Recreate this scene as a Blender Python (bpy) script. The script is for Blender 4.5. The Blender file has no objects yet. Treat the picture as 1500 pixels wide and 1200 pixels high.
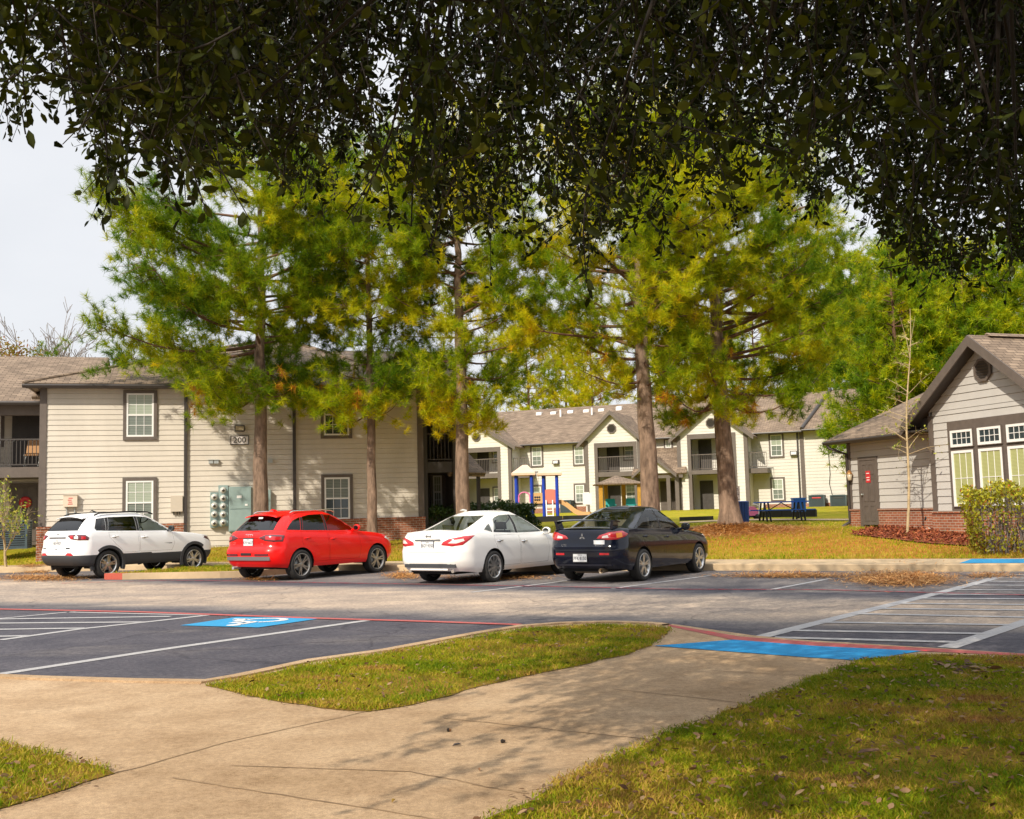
import bpy, bmesh, math, random
import numpy as np
from mathutils import Vector, Matrix
from mathutils.bvhtree import BVHTree
random.seed(7); RNG = np.random.default_rng(11)
SC = bpy.context.scene
COL = SC.collection
R = math.radians

# ------------------------------------------------------------------ camera
F = 1560.0; HC = 1.46
PITCH = math.atan(148/F); ROLL = .026
fw = np.array([0, math.cos(PITCH), math.sin(PITCH)])
_r0 = np.array([1., 0, 0]); _u0 = np.array([0, -math.sin(PITCH), math.cos(PITCH)])
rt = math.cos(ROLL)*_r0 - math.sin(ROLL)*_u0
up = math.cos(ROLL)*_u0 + math.sin(ROLL)*_r0
CAM = np.array([0, 0, HC])
cd = bpy.data.cameras.new('camera'); cam = bpy.data.objects.new('camera', cd); COL.objects.link(cam)
cd.sensor_width = 36; cd.lens = F/1500*36; cd.clip_start = .05; cd.clip_end = 3000
cam.matrix_world = Matrix(((rt[0], up[0], -fw[0], 0), (rt[1], up[1], -fw[1], 0), (rt[2], up[2], -fw[2], HC), (0, 0, 0, 1)))
SC.camera = cam

def ray(x, y): return fw + (x-750)/F*rt + (600-y)/F*up
def gz(x, y, z=0.):
    d = ray(x, y); return CAM + (z-HC)/d[2]*d
def gf(x, y, zf):
    "hit of a sight line with a height field"
    d = ray(x, y); d = d/d[1]; lo = 3.0; s = 3.0
    while s < 140:
        p = CAM + d*s
        if p[2] < zf(p[0], p[1]): break
        lo = s; s *= 1.02
    hi = s
    for _ in range(30):
        m = (lo+hi)/2; p = CAM + d*m
        if p[2] < zf(p[0], p[1]): hi = m
        else: lo = m
    return CAM + d*hi
def atd(x, y, dist):
    d = ray(x, y); return CAM + d/d[1]*dist
def sstep(t):
    t = min(1, max(0, t)); return t*t*(3-2*t)

# ------------------------------------------------------------------ heights
def lot(x, y): return .05*sstep((-x-4)/8)*sstep((y-18)/8)
KERB = [(-60, 42), (-30, 34), (-16, 31.2), (-10.2, 30.55), (-4.6, 28.35), (0, 25.85), (3, 24.85), (4.8, 24.05), (8.8, 21.75), (20, 18.0), (60, 5.5)]
def _poly_y(P, x):
    for (x0, y0), (x1, y1) in zip(P, P[1:]):
        if x <= x1: return y0 + (y1-y0)*(x-x0)/(x1-x0)
    return P[-1][1]
BACK = [(-60, 45), (-30, 36.5), (-16, 32.6), (-10.2, 32.0), (-7, 31.2), (-4.6, 30.3), (0, 28.2), (4.7, 26.2), (9.65, 23.75), (20, 20.2), (60, 7.7)]
def beyond(x, y): return (y-_poly_y(BACK, x))*.94
def terr(x, y):
    d = beyond(x, y); zs = .15 + lot(x, y-3)
    if d <= 0: return zs
    b = 1.6 + 4.2*sstep((x+10)/14); A = .42
    z = zs + A*(1-math.exp(-d/b)) + .0155*min(d, 42)
    tx, ty = PINE5
    r = math.hypot(x-tx, y-ty)
    z += .26*math.exp(-(r/1.25)**2)
    return z
PINE5 = (6.95, 34.6)

# ------------------------------------------------------------------ scene graph helpers
WL = {}
def tag(o, label=None, cat=None, group=None, kind=None):
    if label: o['label'] = label
    if cat: o['category'] = cat
    if group: o['group'] = group
    if kind: o['kind'] = kind
    return o
def empty(name, loc, label=None, cat=None, group=None, rz=0):
    o = bpy.data.objects.new(name, None); COL.objects.link(o); o.empty_display_size = .2
    o.location = tuple(float(v) for v in loc); o.rotation_euler = (0, 0, rz); WL[o.name] = np.array(loc, float)
    return tag(o, label, cat, group)
def sub(name, parent):
    o = bpy.data.objects.new(name, None); COL.objects.link(o); o.parent = parent
    if parent.name in WL: WL[o.name] = WL[parent.name]
    return o
def copy_tree(o, parent=None):
    c = o.copy(); COL.objects.link(c); c.parent = parent
    for ch in list(o.children): copy_tree(ch, c)
    return c

def link_mesh(name, me, parent=None, mats=()):
    o = bpy.data.objects.new(name, me); COL.objects.link(o)
    for m in mats: me.materials.append(m)
    if parent:
        o.parent = parent
        if parent.name in WL: WL[o.name] = WL[parent.name]
    return o

class MB:
    def __init__(s): s.v = []; s.f = []; s.m = []; s.sm = []
    def add(s, vs, fs, m=0, smooth=False):
        n = len(s.v); s.v += [tuple(map(float, p)) for p in vs]
        for f in fs: s.f.append(tuple(i+n for i in f)); s.m.append(m); s.sm.append(smooth)
        return s
    def quad(s, a, b, c, d, m=0): return s.add([a, b, c, d], [(0, 1, 2, 3)], m)
    def poly(s, pts, m=0): return s.add(pts, [tuple(range(len(pts)))], m)
    def boxp(s, o, ex, ey, ez, m=0):
        "box from corner o and three edge vectors"
        o = np.array(o, float); ex, ey, ez = (np.array(e, float) for e in (ex, ey, ez))
        P = [o, o+ex, o+ex+ey, o+ey, o+ez, o+ex+ez, o+ex+ey+ez, o+ey+ez]
        fs = [(0, 3, 2, 1), (4, 5, 6, 7), (0, 1, 5, 4), (1, 2, 6, 5), (2, 3, 7, 6), (3, 0, 4, 7)]
        if np.dot(np.cross(ex, ey), ez) < 0: fs = [f[::-1] for f in fs]
        return s.add(P, fs, m)
    def box(s, x0, x1, y0, y1, z0, z1, m=0): return s.boxp((x0, y0, z0), (x1-x0, 0, 0), (0, y1-y0, 0), (0, 0, z1-z0), m)
    def prism(s, pts, off, m=0):
        n = len(pts); off = np.array(off, float); pts = [np.array(p, float) for p in pts]
        nn = sum(np.cross(pts[i]-pts[0], pts[(i+1) % n]-pts[0]) for i in range(n))
        if np.dot(nn, off) < 0: pts = pts[::-1]
        P = pts + [p+off for p in pts]
        fs = [tuple(range(n))[::-1], tuple(range(n, 2*n))] + [(i, (i+1) % n, n+(i+1) % n, n+i) for i in range(n)]
        return s.add(P, fs, m)
    def tube(s, pts, rad, n=8, m=0, caps=True, smooth=True):
        pts = [np.array(p, float) for p in pts]
        if np.isscalar(rad): rad = [rad]*len(pts)
        V = []; Fs = []
        ref = np.array([0.13, .21, .97])
        for i, p in enumerate(pts):
            t = pts[min(i+1, len(pts)-1)] - pts[max(i-1, 0)]; t = t/(np.linalg.norm(t)+1e-9)
            a = np.cross(t, ref)
            if np.linalg.norm(a) < .15: a = np.cross(t, (1, 0, 0))
            a /= np.linalg.norm(a); b = np.cross(t, a)
            for k in range(n):
                an = 2*math.pi*k/n; V.append(p + rad[i]*(math.cos(an)*a + math.sin(an)*b))
        for i in range(len(pts)-1):
            for k in range(n):
                k2 = (k+1) % n; Fs.append((i*n+k, i*n+k2, (i+1)*n+k2, (i+1)*n+k))
        s.add(V, Fs, m, smooth)
        if caps:
            s.add(V[:n], [tuple(range(n))[::-1]], m); s.add(V[-n:], [tuple(range(n))], m)
        return s
    def lathe(s, prof, c, axis, n=24, m=0, smooth=True):
        "prof: (radius, height along axis)"
        c = np.array(c, float); ax = np.array(axis, float); ax /= np.linalg.norm(ax)
        a = np.cross(ax, (0, 0, 1.)) if abs(ax[2]) < .9 else np.cross(ax, (1., 0, 0)); a /= np.linalg.norm(a); b = np.cross(ax, a)
        V = []; Fs = []
        for r, h in prof:
            for k in range(n):
                an = 2*math.pi*k/n; V.append(c + ax*h + r*(math.cos(an)*a + math.sin(an)*b))
        for i in range(len(prof)-1):
            for k in range(n):
                k2 = (k+1) % n; Fs.append((i*n+k, i*n+k2, (i+1)*n+k2, (i+1)*n+k))
        return s.add(V, Fs, m, smooth)
    def build(s, name, mats, parent=None, world=True, uvs=True):
        if not isinstance(mats, (list, tuple)): mats = [mats]
        V = np.array(s.v, float).reshape(-1, 3)
        if parent is not None and world and parent.name in WL: V = V - WL[parent.name]
        me = bpy.data.meshes.new(name)
        me.from_pydata(V.tolist(), [], s.f)
        me.polygons.foreach_set('material_index', s.m); me.polygons.foreach_set('use_smooth', s.sm)
        # box-projected uv in metres
        if not uvs: me.update(); return link_mesh(name, me, parent, mats)
        uv = me.uv_layers.new(name='UVMap'); W = np.array(s.v, float)
        out = np.zeros((len(me.loops), 2)); k = 0
        for f in s.f:
            P = W[list(f)]; nn = np.zeros(3)
            for i in range(1, len(f)-1): nn += np.cross(P[i]-P[0], P[i+1]-P[0])
            l = np.linalg.norm(nn); nn = nn/l if l > 1e-12 else np.array([0, 0, 1.])
            if abs(nn[2]) > .97: out[k:k+len(f)] = P[:, :2]
            else:
                t = np.array([-nn[1], nn[0], 0]); t /= np.linalg.norm(t); b = np.cross(nn, t)
                out[k:k+len(f), 0] = P@t; out[k:k+len(f), 1] = P@b
            k += len(f)
        uv.data.foreach_set('uv', out.ravel())
        me.update()
        return link_mesh(name, me, parent, mats)

class Wall:
    "vertical plane frame: a along, z up, d outwards (towards the viewer side)"
    def __init__(s, O, deg):
        a = R(deg); s.O = np.array([O[0], O[1], 0.]); s.u = np.array([math.cos(a), math.sin(a), 0]); s.n = np.array([math.sin(a), -math.cos(a), 0]); s.deg = deg
    def p(s, a, z, d=0.): return s.O + a*s.u + d*s.n + np.array([0, 0, z])
    def px(s, x, y, d=0.):
        r = ray(x, y); t = ((s.O + d*s.n - CAM)@s.n)/(r@s.n); q = CAM + t*r - s.O; return q@s.u, q[2]
    def box(s, mb, a0, a1, z0, z1, d0, d1, m=0): return mb.boxp(s.p(a0, z0, d0), s.u*(a1-a0), s.n*(d1-d0), (0, 0, z1-z0), m)
    def ring(s, mb, a0, a1, z0, z1, w, d0, d1, m=0):
        s.box(mb, a0, a1, z1-w, z1, d0, d1, m); s.box(mb, a0, a1, z0, z0+w, d0, d1, m)
        s.box(mb, a0, a0+w, z0+w, z1-w, d0, d1, m); s.box(mb, a1-w, a1, z0+w, z1-w, d0, d1, m)
    def siding(s, mb, a0, a1, z0, z1, d=0., left=None, right=None, h=.165, lip=.017, holes=()):
        "lapped boards: every course leans out at its lower edge; left/right(z) clip it to a gable"
        L = left or (lambda z: a0); Rr = right or (lambda z: a1)
        z = z0
        while z < z1-1e-4:
            zt = min(z+h, z1); fr = (zt-z)/h
            segs = [(L(z), Rr(z))]; cut = False
            for (h0, h1, hz0, hz1) in holes:
                if hz0 < zt-.02 and hz1 > z+.02:
                    cut = True; new = []
                    for q0, q1 in segs:
                        if h1 <= q0 or h0 >= q1: new.append((q0, q1)); continue
                        if q0 < h0: new.append((q0, h0))
                        if q1 > h1: new.append((h1, q1))
                    segs = new
            for q0, q1 in segs:
                l1, r1 = (q0, q1) if cut else (L(zt), Rr(zt))
                if q1-q0 < .02: continue
                if r1 < l1: l1 = r1 = (l1+r1)/2
                gp = .008; A = s.p(q0, z+gp, d+lip); B = s.p(q1, z+gp, d+lip); Cc = s.p(r1, zt, d+lip*(1-fr)); D = s.p(l1, zt, d+lip*(1-fr))
                mb.quad(A, B, Cc, D); I0, I1, I2, I3 = s.p(q0, z+gp, d-.03), s.p(q1, z+gp, d-.03), s.p(q1, z, d-.03), s.p(q0, z, d-.03); mb.quad(I0, I1, B, A); mb.quad(I3, I2, I1, I0); mb.quad(s.p(q0, z, d), s.p(q1, z, d), I2, I3)
            z = zt

# ------------------------------------------------------------------ materials
MATS = {}
def nt(m):
    m.use_nodes = True; return m.node_tree
def mat(name, col, rough=.7, var=.0, scale=3., bump=0., bscale=30., metal=0., spec=.5, coat=0., detail=4, col2=None, stretch=(1, 1, 1), emit=None):
    if name in MATS: return MATS[name]
    m = bpy.data.materials.new(name); t = nt(m); N = t.nodes; L = t.links; b = N['Principled BSDF']
    b.inputs['Roughness'].default_value = rough; b.inputs['Metallic'].default_value = metal
    b.inputs['Specular IOR Level'].default_value = spec; b.inputs['Coat Weight'].default_value = coat
    b.inputs['Coat Roughness'].default_value = .04
    b.inputs['Base Color'].default_value = (*col, 1)
    if var or bump or col2:
        tc = N.new('ShaderNodeTexCoord'); mp = N.new('ShaderNodeMapping'); mp.inputs['Scale'].default_value = stretch
        L.new(tc.outputs['Object'], mp.inputs[0])
    if var or col2:
        n = N.new('ShaderNodeTexNoise'); n.inputs['Scale'].default_value = scale; n.inputs['Detail'].default_value = detail; n.inputs['Roughness'].default_value = .65
        L.new(mp.outputs[0], n.inputs['Vector'])
        rp = N.new('ShaderNodeValToRGB'); c2 = col2 or tuple(min(1, c*(1+var)) for c in col); c1 = col if col2 else tuple(c*(1-var) for c in col)
        rp.color_ramp.elements[0].position = .32; rp.color_ramp.elements[1].position = .68
        rp.color_ramp.elements[0].color = (*c1, 1); rp.color_ramp.elements[1].color = (*c2, 1)
        L.new(n.outputs['Fac'], rp.inputs[0]); L.new(rp.outputs[0], b.inputs['Base Color'])
    if bump:
        n2 = N.new('ShaderNodeTexNoise'); n2.inputs['Scale'].default_value = bscale; n2.inputs['Detail'].default_value = 6
        L.new(mp.outputs[0], n2.inputs['Vector'])
        bp = N.new('ShaderNodeBump'); bp.inputs['Strength'].default_value = bump; bp.inputs['Distance'].default_value = .02
        L.new(n2.outputs['Fac'], bp.inputs['Height']); L.new(bp.outputs[0], b.inputs['Normal'])
    if emit: b.inputs['Emission Color'].default_value = (*emit, 1); b.inputs['Emission Strength'].default_value = 1
    MATS[name] = m; return m
def brickmat(name, c1, c2, mortar, bw, bh, ms=.01, rough=.85, noise=.25, bump=.3, offset=.5, squash=1.):
    m = bpy.data.materials.new(name); t = nt(m); N = t.nodes; L = t.links; b = N['Principled BSDF']; b.inputs['Roughness'].default_value = rough
    b.inputs['Specular IOR Level'].default_value = .25
    uv = N.new('ShaderNodeUVMap'); br = N.new('ShaderNodeTexBrick'); br.offset = offset
    L.new(uv.outputs[0], br.inputs['Vector'])
    br.inputs['Color1'].default_value = (*c1, 1); br.inputs['Color2'].default_value = (*c2, 1); br.inputs['Mortar'].default_value = (*mortar, 1)
    br.inputs['Scale'].default_value = 1; br.inputs['Brick Width'].default_value = bw; br.inputs['Row Height'].default_value = bh
    br.inputs['Mortar Size'].default_value = ms; br.inputs['Mortar Smooth'].default_value = .2
    n = N.new('ShaderNodeTexNoise'); n.inputs['Scale'].default_value = 1.3; n.inputs['Detail'].default_value = 8; n.inputs['Roughness'].default_value = .7
    L.new(uv.outputs[0], n.inputs['Vector'])
    mx = N.new('ShaderNodeMix'); mx.data_type = 'RGBA'; mx.blend_type = 'MULTIPLY'; mx.inputs[0].default_value = 1
    rp = N.new('ShaderNodeValToRGB'); rp.color_ramp.elements[0].position = .3; rp.color_ramp.elements[1].position = .7
    rp.color_ramp.elements[0].color = (1-noise,)*3+(1,); rp.color_ramp.elements[1].color = (1+noise*.4,)*3+(1,)
    L.new(n.outputs['Fac'], rp.inputs[0]); L.new(br.outputs['Color'], mx.inputs[6]); L.new(rp.outputs[0], mx.inputs[7]); L.new(mx.outputs[2], b.inputs['Base Color'])
    bp = N.new('ShaderNodeBump'); bp.inputs['Strength'].default_value = bump; bp.inputs['Distance'].default_value = .01; bp.invert = True
    L.new(br.outputs['Fac'], bp.inputs['Height']); L.new(bp.outputs[0], b.inputs['Normal'])
    MATS[name] = m; return m
def leafmat(name, stops, rough=.5, trans=.35, attr='tint', spec=.4):
    "leaf material: colour read from a per-leaf value"
    m = bpy.data.materials.new(name); t = nt(m); N = t.nodes; L = t.links; b = N['Principled BSDF']; out = N['Material Output']
    a = N.new('ShaderNodeAttribute'); a.attribute_name = attr; rp = N.new('ShaderNodeValToRGB'); cr = rp.color_ramp
    while len(cr.elements) < len(stops): cr.elements.new(.5)
    for e, (p, c) in zip(cr.elements, stops): e.position = p; e.color = (*c, 1)
    L.new(a.outputs['Fac'], rp.inputs[0]); L.new(rp.outputs[0], b.inputs['Base Color'])
    b.inputs['Roughness'].default_value = rough; b.inputs['Specular IOR Level'].default_value = spec
    if trans:
        tr = N.new('ShaderNodeBsdfTranslucent'); L.new(rp.outputs[0], tr.inputs['Color']); mx = N.new('ShaderNodeMixShader'); mx.inputs[0].default_value = trans
        L.new(b.outputs[0], mx.inputs[1]); L.new(tr.outputs[0], mx.inputs[2]); L.new(mx.outputs[0], out.inputs['Surface'])
    MATS[name] = m; return m
def glassmat(name, tint, mixv):
    m = bpy.data.materials.new(name); t = nt(m); N = t.nodes; L = t.links; out = N['Material Output']; N.remove(N['Principled BSDF'])
    tr = N.new('ShaderNodeBsdfTransparent'); tr.inputs[0].default_value = (*tint, 1); gl = N.new('ShaderNodeBsdfGlossy'); gl.inputs['Roughness'].default_value = .02
    fr = N.new('ShaderNodeFresnel'); fr.inputs[0].default_value = 1.5; ma = N.new('ShaderNodeMath'); ma.operation = 'MULTIPLY_ADD'; ma.inputs[1].default_value = 1.0; ma.inputs[2].default_value = mixv
    mx = N.new('ShaderNodeMixShader'); L.new(fr.outputs[0], ma.inputs[0]); L.new(ma.outputs[0], mx.inputs[0]); L.new(tr.outputs[0], mx.inputs[1]); L.new(gl.outputs[0], mx.inputs[2]); L.new(mx.outputs[0], out.inputs['Surface'])
    MATS[name] = m; return m
def tri_mesh(name, V, Fc, tint, mats, parent=None, smooth=False, world=True, mi=None):
    "fast mesh from arrays; Fc (n,k); tint per face"
    if parent is not None and world and parent.name in WL: V = V - WL[parent.name]
    me = bpy.data.meshes.new(name); n, k = Fc.shape
    me.vertices.add(len(V)); me.vertices.foreach_set('co', V.astype(np.float32).ravel())
    me.loops.add(n*k); me.loops.foreach_set('vertex_index', Fc.astype(np.int32).ravel())
    me.polygons.add(n); me.polygons.foreach_set('loop_start', (np.arange(n)*k).astype(np.int32))
    me.update(calc_edges=True)
    if tint is not None:
        at = me.attributes.new('tint', 'FLOAT', 'FACE'); at.data.foreach_set('value', tint.astype(np.float32))
    if mi is not None: me.polygons.foreach_set('material_index', mi.astype(np.int32))
    if smooth: me.polygons.foreach_set('use_smooth', np.ones(n, bool))
    me.update()
    return link_mesh(name, me, parent, mats)

M_CREAM = mat('cream_siding', (.60, .555, .485), .8, .08, 1.1, .15, 60, spec=.2, stretch=(1, 1, .35), detail=7)
M_CREAM2 = mat('pale_cream_siding', (.62, .595, .545), .8, .06, 1.1, .15, 60, spec=.2, stretch=(1, 1, .35), detail=7)
M_GREY = mat('pale_grey_siding', (.47, .455, .435), .75, .07, 1.2, .15, 60, spec=.25, stretch=(1, 1, .35), detail=7)  # grey darkened so the colour holds some of the shade on the clubhouse walls
M_TRIM = mat('brown_trim', (.115, .093, .08), .6, .12, 5)
M_DARK = mat('dark_brown_paint', (.05, .043, .04), .6, .15, 4)
M_GUT = mat('dark_gutter', (.045, .037, .034), .4)
M_WHITE = mat('white_vinyl', (.78, .78, .77), .45)
M_ROOF = brickmat('tan_shingles', (.31, .23, .165), (.185, .135, .097), (.08, .06, .045), .33, .145, .012, noise=.35, bump=.5)
M_BRICK = brickmat('red_brick', (.36, .125, .062), (.26, .085, .045), (.40, .33, .27), .21, .075, .009, noise=.25)
def blindmat(name, c, dark, period=.05):
    m = bpy.data.materials.new(name); t = nt(m); N = t.nodes; L = t.links; b = N['Principled BSDF']; b.inputs['Roughness'].default_value = .12
    b.inputs['Specular IOR Level'].default_value = .6
    uv = N.new('ShaderNodeUVMap'); w = N.new('ShaderNodeTexWave'); w.bands_direction = 'Y'; w.inputs['Scale'].default_value = .314/period
    w.inputs['Distortion'].default_value = .3
    L.new(uv.outputs[0], w.inputs['Vector']); rp = N.new('ShaderNodeValToRGB'); rp.color_ramp.elements[0].color = (*dark, 1); rp.color_ramp.elements[1].color = (*c, 1)
    rp.color_ramp.elements[1].position = .4
    L.new(w.outputs['Fac'], rp.inputs[0]); L.new(rp.outputs[0], b.inputs['Base Color'])
    MATS[name] = m; return m
M_BLIND = blindmat('window_with_blinds', (.38, .43, .35), (.22, .26, .20), .05)
M_BLIND2 = blindmat('window_with_half_shut_blinds', (.20, .23, .20), (.08, .10, .09), .05)
M_YBLIND = blindmat('window_with_yellow_blinds', (.42, .44, .20), (.26, .28, .12), .035)
M_PANE = mat('dark_window_glass', (.035, .05, .055), .06, spec=.8)
M_METAL = mat('galvanised_metal', (.42, .45, .45), .45, .1, 6, metal=.3)
M_BOX = mat('grey_green_cabinet', (.25, .34, .33), .5, .08, 3)
M_BLACK = mat('black_plastic', (.012, .012, .013), .5)
M_ACU = mat('dark_blue_grey_metal', (.055, .085, .10), .45, .1, 5)
M_RED = mat('red_paint', (.55, .03, .035), .55, .15, 8)
M_CONC = mat('far_concrete', (.50, .375, .235), .9, .2, 1.2, .2, 60, spec=.15, detail=8)
# ================================================================== SETTING
def structure(o): o['kind'] = 'structure'; return o
def posmat(name):
    m = bpy.data.materials.new(name); t = nt(m); N = t.nodes; L = t.links; b = N['Principled BSDF']
    g = N.new('ShaderNodeNewGeometry'); MATS[name] = m
    return m, N, L, b, g
def noise(N, L, vec, scale, detail=5, rough=.6, stretch=None):
    n = N.new('ShaderNodeTexNoise'); n.inputs['Scale'].default_value = scale; n.inputs['Detail'].default_value = detail; n.inputs['Roughness'].default_value = rough
    if stretch:
        mp = N.new('ShaderNodeMapping'); mp.inputs['Scale'].default_value = stretch[0]; mp.inputs['Rotation'].default_value = (0, 0, stretch[1]); L.new(vec, mp.inputs[0]); vec = mp.outputs[0]
    L.new(vec, n.inputs['Vector']); return n.outputs['Fac']
def ramp(N, L, fac, stops):
    rp = N.new('ShaderNodeValToRGB'); cr = rp.color_ramp
    while len(cr.elements) < len(stops): cr.elements.new(.5)
    for e, (p, c) in zip(cr.elements, stops): e.position = p; e.color = (*c, 1) if len(c) == 3 else c
    L.new(fac, rp.inputs[0]); return rp.outputs[0]
def mix(N, L, fac, a, b, mode='MIX'):
    mx = N.new('ShaderNodeMix'); mx.data_type = 'RGBA'; mx.blend_type = mode
    for sck, v in ((mx.inputs[0], fac), (mx.inputs[6], a), (mx.inputs[7], b)):
        if hasattr(v, 'links'): L.new(v, sck)
        else: sck.default_value = v if isinstance(v, float) else (*v, 1)
    return mx.outputs[2]
def bumpn(N, L, b, h, strength, dist=.01):
    bp = N.new('ShaderNodeBump'); bp.inputs['Strength'].default_value = strength; bp.inputs['Distance'].default_value = dist; L.new(h, bp.inputs['Height']); L.new(bp.outputs[0], b.inputs['Normal'])

# asphalt: dark sealed bays, a paler worn lane between the two fire-lane lines
m, N, L, b, g = posmat('asphalt'); P = g.outputs['Position']
at = N.new('ShaderNodeAttribute'); at.attribute_name = 'lane'
big = noise(N, L, P, .35, 4, .6, ((1, 2.6, 1), R(24)))
md = N.new('ShaderNodeMath'); md.operation = 'MULTIPLY_ADD'; md.inputs[1].default_value = 1.1; L.new(at.outputs['Fac'], md.inputs[0])
sc_ = N.new('ShaderNodeMath'); sc_.operation = 'MULTIPLY_ADD'; sc_.inputs[1].default_value = .9; sc_.inputs[2].default_value = -.48; L.new(big, sc_.inputs[0]); L.new(sc_.outputs[0], md.inputs[2])
lane = ramp(N, L, md.outputs[0], [(.08, (.076, .076, .094)), (.4, (.18, .168, .165)), (.92, (.42, .345, .275))])
fine = noise(N, L, P, 90, 3, .7); vor = N.new('ShaderNodeTexVoronoi'); vor.inputs['Scale'].default_value = 70; L.new(P, vor.inputs['Vector'])
spk = ramp(N, L, fine, [(.3, (.72, .72, .74)), (.7, (1.3, 1.28, 1.25))])
pt = mix(N, L, 1., ramp(N, L, noise(N, L, P, 1.3, 8, .74), [(.36, (.80, .80, .82)), (.5, (.99, .98, .97)), (.66, (1.28, 1.24, 1.18))]), ramp(N, L, noise(N, L, P, 17, 4, .75, ((1, 1.6, 1), R(30))), [(.33, (.62, .62, .66)), (.67, (1.5, 1.44, 1.34))]), 'MULTIPLY')
c = mix(N, L, 1., mix(N, L, 1., lane, spk, 'MULTIPLY'), pt, 'MULTIPLY')
ve = N.new('ShaderNodeTexVoronoi'); ve.feature = 'DISTANCE_TO_EDGE'; ve.inputs['Scale'].default_value = .30
wv = N.new('ShaderNodeVectorMath'); wv.operation = 'MULTIPLY_ADD'; nv_ = N.new('ShaderNodeTexNoise'); nv_.inputs['Scale'].default_value = 1.1; nv_.inputs['Detail'].default_value = 8; L.new(P, nv_.inputs['Vector']); wv.inputs[1].default_value = (1.3, 1.3, 0); L.new(nv_.outputs['Color'], wv.inputs[0]); L.new(P, wv.inputs[2]); L.new(wv.outputs[0], ve.inputs['Vector'])
c = mix(N, L, 1., c, ramp(N, L, ve.outputs['Distance'], [(.0, (.66, .66, .68)), (.008, (1, 1, 1))]), 'MULTIPLY')
c = mix(N, L, 1., c, ramp(N, L, noise(N, L, P, .55, 3, .5), [(.66, (1, 1, 1)), (.74, (.66, .66, .68))]), 'MULTIPLY'); L.new(c, b.inputs['Base Color']); b.inputs['Roughness'].default_value = .88; b.inputs['Specular IOR Level'].default_value = .15
bumpn(N, L, b, vor.outputs['Distance'], .35, .008)
M_ASPH = m
# concrete of the near walk
m, N, L, b, g = posmat('walk_concrete'); P = g.outputs['Position']
c0 = ramp(N, L, noise(N, L, P, .8, 8, .68), [(.3, (.37, .255, .15)), (.5, (.47, .335, .21)), (.72, (.55, .41, .27))])
sp = ramp(N, L, noise(N, L, P, 160, 2, .6), [(.32, (.74, .72, .7)), (.5, (1, 1, 1)), (.7, (1.25, 1.22, 1.18))])
st = mix(N, L, 1., ramp(N, L, noise(N, L, P, 2.3, 7, .78), [(.45, (1, 1, 1)), (.70, (.74, .70, .66))]), ramp(N, L, noise(N, L, P, 34, 5, .8), [(.34, (.74, .72, .70)), (.52, (1, 1, 1)), (.68, (1.22, 1.2, 1.16))]), 'MULTIPLY')
c = mix(N, L, 1., mix(N, L, 1., c0, sp, 'MULTIPLY'), st, 'MULTIPLY'); L.new(c, b.inputs['Base Color']); b.inputs['Roughness'].default_value = .9; b.inputs['Specular IOR Level'].default_value = .12
bumpn(N, L, b, noise(N, L, P, 120, 4, .7), .35, .006)
M_WALK = m
# lawn soil and turf under the blades
m, N, L, b, g = posmat('turf'); P = g.outputs['Position']
c0 = ramp(N, L, noise(N, L, P, 1.1, 8, .7), [(.3, (.16, .17, .008)), (.46, (.26, .22, .015)), (.58, (.36, .23, .04)), (.72, (.22, .115, .035))])
c1 = mix(N, L, .8, c0, ramp(N, L, noise(N, L, P, 40, 4, .75), [(.3, (.45, .45, .4)), (.7, (1.45, 1.4, 1.3))]), 'MULTIPLY')
L.new(c1, b.inputs['Base Color']); b.inputs['Roughness'].default_value = .95; b.inputs['Specular IOR Level'].default_value = .1
bumpn(N, L, b, noise(N, L, P, 60, 5, .8), .8, .03)
M_TURF = m
# far lawn: yellow-green winter grass under fallen pine needles
m, N, L, b, g = posmat('far_lawn'); P = g.outputs['Position']
at = N.new('ShaderNodeAttribute'); at.attribute_name = 'needles'
grass = ramp(N, L, noise(N, L, P, .9, 8, .7), [(.3, (.19, .215, .012)), (.5, (.34, .31, .02)), (.68, (.46, .32, .05))])
need = ramp(N, L, noise(N, L, P, 3.0, 8, .75), [(.3, (.24, .09, .018)), (.55, (.47, .19, .04)), (.72, (.54, .29, .08))])
ad = N.new('ShaderNodeMath'); ad.operation = 'MULTIPLY_ADD'; ad.inputs[1].default_value = 1.0; L.new(at.outputs['Fac'], ad.inputs[0])
sb = N.new('ShaderNodeMath'); sb.operation = 'MULTIPLY_ADD'; sb.inputs[1].default_value = 2.4; sb.inputs[2].default_value = -1.2; L.new(noise(N, L, P, .8, 9, .72, ((1, 1.8, 1), R(20))), sb.inputs[0]); L.new(sb.outputs[0], ad.inputs[2]); ad.use_clamp = True
c = mix(N, L, ad.outputs[0], grass, need); c = mix(N, L, .8, c, ramp(N, L, noise(N, L, P, 14, 6, .75), [(.3, (.62, .6, .55)), (.7, (1.3, 1.28, 1.2))]), 'MULTIPLY')
L.new(c, b.inputs['Base Color']); b.inputs['Roughness'].default_value = .95; b.inputs['Specular IOR Level'].default_value = .1
bumpn(N, L, b, noise(N, L, P, 25, 6, .8), .9, .04)
M_LAWN = m
def paint(name, col, wear, col2):
    m, N, L, b, g = posmat(name); P = g.outputs['Position']
    c = mix(N, L, ramp(N, L, noise(N, L, P, 7, 8, .78), [(wear, (1, 1, 1)), (wear+.12, (0, 0, 0))]), col2, col)
    c = mix(N, L, .7, c, ramp(N, L, noise(N, L, P, 50, 4, .7), [(.3, (.75, .75, .75)), (.7, (1.15, 1.15, 1.15))]), 'MULTIPLY')
    L.new(c, b.inputs['Base Color']); b.inputs['Roughness'].default_value = .85; b.inputs['Specular IOR Level'].default_value = .15
    return m
M_PW = paint('white_road_paint', (.88, .87, .86), .30, (.40, .39, .39))
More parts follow.
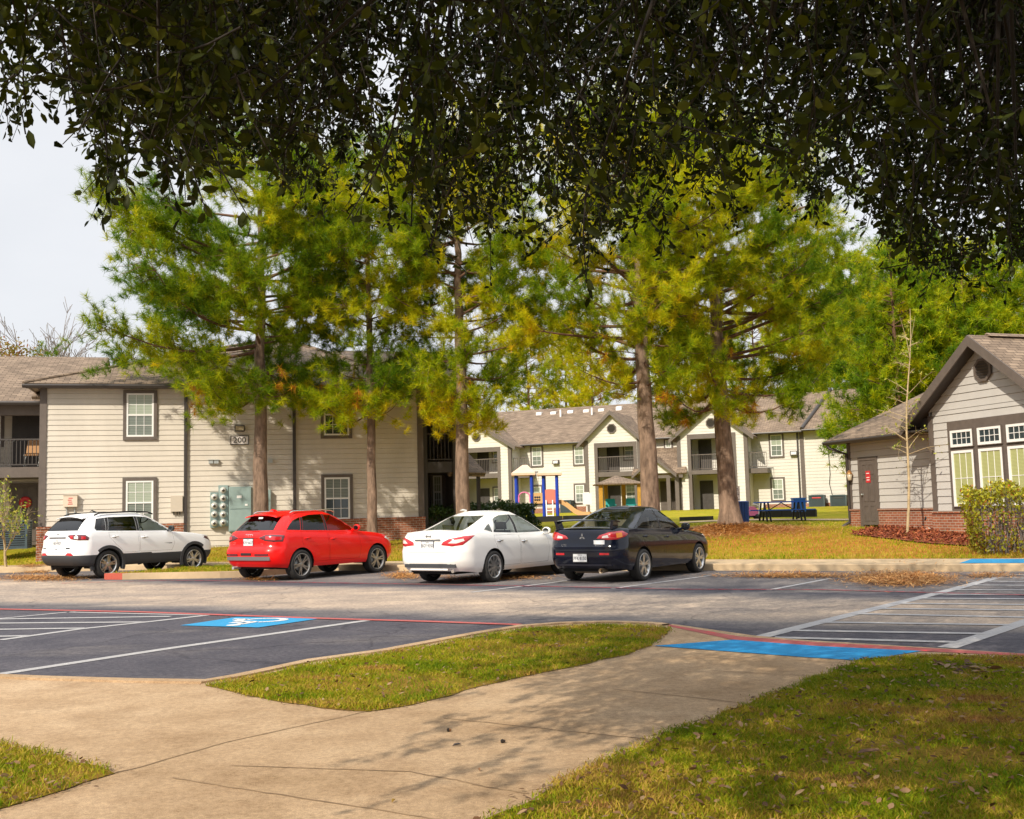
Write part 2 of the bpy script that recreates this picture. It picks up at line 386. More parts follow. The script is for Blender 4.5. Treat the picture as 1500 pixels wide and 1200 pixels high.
M_PR = paint('red_road_paint', (.85, .04, .075), .33, (.42, .12, .11))
M_PR2 = paint('faded_red_road_paint', (.46, .05, .07), .44, (.20, .11, .11))
M_PB = paint('blue_road_paint', (.0, .32, .82), .26, (.02, .26, .55))
M_PB2 = paint('bright_blue_road_paint', (.008, .36, .82), .22, (.04, .28, .52))

# ---- one wide sheet of ground under everything, out to the horizon
mb = MB(); mb.quad((-1500, -1500, -.25), (1500, -1500, -.25), (1500, 1500, -.25), (-1500, 1500, -.25)); structure(mb.build('ground', M_TURF))

# ---- parking lot
xs = np.concatenate([np.linspace(-60, -20, 21), np.linspace(-19, 20, 79), np.linspace(22, 60, 20)])
fr = np.concatenate([np.linspace(0, 1, 90)])
V = []; LANE = []
NL0 = gz(0, 893), gz(760, 916); FL0 = gz(240, 850), gz(1500, 872)
def side(P, A, B): d = (B-A)[:2]; d = d/np.linalg.norm(d); n = np.array([-d[1], d[0]]); return (np.array(P)-A[:2])@n
for x in xs:
    yk = _poly_y(KERB, x)
    for f in fr:
        y = -25 + (yk+25)*f
        V.append((x, y, lot(x, y)))
        a = side((x, y), *NL0); b_ = -side((x, y), *FL0)
        LANE.append(sstep((min(a, b_)-.2)/1.6)*.62 + (.22 if b_ < 0 else 0) + .06)
nf = len(fr); Fc = np.array([(i*nf+j, (i+1)*nf+j, (i+1)*nf+j+1, i*nf+j+1) for i in range(len(xs)-1) for j in range(nf-1)])
lo = tri_mesh('parking_lot', np.array(V), Fc, None, [M_ASPH], smooth=True); structure(lo)
a_ = lo.data.attributes.new('lane', 'FLOAT', 'POINT'); a_.data.foreach_set('value', np.array(LANE, np.float32))

# ---- far kerb and far walk
xs2 = np.concatenate([np.linspace(-60, 60, 161)])
mb = MB(); rows = []
for x in xs2:
    yk = _poly_y(KERB, x); yb = _poly_y(BACK, x); z = lot(x, yk)
    rows.append([(x, yk, z-.1), (x, yk+.012, z+.135), (x, yk+.03, z+.15), (x, yk+.16, z+.15), (x, yk+.165, z+.146), (x, yk+.175, z+.146), (x, yk+.18, z+.15), (x, yb, .15+lot(x, yb-3)), (x, yb+.05, -.1)])
for A, B in zip(rows, rows[1:]):
    for k in range(len(A)-1): mb.quad(A[k], B[k], B[k+1], A[k+1])
structure(mb.build('far_pavement', M_CONC))

# ---- far lawn terrain
dv = np.concatenate([[0.02], np.linspace(.4, 14, 35), np.linspace(15, 44, 30), [50, 70, 110, 200, 500, 1400]])
xv = np.concatenate([[-1400, -500, -200, -90], np.linspace(-60, 60, 201), [90, 200, 500, 1400]])
V = []; ND = []
PINES = dict(a=(-7.68, 32.4), b=(-4.4, 33.0), c=(-1.55, 32.4), d=(4.12, 32.3), e=PINE5)
NB = [(1.8, *PINE5, 2.9), (.75, *PINES['d'], 3.2), (.55, *PINES['a'], 2.2), (.45, *PINES['b'], 2.5), (.5, *PINES['c'], 2.5), (.5, 8.5, 25.5, 3.0), (.62, 11.5, 26.2, 2.4), (.45, 12, 24, 2), (.55, 6.5, 29, 3.2), (.35, 10, 29.5, 3)]
for x in xv:
    yb = _poly_y(BACK, x)
    for d in dv:
        y = yb+d/.94; V.append((x, y, terr(x, y)))
        ND.append(max(-.35, sum(w*math.exp(-((x-px_)**2+(y-py_)**2)/s_**2) for w, px_, py_, s_ in NB) - .06 - (.30 if d > 9 else 0) ))
nd = len(dv); Fc = np.array([(i*nd+j, (i+1)*nd+j, (i+1)*nd+j+1, i*nd+j+1) for i in range(len(xv)-1) for j in range(nd-1)])
lw = tri_mesh('lawn', np.array(V), Fc, None, [M_LAWN], smooth=True); structure(lw)
a_ = lw.data.attributes.new('needles', 'FLOAT', 'POINT'); a_.data.foreach_set('value', np.array(ND, np.float32))

# ---- near walk (concrete), with its kerb edge along the lot
ZN = .10
def pz(L_, z): return [gz(x, y, z) for x, y in L_]
KN = [(-900, 966), (-300, 982), (0, 990), (75, 993), (200, 996.5), (300, 998), (335, 992), (370, 985), (450, 968), (560, 953), (650, 936), (700, 927), (760, 917.5), (820, 913), (890, 911), (955, 913), (981, 915.5)]
RAMP0 = [(958, 946), (1180, 963), (1262, 968), (1335, 962.5)]
KR = [(1350, 957.5), (1500, 961.5), (1800, 981), (2600, 1030)]
edge = pz(KN, ZN)
outl = edge + pz(RAMP0, ZN) + pz(KR, ZN) + [np.array([40, -20, ZN]), np.array([-40, -20, ZN])]
me = bpy.data.meshes.new('near_walk'); bm = bmesh.new()
vs = [bm.verts.new(p) for p in outl]; f = bm.faces.new(vs); f.normal_update()
if f.normal.z < 0: f.normal_flip()
bmesh.ops.triangulate(bm, faces=[f])
bm.to_mesh(me); structure(link_mesh('pavement', me, None, [M_WALK]))
mb = MB()
def offs(P, d):
    out = []
    for i, p in enumerate(P):
        t = P[min(i+1, len(P)-1)]-P[max(i-1, 0)]; t = t/np.linalg.norm(t); out.append(p + d*np.array([-t[1], t[0], 0]))
    return out
ek = edge; e1 = offs(ek, -.13)
for i in range(len(ek)-1):   # raised kerb lip
    A, B, C_, D = ek[i], ek[i+1], e1[i+1], e1[i]; h = np.array([0, 0, .018])
    mb.quad(D+h*0, C_+h*0, C_+h, D+h); mb.quad(D+h, C_+h, B+h, A+h); mb.quad(A+h, B+h, B-(0, 0, .2), A-(0, 0, .2))
structure(mb.build('kerb', M_WALK))
# kerb ramp: flares, blue panel, red lip, gutter
zr = .022
E0 = [(985, 914), (1105, 931), (1180, 937.5), (1385, 950), (1500, 957.5), (1800, 977)]
E1 = [(981, 915.5), (1083, 933), (1200, 941.5), (1385, 951.5), (1500, 958.5), (1800, 978)]
E2 = [(977, 917.5), (1075, 938), (1200, 947.5), (1350, 954.5), (1500, 962), (1800, 982)]
zE = [.1, zr, zr, zr, .04, .05]
g0 = [gz(*p, .012) for p in E0]; g1 = [gz(*p, z-.004) for p, z in zip(E1, zE)]; g2 = [gz(*p, z) for p, z in zip(E2, zE)]
mb = MB()
for i in range(5): mb.quad(g0[i], g0[i+1], g1[i+1], g1[i]); mb.quad(g0[i]-(0, 0, .1), g0[i+1]-(0, 0, .1), g0[i+1], g0[i])
r0_, r1_, r2_, r3_ = pz(RAMP0, ZN)
mb.poly([g1[0], g1[1], g2[1], r0_, gz(981, 915.5, ZN)]); mb.quad(g2[1], g2[2], r1_, r0_); mb.quad(g2[2], g2[3], r2_, r1_); mb.poly([g2[3], gz(1350, 957.5, ZN), r3_, r2_])
mb.quad(g2[3], g2[4], gz(1500, 961.5, ZN), gz(1350, 957.5, ZN)); mb.quad(g2[4], g2[5], gz(1800, 981, ZN), gz(1500, 961.5, ZN))
structure(mb.build('kerb_ramp', M_WALK))
mb = MB(); up4 = np.array([0, 0, .005])
for i in range(5): mb.quad(g1[i]+up4, g1[i+1]+up4, g2[i+1]+up4, g2[i]+up4)
structure(mb.build('red_kerb_paint', M_PR))
B0 = [gz(958, 946, ZN+.005), g2[1]+up4+(0, 0, .002), g2[2]+up4+(0, 0, .002), g2[3]+up4+(0, 0, .002), gz(1262, 967.6, ZN+.005), gz(1180, 962.6, ZN+.005)]
mb = MB(); mb.quad(B0[0], B0[5], B0[2], B0[1]); mb.quad(B0[5], B0[4], B0[3], B0[2]); structure(mb.build('blue_ramp_paint', M_PB))

# ---- walk joints
mb = MB()
M_JOINT = mat('brown_joint', (.19, .125, .07), .95, .0, 5, col2=(.40, .27, .15))  # two browns mixed by noise along the joint strips
def strip(mb, pts, w, zf, m=0, step=.5):
    P = []
    for A, B in zip(pts, pts[1:]):
        n = max(1, int(np.linalg.norm(B-A)/step))
        P += [A+(B-A)*k/n for k in range(n)]
    P.append(pts[-1])
    Lf = offs(P, w/2); Rg = offs(P, -w/2)
    for i in range(len(P)-1):
        q = [Lf[i], Rg[i], Rg[i+1], Lf[i+1]]; q = [np.array([p[0], p[1], zf(p[0], p[1])]) for p in q]
        mb.quad(q[0], q[1], q[2], q[3], m)
for Pl in ([(165, 1133), (190, 1128), (330, 1088), (540, 1042)], [(340, 1122), (600, 1131), (667, 1143), (717, 1154), (775, 1163)], [(650, 1052), (800, 1068), (966, 1085)], [(900, 1010), (1098, 1031)], [(1044, 983), (1206, 991)], [(252, 1140), (340, 1154), (432, 1168), (600, 1194), (640, 1201)]):
    Q_ = [gz(x, y, ZN) for x, y in Pl]; Q_ = [A+(B-A)*k/9+np.array([random.uniform(-.006, .006), random.uniform(-.006, .006), 0]) for A, B in zip(Q_, Q_[1:]) for k in range(9)]+[Q_[-1]]; strip(mb, Q_, .012, lambda x, y: ZN+.003)
structure(mb.build('pavement_joint', M_JOINT))

# ---- grass plots of the near side (turf sheet over the concrete)
LAWN_R = [(1500, 964.5), (1340, 963), (1262, 968.5), (1180, 1000), (1100, 1030), (1000, 1068), (900, 1110), (800, 1160), (690, 1210), (560, 1280)]
ISL = [(300, 1003), (400, 1025), (470, 1036), (540, 1041), (600, 1032), (680, 1010), (800, 983), (900, 962), (955, 945), (983, 921), (955, 917.5), (890, 915.5), (820, 917.5), (765, 922), (700, 932), (560, 958.5), (450, 974), (370, 991), (335, 998)]
LAWN_L = [(0, 1090), (60, 1105), (160, 1130), (168, 1134), (0, 1186), (-300, 1280), (-500, 1150), (-400, 1050)]
GR = {}
wr = [gz(x, y, ZN) for x, y in LAWN_R] + [np.array([-.35, 2.2, ZN]), np.array([-1.0, -12, ZN]), np.array([30, -12, ZN]), np.array([30, 2, ZN]), gz(1800, 984, ZN)]
def wobble(P, amp=.035, step=.18):
    out = []
    for A, B in zip(P, P[1:]+P[:1]):
        n = max(1, min(60, int(np.linalg.norm(B-A)/step)))
        for k in range(n): q = A+(B-A)*k/n; out.append(q+np.array([random.uniform(-amp, amp), random.uniform(-amp, amp), 0]) if k else q)
    return out
for nm, P in (('right', wr), ('island', [gz(x, y, ZN+.01) for x, y in ISL]), ('left', [gz(x, y, ZN) for x, y in LAWN_L])):
    P = wobble(P); top = ZN+.005; GR[nm] = np.array(P)[:, :2]
    me = bpy.data.meshes.new('grass_plot'); bm = bmesh.new(); vs = [bm.verts.new((p[0], p[1], top)) for p in P]; f = bm.faces.new(vs); f.normal_update()
    if f.normal.z < 0: f.normal_flip()
    bmesh.ops.triangulate(bm, faces=[f]); bm.to_mesh(me); structure(link_mesh('grass_plot', me, None, [M_TURF]))

# ---- road markings
zl = lambda x, y: lot(x, y)+.005
def G(x, y): return gf(x, y, lot)
def mark(name, lines, w, mt, zf=zl):
    mb = MB()
    for Ls in lines: strip(mb, [G(*p) for p in Ls], w, zf)
    return structure(mb.build(name, mt))
mark('white_bay_line', [[(-60, 1001), (0, 988), (250, 950), (540, 909)]], .15, M_PW)
mark('white_bay_line', [[(0, 938), (120, 921.5), (220, 911), (305, 901.5)]], .13, M_PW)
mark('white_bay_line', [[(-60, 916), (0, 906.5), (100, 897)], [(100, 897), (300, 901.5)]], .1, M_PW)
mark('white_hatch_line', [[(-60, 908), (0, 907.5), (250, 903.6)], [(-60, 914), (0, 913.5), (210, 911.8)], [(-60, 923), (0, 922.6), (122, 920.8)], [(-60, 934), (0, 932.8), (40, 932)]], .13, M_PW, lambda x, y: lot(x, y)+.007)
mark('white_bay_line', [[(1108, 935), (1290, 890), (1395, 864), (1472, 843)]], .19, M_PW)
mark('white_bay_line', [[(1387, 949.5), (1500, 912), (1640, 868)]], .19, M_PW)
mark('white_bay_line', [[(1125, 865), (1215, 848)]], .1, M_PW)
mark('white_bay_line', [[(897, 862.5), (1040, 843.5)]], .1, M_PW)
mark('white_bay_line', [[(690, 868), (800, 855), (850, 848)]], .1, M_PW)
H = [((1134, 934.5), (1404, 941.5)), ((1150, 924), (1444, 929)), ((1200, 912), (1478, 916)), ((1252, 899.6), (1530, 905.5)), ((1282, 892), (1560, 895)), ((1312, 884.5), (1560, 887)), ((1345, 876.8), (1560, 878.4)), ((1370, 870.8), (1560, 872.8)), ((1394, 864.4), (1560, 865.2)), ((1420, 857.5), (1560, 858.4)), ((1440, 852), (1560, 853)), ((1457, 847.3), (1560, 848)), ((1472, 842.6), (1560, 843))]
mark('white_hatch_line', [list(h) for h in H], .15, M_PW, lambda x, y: lot(x, y)+.007)
zl2 = lambda x, y: lot(x, y)+.010
mark('red_fire_lane_line', [[(-80, 892), (0, 893), (200, 897), (310, 901), (480, 907), (620, 911), (762, 916)]], .15, M_PR, zl2)
mark('red_fire_lane_line', [[(90, 855), (240, 850.8), (340, 851.5), (590, 856), (820, 860), (1000, 864), (1200, 864.5), (1330, 868), (1560, 874)]], .085, M_PR2, zl2)
# accessible bay symbol
q = [G(264, 917), G(347, 904.6), G(472, 906.4), G(379, 920)]
mb = MB(); mb.poly([p+(0, 0, .008) for p in q]); structure(mb.build('blue_symbol_panel', M_PB2))
mb = MB()
def sy(x, y):   # symbol space: x right, y up, 0..1 -> panel
    u = 1-x; v = 1-y
    p = q[0]*(1-u)*(1-v) + q[3]*u*(1-v) + q[2]*u*v + q[1]*(1-u)*v; return np.array([p[0], p[1], .013])
def sline(pts, w):
    for (x0, y0), (x1, y1) in zip(pts, pts[1:]):
        l = math.hypot(x1-x0, y1-y0); nx, ny = -(y1-y0)/l*w/2, (x1-x0)/l*w/2
        mb.quad(sy(x0+nx, y0+ny), sy(x1+nx, y1+ny), sy(x1-nx, y1-ny), sy(x0-nx, y0-ny))
sline([(.46+.21*math.cos(R(a)), .34+.21*math.sin(R(a))) for a in range(115, 365, 10)], .085)
mb.poly([sy(.41+.075*math.cos(R(a)), .88+.075*math.sin(R(a))) for a in range(0, 360, 30)])
sline([(.42, .78), (.44, .50), (.66, .50), (.75, .24), (.86, .28)], .10); sline([(.43, .66), (.62, .66)], .08)
o = structure(mb.build('white_wheelchair_symbol', M_WHITE))
# far walk: blue paint at the right-hand ramp
mb = MB(); fz = lambda x, y: .156
P_ = [gz(x_, y_, .156) for x_, y_ in ((1405, 825), (1424, 818.7), (1500, 818.8), (1600, 819), (1600, 827), (1500, 827))]
for p_ in P_: p_[1] = max(p_[1], _poly_y(KERB, p_[0])+.22)
mb.poly(P_); structure(mb.build('blue_ramp_paint', M_PB2))

# ---- planted island by the white car, its nose painted red
A = G(137, 850); B = G(352, 846.5); sd = np.array([math.cos(R(56)), math.sin(R(56)), 0])
def to_kerb(p):
    t = 0
    while p[1]+sd[1]*t < _poly_y(KERB, p[0]+sd[0]*t)-.02: t += .02
    return p+sd*t
C_ = to_kerb(B); D_ = to_kerb(A)
e = (B-A)/np.linalg.norm(B-A)
base = [A+sd*.55+e*0, A+sd*.16+e*.12, A+e*.7, B-e*.5, B+sd*.2-e*.1, B+sd*.6, C_, D_]
mb = MB(); zk = .15
ctr = sum(base)/8
ztop = lambda p: lot(p[0], p[1])+zk
top = [np.array([p[0], p[1], ztop(p)]) for p in base]; inn = [t+(ctr-t)/np.linalg.norm((ctr-t)[:2])*.16 for t in top]; inn = [np.array([p[0], p[1], ztop(p)+.004]) for p in inn]
for i in range(8):
    j = (i+1) % 8; a0, a1 = np.array([*base[i][:2], -.1]), np.array([*base[j][:2], -.1])
    red = 1 if i in (1,) else 0
    mb.quad(a0, a1, top[j]-(0, 0, .0), top[i], red); mb.quad(top[i], top[j], inn[j], inn[i], red)
structure(mb.build('island_kerb', [M_CONC, paint('red_kerb_end_paint', (.56, .012, .008), .22, (.45, .10, .07))]))
mb = MB(); mb.poly(inn); structure(mb.build('island_grass', M_TURF)); ISLAND_FAR = np.array(inn)
# ================================================================== BUILDINGS
def window(W, parent, a0, a1, z0, z1, d=0., tw=.1, cols=3, lower_dark=True, blind=None, sashes=2, name='window', muntins=True, frame_w=.055):
    mb = MB(); W.ring(mb, a0, a1, z0, z1, tw, d-.01, d+.05)
    w = mb.build(name, M_TRIM, parent)
    b0, b1, y0, y1 = a0+tw, a1-tw, z0+tw, z1-tw
    mb = MB(); W.ring(mb, b0, b1, y0, y1, frame_w, d, d+.044); zm = (y0+y1)/2
    if sashes == 2: W.box(mb, b0+frame_w, b1-frame_w, zm-.025, zm+.025, d, d+.04)
    mb.build('frame', M_WHITE, w)
    mb = MB()
    for k, (s0, s1) in enumerate([(zm, y1), (y0, zm)] if sashes == 2 else [(y0, y1)]):
        P = [W.p(b0+.03, s0, d+.022-.006*k), W.p(b1-.03, s0, d+.022-.006*k), W.p(b1-.03, s1, d+.022-.006*k), W.p(b0+.03, s1, d+.022-.006*k)]
        mb.quad(*P, m=k)
    bl = blind or [M_BLIND, M_BLIND2 if lower_dark else M_BLIND]
    mb.build('pane', bl, w)
    if muntins:
        mb = MB()
        for k, (s0, s1) in enumerate([(zm+.025, y1-frame_w), (y0+frame_w, zm-.025)] if sashes == 2 else [(y0+frame_w, y1-frame_w)]):
            wd = (b1-b0-2*frame_w)
            for c in range(1, cols): x = b0+frame_w+wd*c/cols; W.box(mb, x-.008, x+.008, s0, s1, d+.02, d+.030)
            W.box(mb, b0+frame_w, b1-frame_w, (s0+s1)/2-.008, (s0+s1)/2+.008, d+.02, d+.031)
        mb.build('muntin', M_WHITE, w)
    return w
def door(W, parent, a0, a1, z0, z1, d, m=None, handle=True, name='door'):
    m = m or M_TRIM
    mb = MB(); W.box(mb, a0, a1, z0, z1, d-.04, d+.01)
    wd = a1-a0; hh = z1-z0
    for c in range(2):
        x0 = a0+wd*(.13+.4*c); x1 = x0+wd*.33
        for (f0, f1) in ((.06, .30), (.36, .72), (.78, .94)):
            W.ring(mb, x0, x1, z0+hh*f0, z0+hh*f1, .03, d+.01, d+.025)
    o = mb.build(name, m, parent)
    if handle:
        mb = MB(); mb.lathe([(.0, 0), (.03, 0), (.03, .01), (.012, .012), (.012, .04), (.028, .05), (.028, .075), (0, .085)], W.p(a0+.08, z0+hh*.47, d+.01), W.n, 10); mb.build('handle', M_METAL, o)
    return o
def railing(W, parent, a0, a1, z0, h, d, m=None, dep=None):
    "balcony railing with pickets; dep returns along the side"
    mb = MB(); m = m or M_DARK
    W.box(mb, a0, a1, z0+h-.05, z0+h, d-.03, d+.03); W.box(mb, a0, a1, z0+.08, z0+.12, d-.02, d+.02)
    n = max(2, int((a1-a0)/.12))
    for k in range(n+1): x = a0+(a1-a0)*k/n; W.box(mb, x-.011, x+.011, z0+.12, z0+h-.05, d-.011, d+.011)
    return mb.build('railing', m, parent)
def roofquad(name, parent, pts, m=None, th=.10):
    "roof plane with thickness"
    pts = [np.array(p, float) for p in pts]
    nn = np.cross(pts[1]-pts[0], pts[2]-pts[0]); nn /= np.linalg.norm(nn)
    if nn[2] < 0: pts = pts[::-1]; nn = -nn
    mb = MB(); mb.prism(pts, -nn*th); mb.m = [0]*len(mb.m)
    return mb.build(name, m or M_ROOF, parent)
def octvent(W, parent, a, z, d, r):
    mb = MB(); ps = [(a+r*math.sin(R(22.5+45*k)), z+r*math.cos(R(22.5+45*k))) for k in range(8)]; pi_ = [(a+.78*(x-a), z+.78*(y-z)) for x, y in ps]
    for k in range(8):
        j = (k+1) % 8
        mb.prism([W.p(*ps[k], d), W.p(*ps[j], d), W.p(*pi_[j], d), W.p(*pi_[k], d)], W.n*.06)
    o = mb.build('gable_vent', M_TRIM, parent)
    mb = MB(); mb.poly([W.p(*p, d+.004) for p in pi_]); nl = 7
    for k in range(nl):
        zz = z-.72*r+1.44*r*k/(nl-1); hw = min(.76*r, .74*r*1.38-abs(zz-z)*.75); mb.prism([W.p(a-hw, zz, d+.01), W.p(a-hw, zz+.05*r/.3, d+.045), W.p(a-hw, zz+.06*r/.3, d+.045), W.p(a-hw, zz+.012, d+.01)], W.u*2*hw)
    mb.build('louvre', M_DARK, o)
    return o

# ------------------------------------------------ building 200
W2 = Wall((-14.65, 32.88), 15)
e_ = W2.px
zb2 = .62; zbr = 1.27; ze = 5.72
B200 = empty('apartment_building', (-9, 35, zb2), 'cream clapboard two storey apartment block numbered 200 under a brown hipped roof', 'building')
LEN = 12.0
mb = MB(); W2.siding(mb, 0.14, LEN-.14, zbr+.06, ze-.06); W2.siding(mb, 4.38, 7.74, zb2-.2, zbr+.06)
mb.quad(W2.p(0, zb2-.4, 0), W2.p(0, ze, 0), W2.p(0, ze, -9), W2.p(0, zb2-.4, -9)); mb.quad(W2.p(LEN, zb2-.4, 0), W2.p(LEN, zb2-.4, -9), W2.p(LEN, ze, -9), W2.p(LEN, ze, 0))
mb.build('wall', M_CREAM, B200)
for a_, b_ in ((-.04, 4.38), (7.74, LEN+.04)): mb = MB(); W2.box(mb, a_, b_, zb2-.6, zbr, -.3, .07); W2.box(mb, a_-.01, b_+.01, zbr, zbr+.06, -.3, .1); mb.build('brick_base', M_BRICK, B200)
for a in (0, LEN-.18):
    mb = MB(); W2.box(mb, a, a+.2, zbr+.06, ze-.05, -.2, .045); mb.build('corner_board', M_TRIM, B200)
mb = MB(); W2.box(mb, -.1, LEN+.1, ze-.08, ze+.0, -.02, .06); mb.build('frieze', M_TRIM, B200)
for (a0, a1, z0, z1) in [(2.44, 3.46, 3.99, 5.57), (2.44, 3.46, 1.22, 2.80), (8.60, 9.63, 3.99, 5.57), (8.60, 9.63, 1.22, 2.80)]:
    window(W2, B200, a0, a1, z0, z1, .02, blind=None if a0 < 5 else [M_BLIND2, M_PANE])
for x in (272, 431):
    a = e_(x, 660)[0]; mb = MB(); W2.box(mb, a-.05, a+.05, zbr-.3, ze-.1, .02, .10); W2.box(mb, a-.05, a+.05, zbr-.42, zbr-.3, .02, .2); mb.build('downspout', M_GUT, B200)
OV = .42
def gutter(W, parent, a0, a1, z, d):
    mb = MB(); mb.prism([W.p(a0, z, d), W.p(a0, z-.02, d+.11), W.p(a0, z-.06, d+.125), W.p(a0, z-.125, d+.085), W.p(a0, z-.13, d)], W.u*(a1-a0)); return mb.build('gutter', M_GUT, parent)
# pyramid-like hip: peak seen at (425,488)
pk_a, pk_d = 7.55, -6.3
pk_z = 8.35
E = [W2.p(-OV, ze+.02, OV), W2.p(LEN+OV, ze+.02, OV), W2.p(LEN+OV, ze+.02, -13), W2.p(-OV, ze+.02, -13)]
PK = W2.p(pk_a, pk_z, pk_d); PK2 = W2.p(pk_a, pk_z, pk_d-1.2)
roofquad('roof', B200, [E[0], E[1], PK]); roofquad('roof', B200, [E[1], E[2], PK2, PK]); roofquad('roof', B200, [E[3], E[0], PK, PK2]); roofquad('roof', B200, [E[2], E[3], PK2])
gutter(W2, B200, -OV-.02, LEN+OV+.02, ze+.0, OV-.02)
mb = MB(); W2.box(mb, -OV+.02, LEN+OV-.02, ze-.1, ze-.085, -.02, OV-.03); mb.build('soffit', M_TRIM, B200)
for P0, P1 in ((E[0], PK), (E[1], PK)):
    mb = MB(); mb.tube([P0+(0, 0, .0), P1+(0, 0, .02)], .07, 6); mb.build('hip_cap', M_ROOF, B200)
# left wing with stacked balconies, set back
WL_ = Wall(W2.p(0, 0, -2.4)[:2], 15); q = WL_.px
zl0 = .72
mb = MB()
WL_.siding(mb, -9, -2.6, zl0, 5.35); WL_.siding(mb, -2.6, 0, zl0, 5.35, -1.6)
mb.quad(WL_.p(-2.6, zl0, 0), WL_.p(-2.6, 5.35, 0), WL_.p(-2.6, 5.35, -1.6), WL_.p(-2.6, zl0, -1.6)); mb.build('wing_wall', M_CREAM, B200)
mb = MB(); WL_.siding(mb, -.05, .3, zbr, 5.5, .9); mb.build('wing_wall', M_CREAM, B200)
zf = q(20, 690)[1]; zr_ = q(20, 643)[1]
mb = MB(); WL_.box(mb, -9, .0, zf-.22, zf+.12, -1.6, .1); mb.build('balcony_floor', M_TRIM, B200)
railing(WL_, B200, -3.0, -.22, zf+.1, max(.9, zr_-zf-.1), .05)
for a in (-.24, -3.1):
    mb = MB(); WL_.box(mb, a, a+.24, zl0-.2, 5.3, -.12, .12); mb.build('column', M_TRIM, B200)
mb = MB(); WL_.box(mb, -9, .1, 5.0, 5.4, -.12, .14); mb.build('beam', M_TRIM, B200)
d1 = door(WL_, B200, -1.55, -.55, zl0, zl0+2.1, -1.55, M_TRIM); door(WL_, B200, -1.5, -.5, zf+.1, zf+2.2, -1.55, M_DARK)
window(WL_, B200, -2.55, -1.75, zf+.9, zf+2.2, -1.58)
roofquad('wing_roof', B200, [WL_.p(-14, 5.42, .55), WL_.p(1.2, 5.42, .55), WL_.p(1.2, 7.75, -5.4), WL_.p(-14, 7.75, -5.4)])
roofquad('wing_roof', B200, [WL_.p(-14, 5.42, -11), WL_.p(1.2, 5.42, -11), WL_.p(1.2, 7.75, -5.4), WL_.p(-14, 7.75, -5.4)])
gutter(WL_, B200, -14, -.1, 5.42, .55)
# small pent roof and white downspout between block and wing
mb = MB(); mb.prism([WL_.p(-.45, 5.42, 1.1), WL_.p(-.45, 5.50, 1.2), WL_.p(-.45, 5.9, .3), WL_.p(-.45, 5.75, .3)], WL_.u*.8); mb.build('pent_roof', M_ROOF, B200)
mb = MB(); mb.tube([WL_.p(-.02, 5.4, 1.2), WL_.p(-.06, 5.0, .98), WL_.p(-.06, .7, .98), WL_.p(-.15, .62, 1.25)], .045, 8); mb.build('downspout', M_WHITE, B200)
# right wing: stair bay with dark balconies
WR = Wall(W2.p(LEN, 0, -.35)[:2], 15); q = WR.px
zs = .70; RW = 1.3
mb = MB(); WR.siding(mb, 0, RW, zs, 5.7, -2.3); mb.quad(WR.p(RW, zs, 0), WR.p(RW, zs, -2.3), WR.p(RW, 5.7, -2.3), WR.p(RW, 5.7, 0)); mb.build('wing_wall', M_TRIM, B200)  # bay wall coloured dark brown; the tree shade is put into its colour
zf2 = q(640, 686)[1]
mb = MB(); WR.box(mb, 0, RW, zf2-.15, zf2+.22, -2.3, .02); mb.build('balcony_floor', M_DARK, B200)
for a in (.0, RW-.2):
    mb = MB(); WR.box(mb, a, a+.2, zs-.2, 5.55, -.1, .1); mb.build('column', M_DARK, B200)
railing(WR, B200, .2, RW-.2, zf2+.2, 1.0, -.02)
door(WR, B200, .1, .6, zs, zs+2.1, -2.25, M_DARK); door(WR, B200, .0, .7, zf2+.2, zf2+2.3, -2.25, M_DARK)
window(WR, B200, .72, 1.25, zs+.8, zs+2.2, -2.28); window(WR, B200, .75, 1.25, zf2+1.0, zf2+2.3, -2.28)
mb = MB(); WR.box(mb, -.1, RW+.1, 5.45, 5.75, -.12, .12); mb.build('beam', M_DARK, B200)
roofquad('wing_roof', B200, [WR.p(-2.5, 5.80, .45), WR.p(RW+.5, 5.80, .45), WR.p(RW+.5, 7.7, -4.6), WR.p(-2.5, 7.7, -4.6)]); gutter(WR, B200, .3, RW+.5, 5.8, .43)
roofquad('wing_roof', B200, [WR.p(-2.5, 5.80, -9.6), WR.p(RW+.5, 5.80, -9.6), WR.p(RW+.5, 7.7, -4.6), WR.p(-2.5, 7.7, -4.6)])
mb = MB(); mb.prism([WR.p(RW+.1, 5.7, .1), WR.p(RW+.1, 7.4, -4.4), WR.p(RW+.1, 5.7, -9)], WR.u*.08); mb.build('gable', M_CREAM, B200)
# low porch roof sticking out beyond the bay
x0, z0 = q(688, 693, -1.0); x1, z1 = q(712, 693, -1.0); zt = q(690, 656, -1.0)[1]
roofquad('porch_roof', B200, [WR.p(RW-.3, z0, 0), WR.p(x1, z0, -1.0), WR.p(x1-.35, zt, -2.6), WR.p(RW-.4, zt, -2.0)], th=.16)
mb = MB(); WR.box(mb, x1-.32, x1-.2, zs-.2, z0, -1.2, -1.08); mb.build('column', M_DARK, B200)

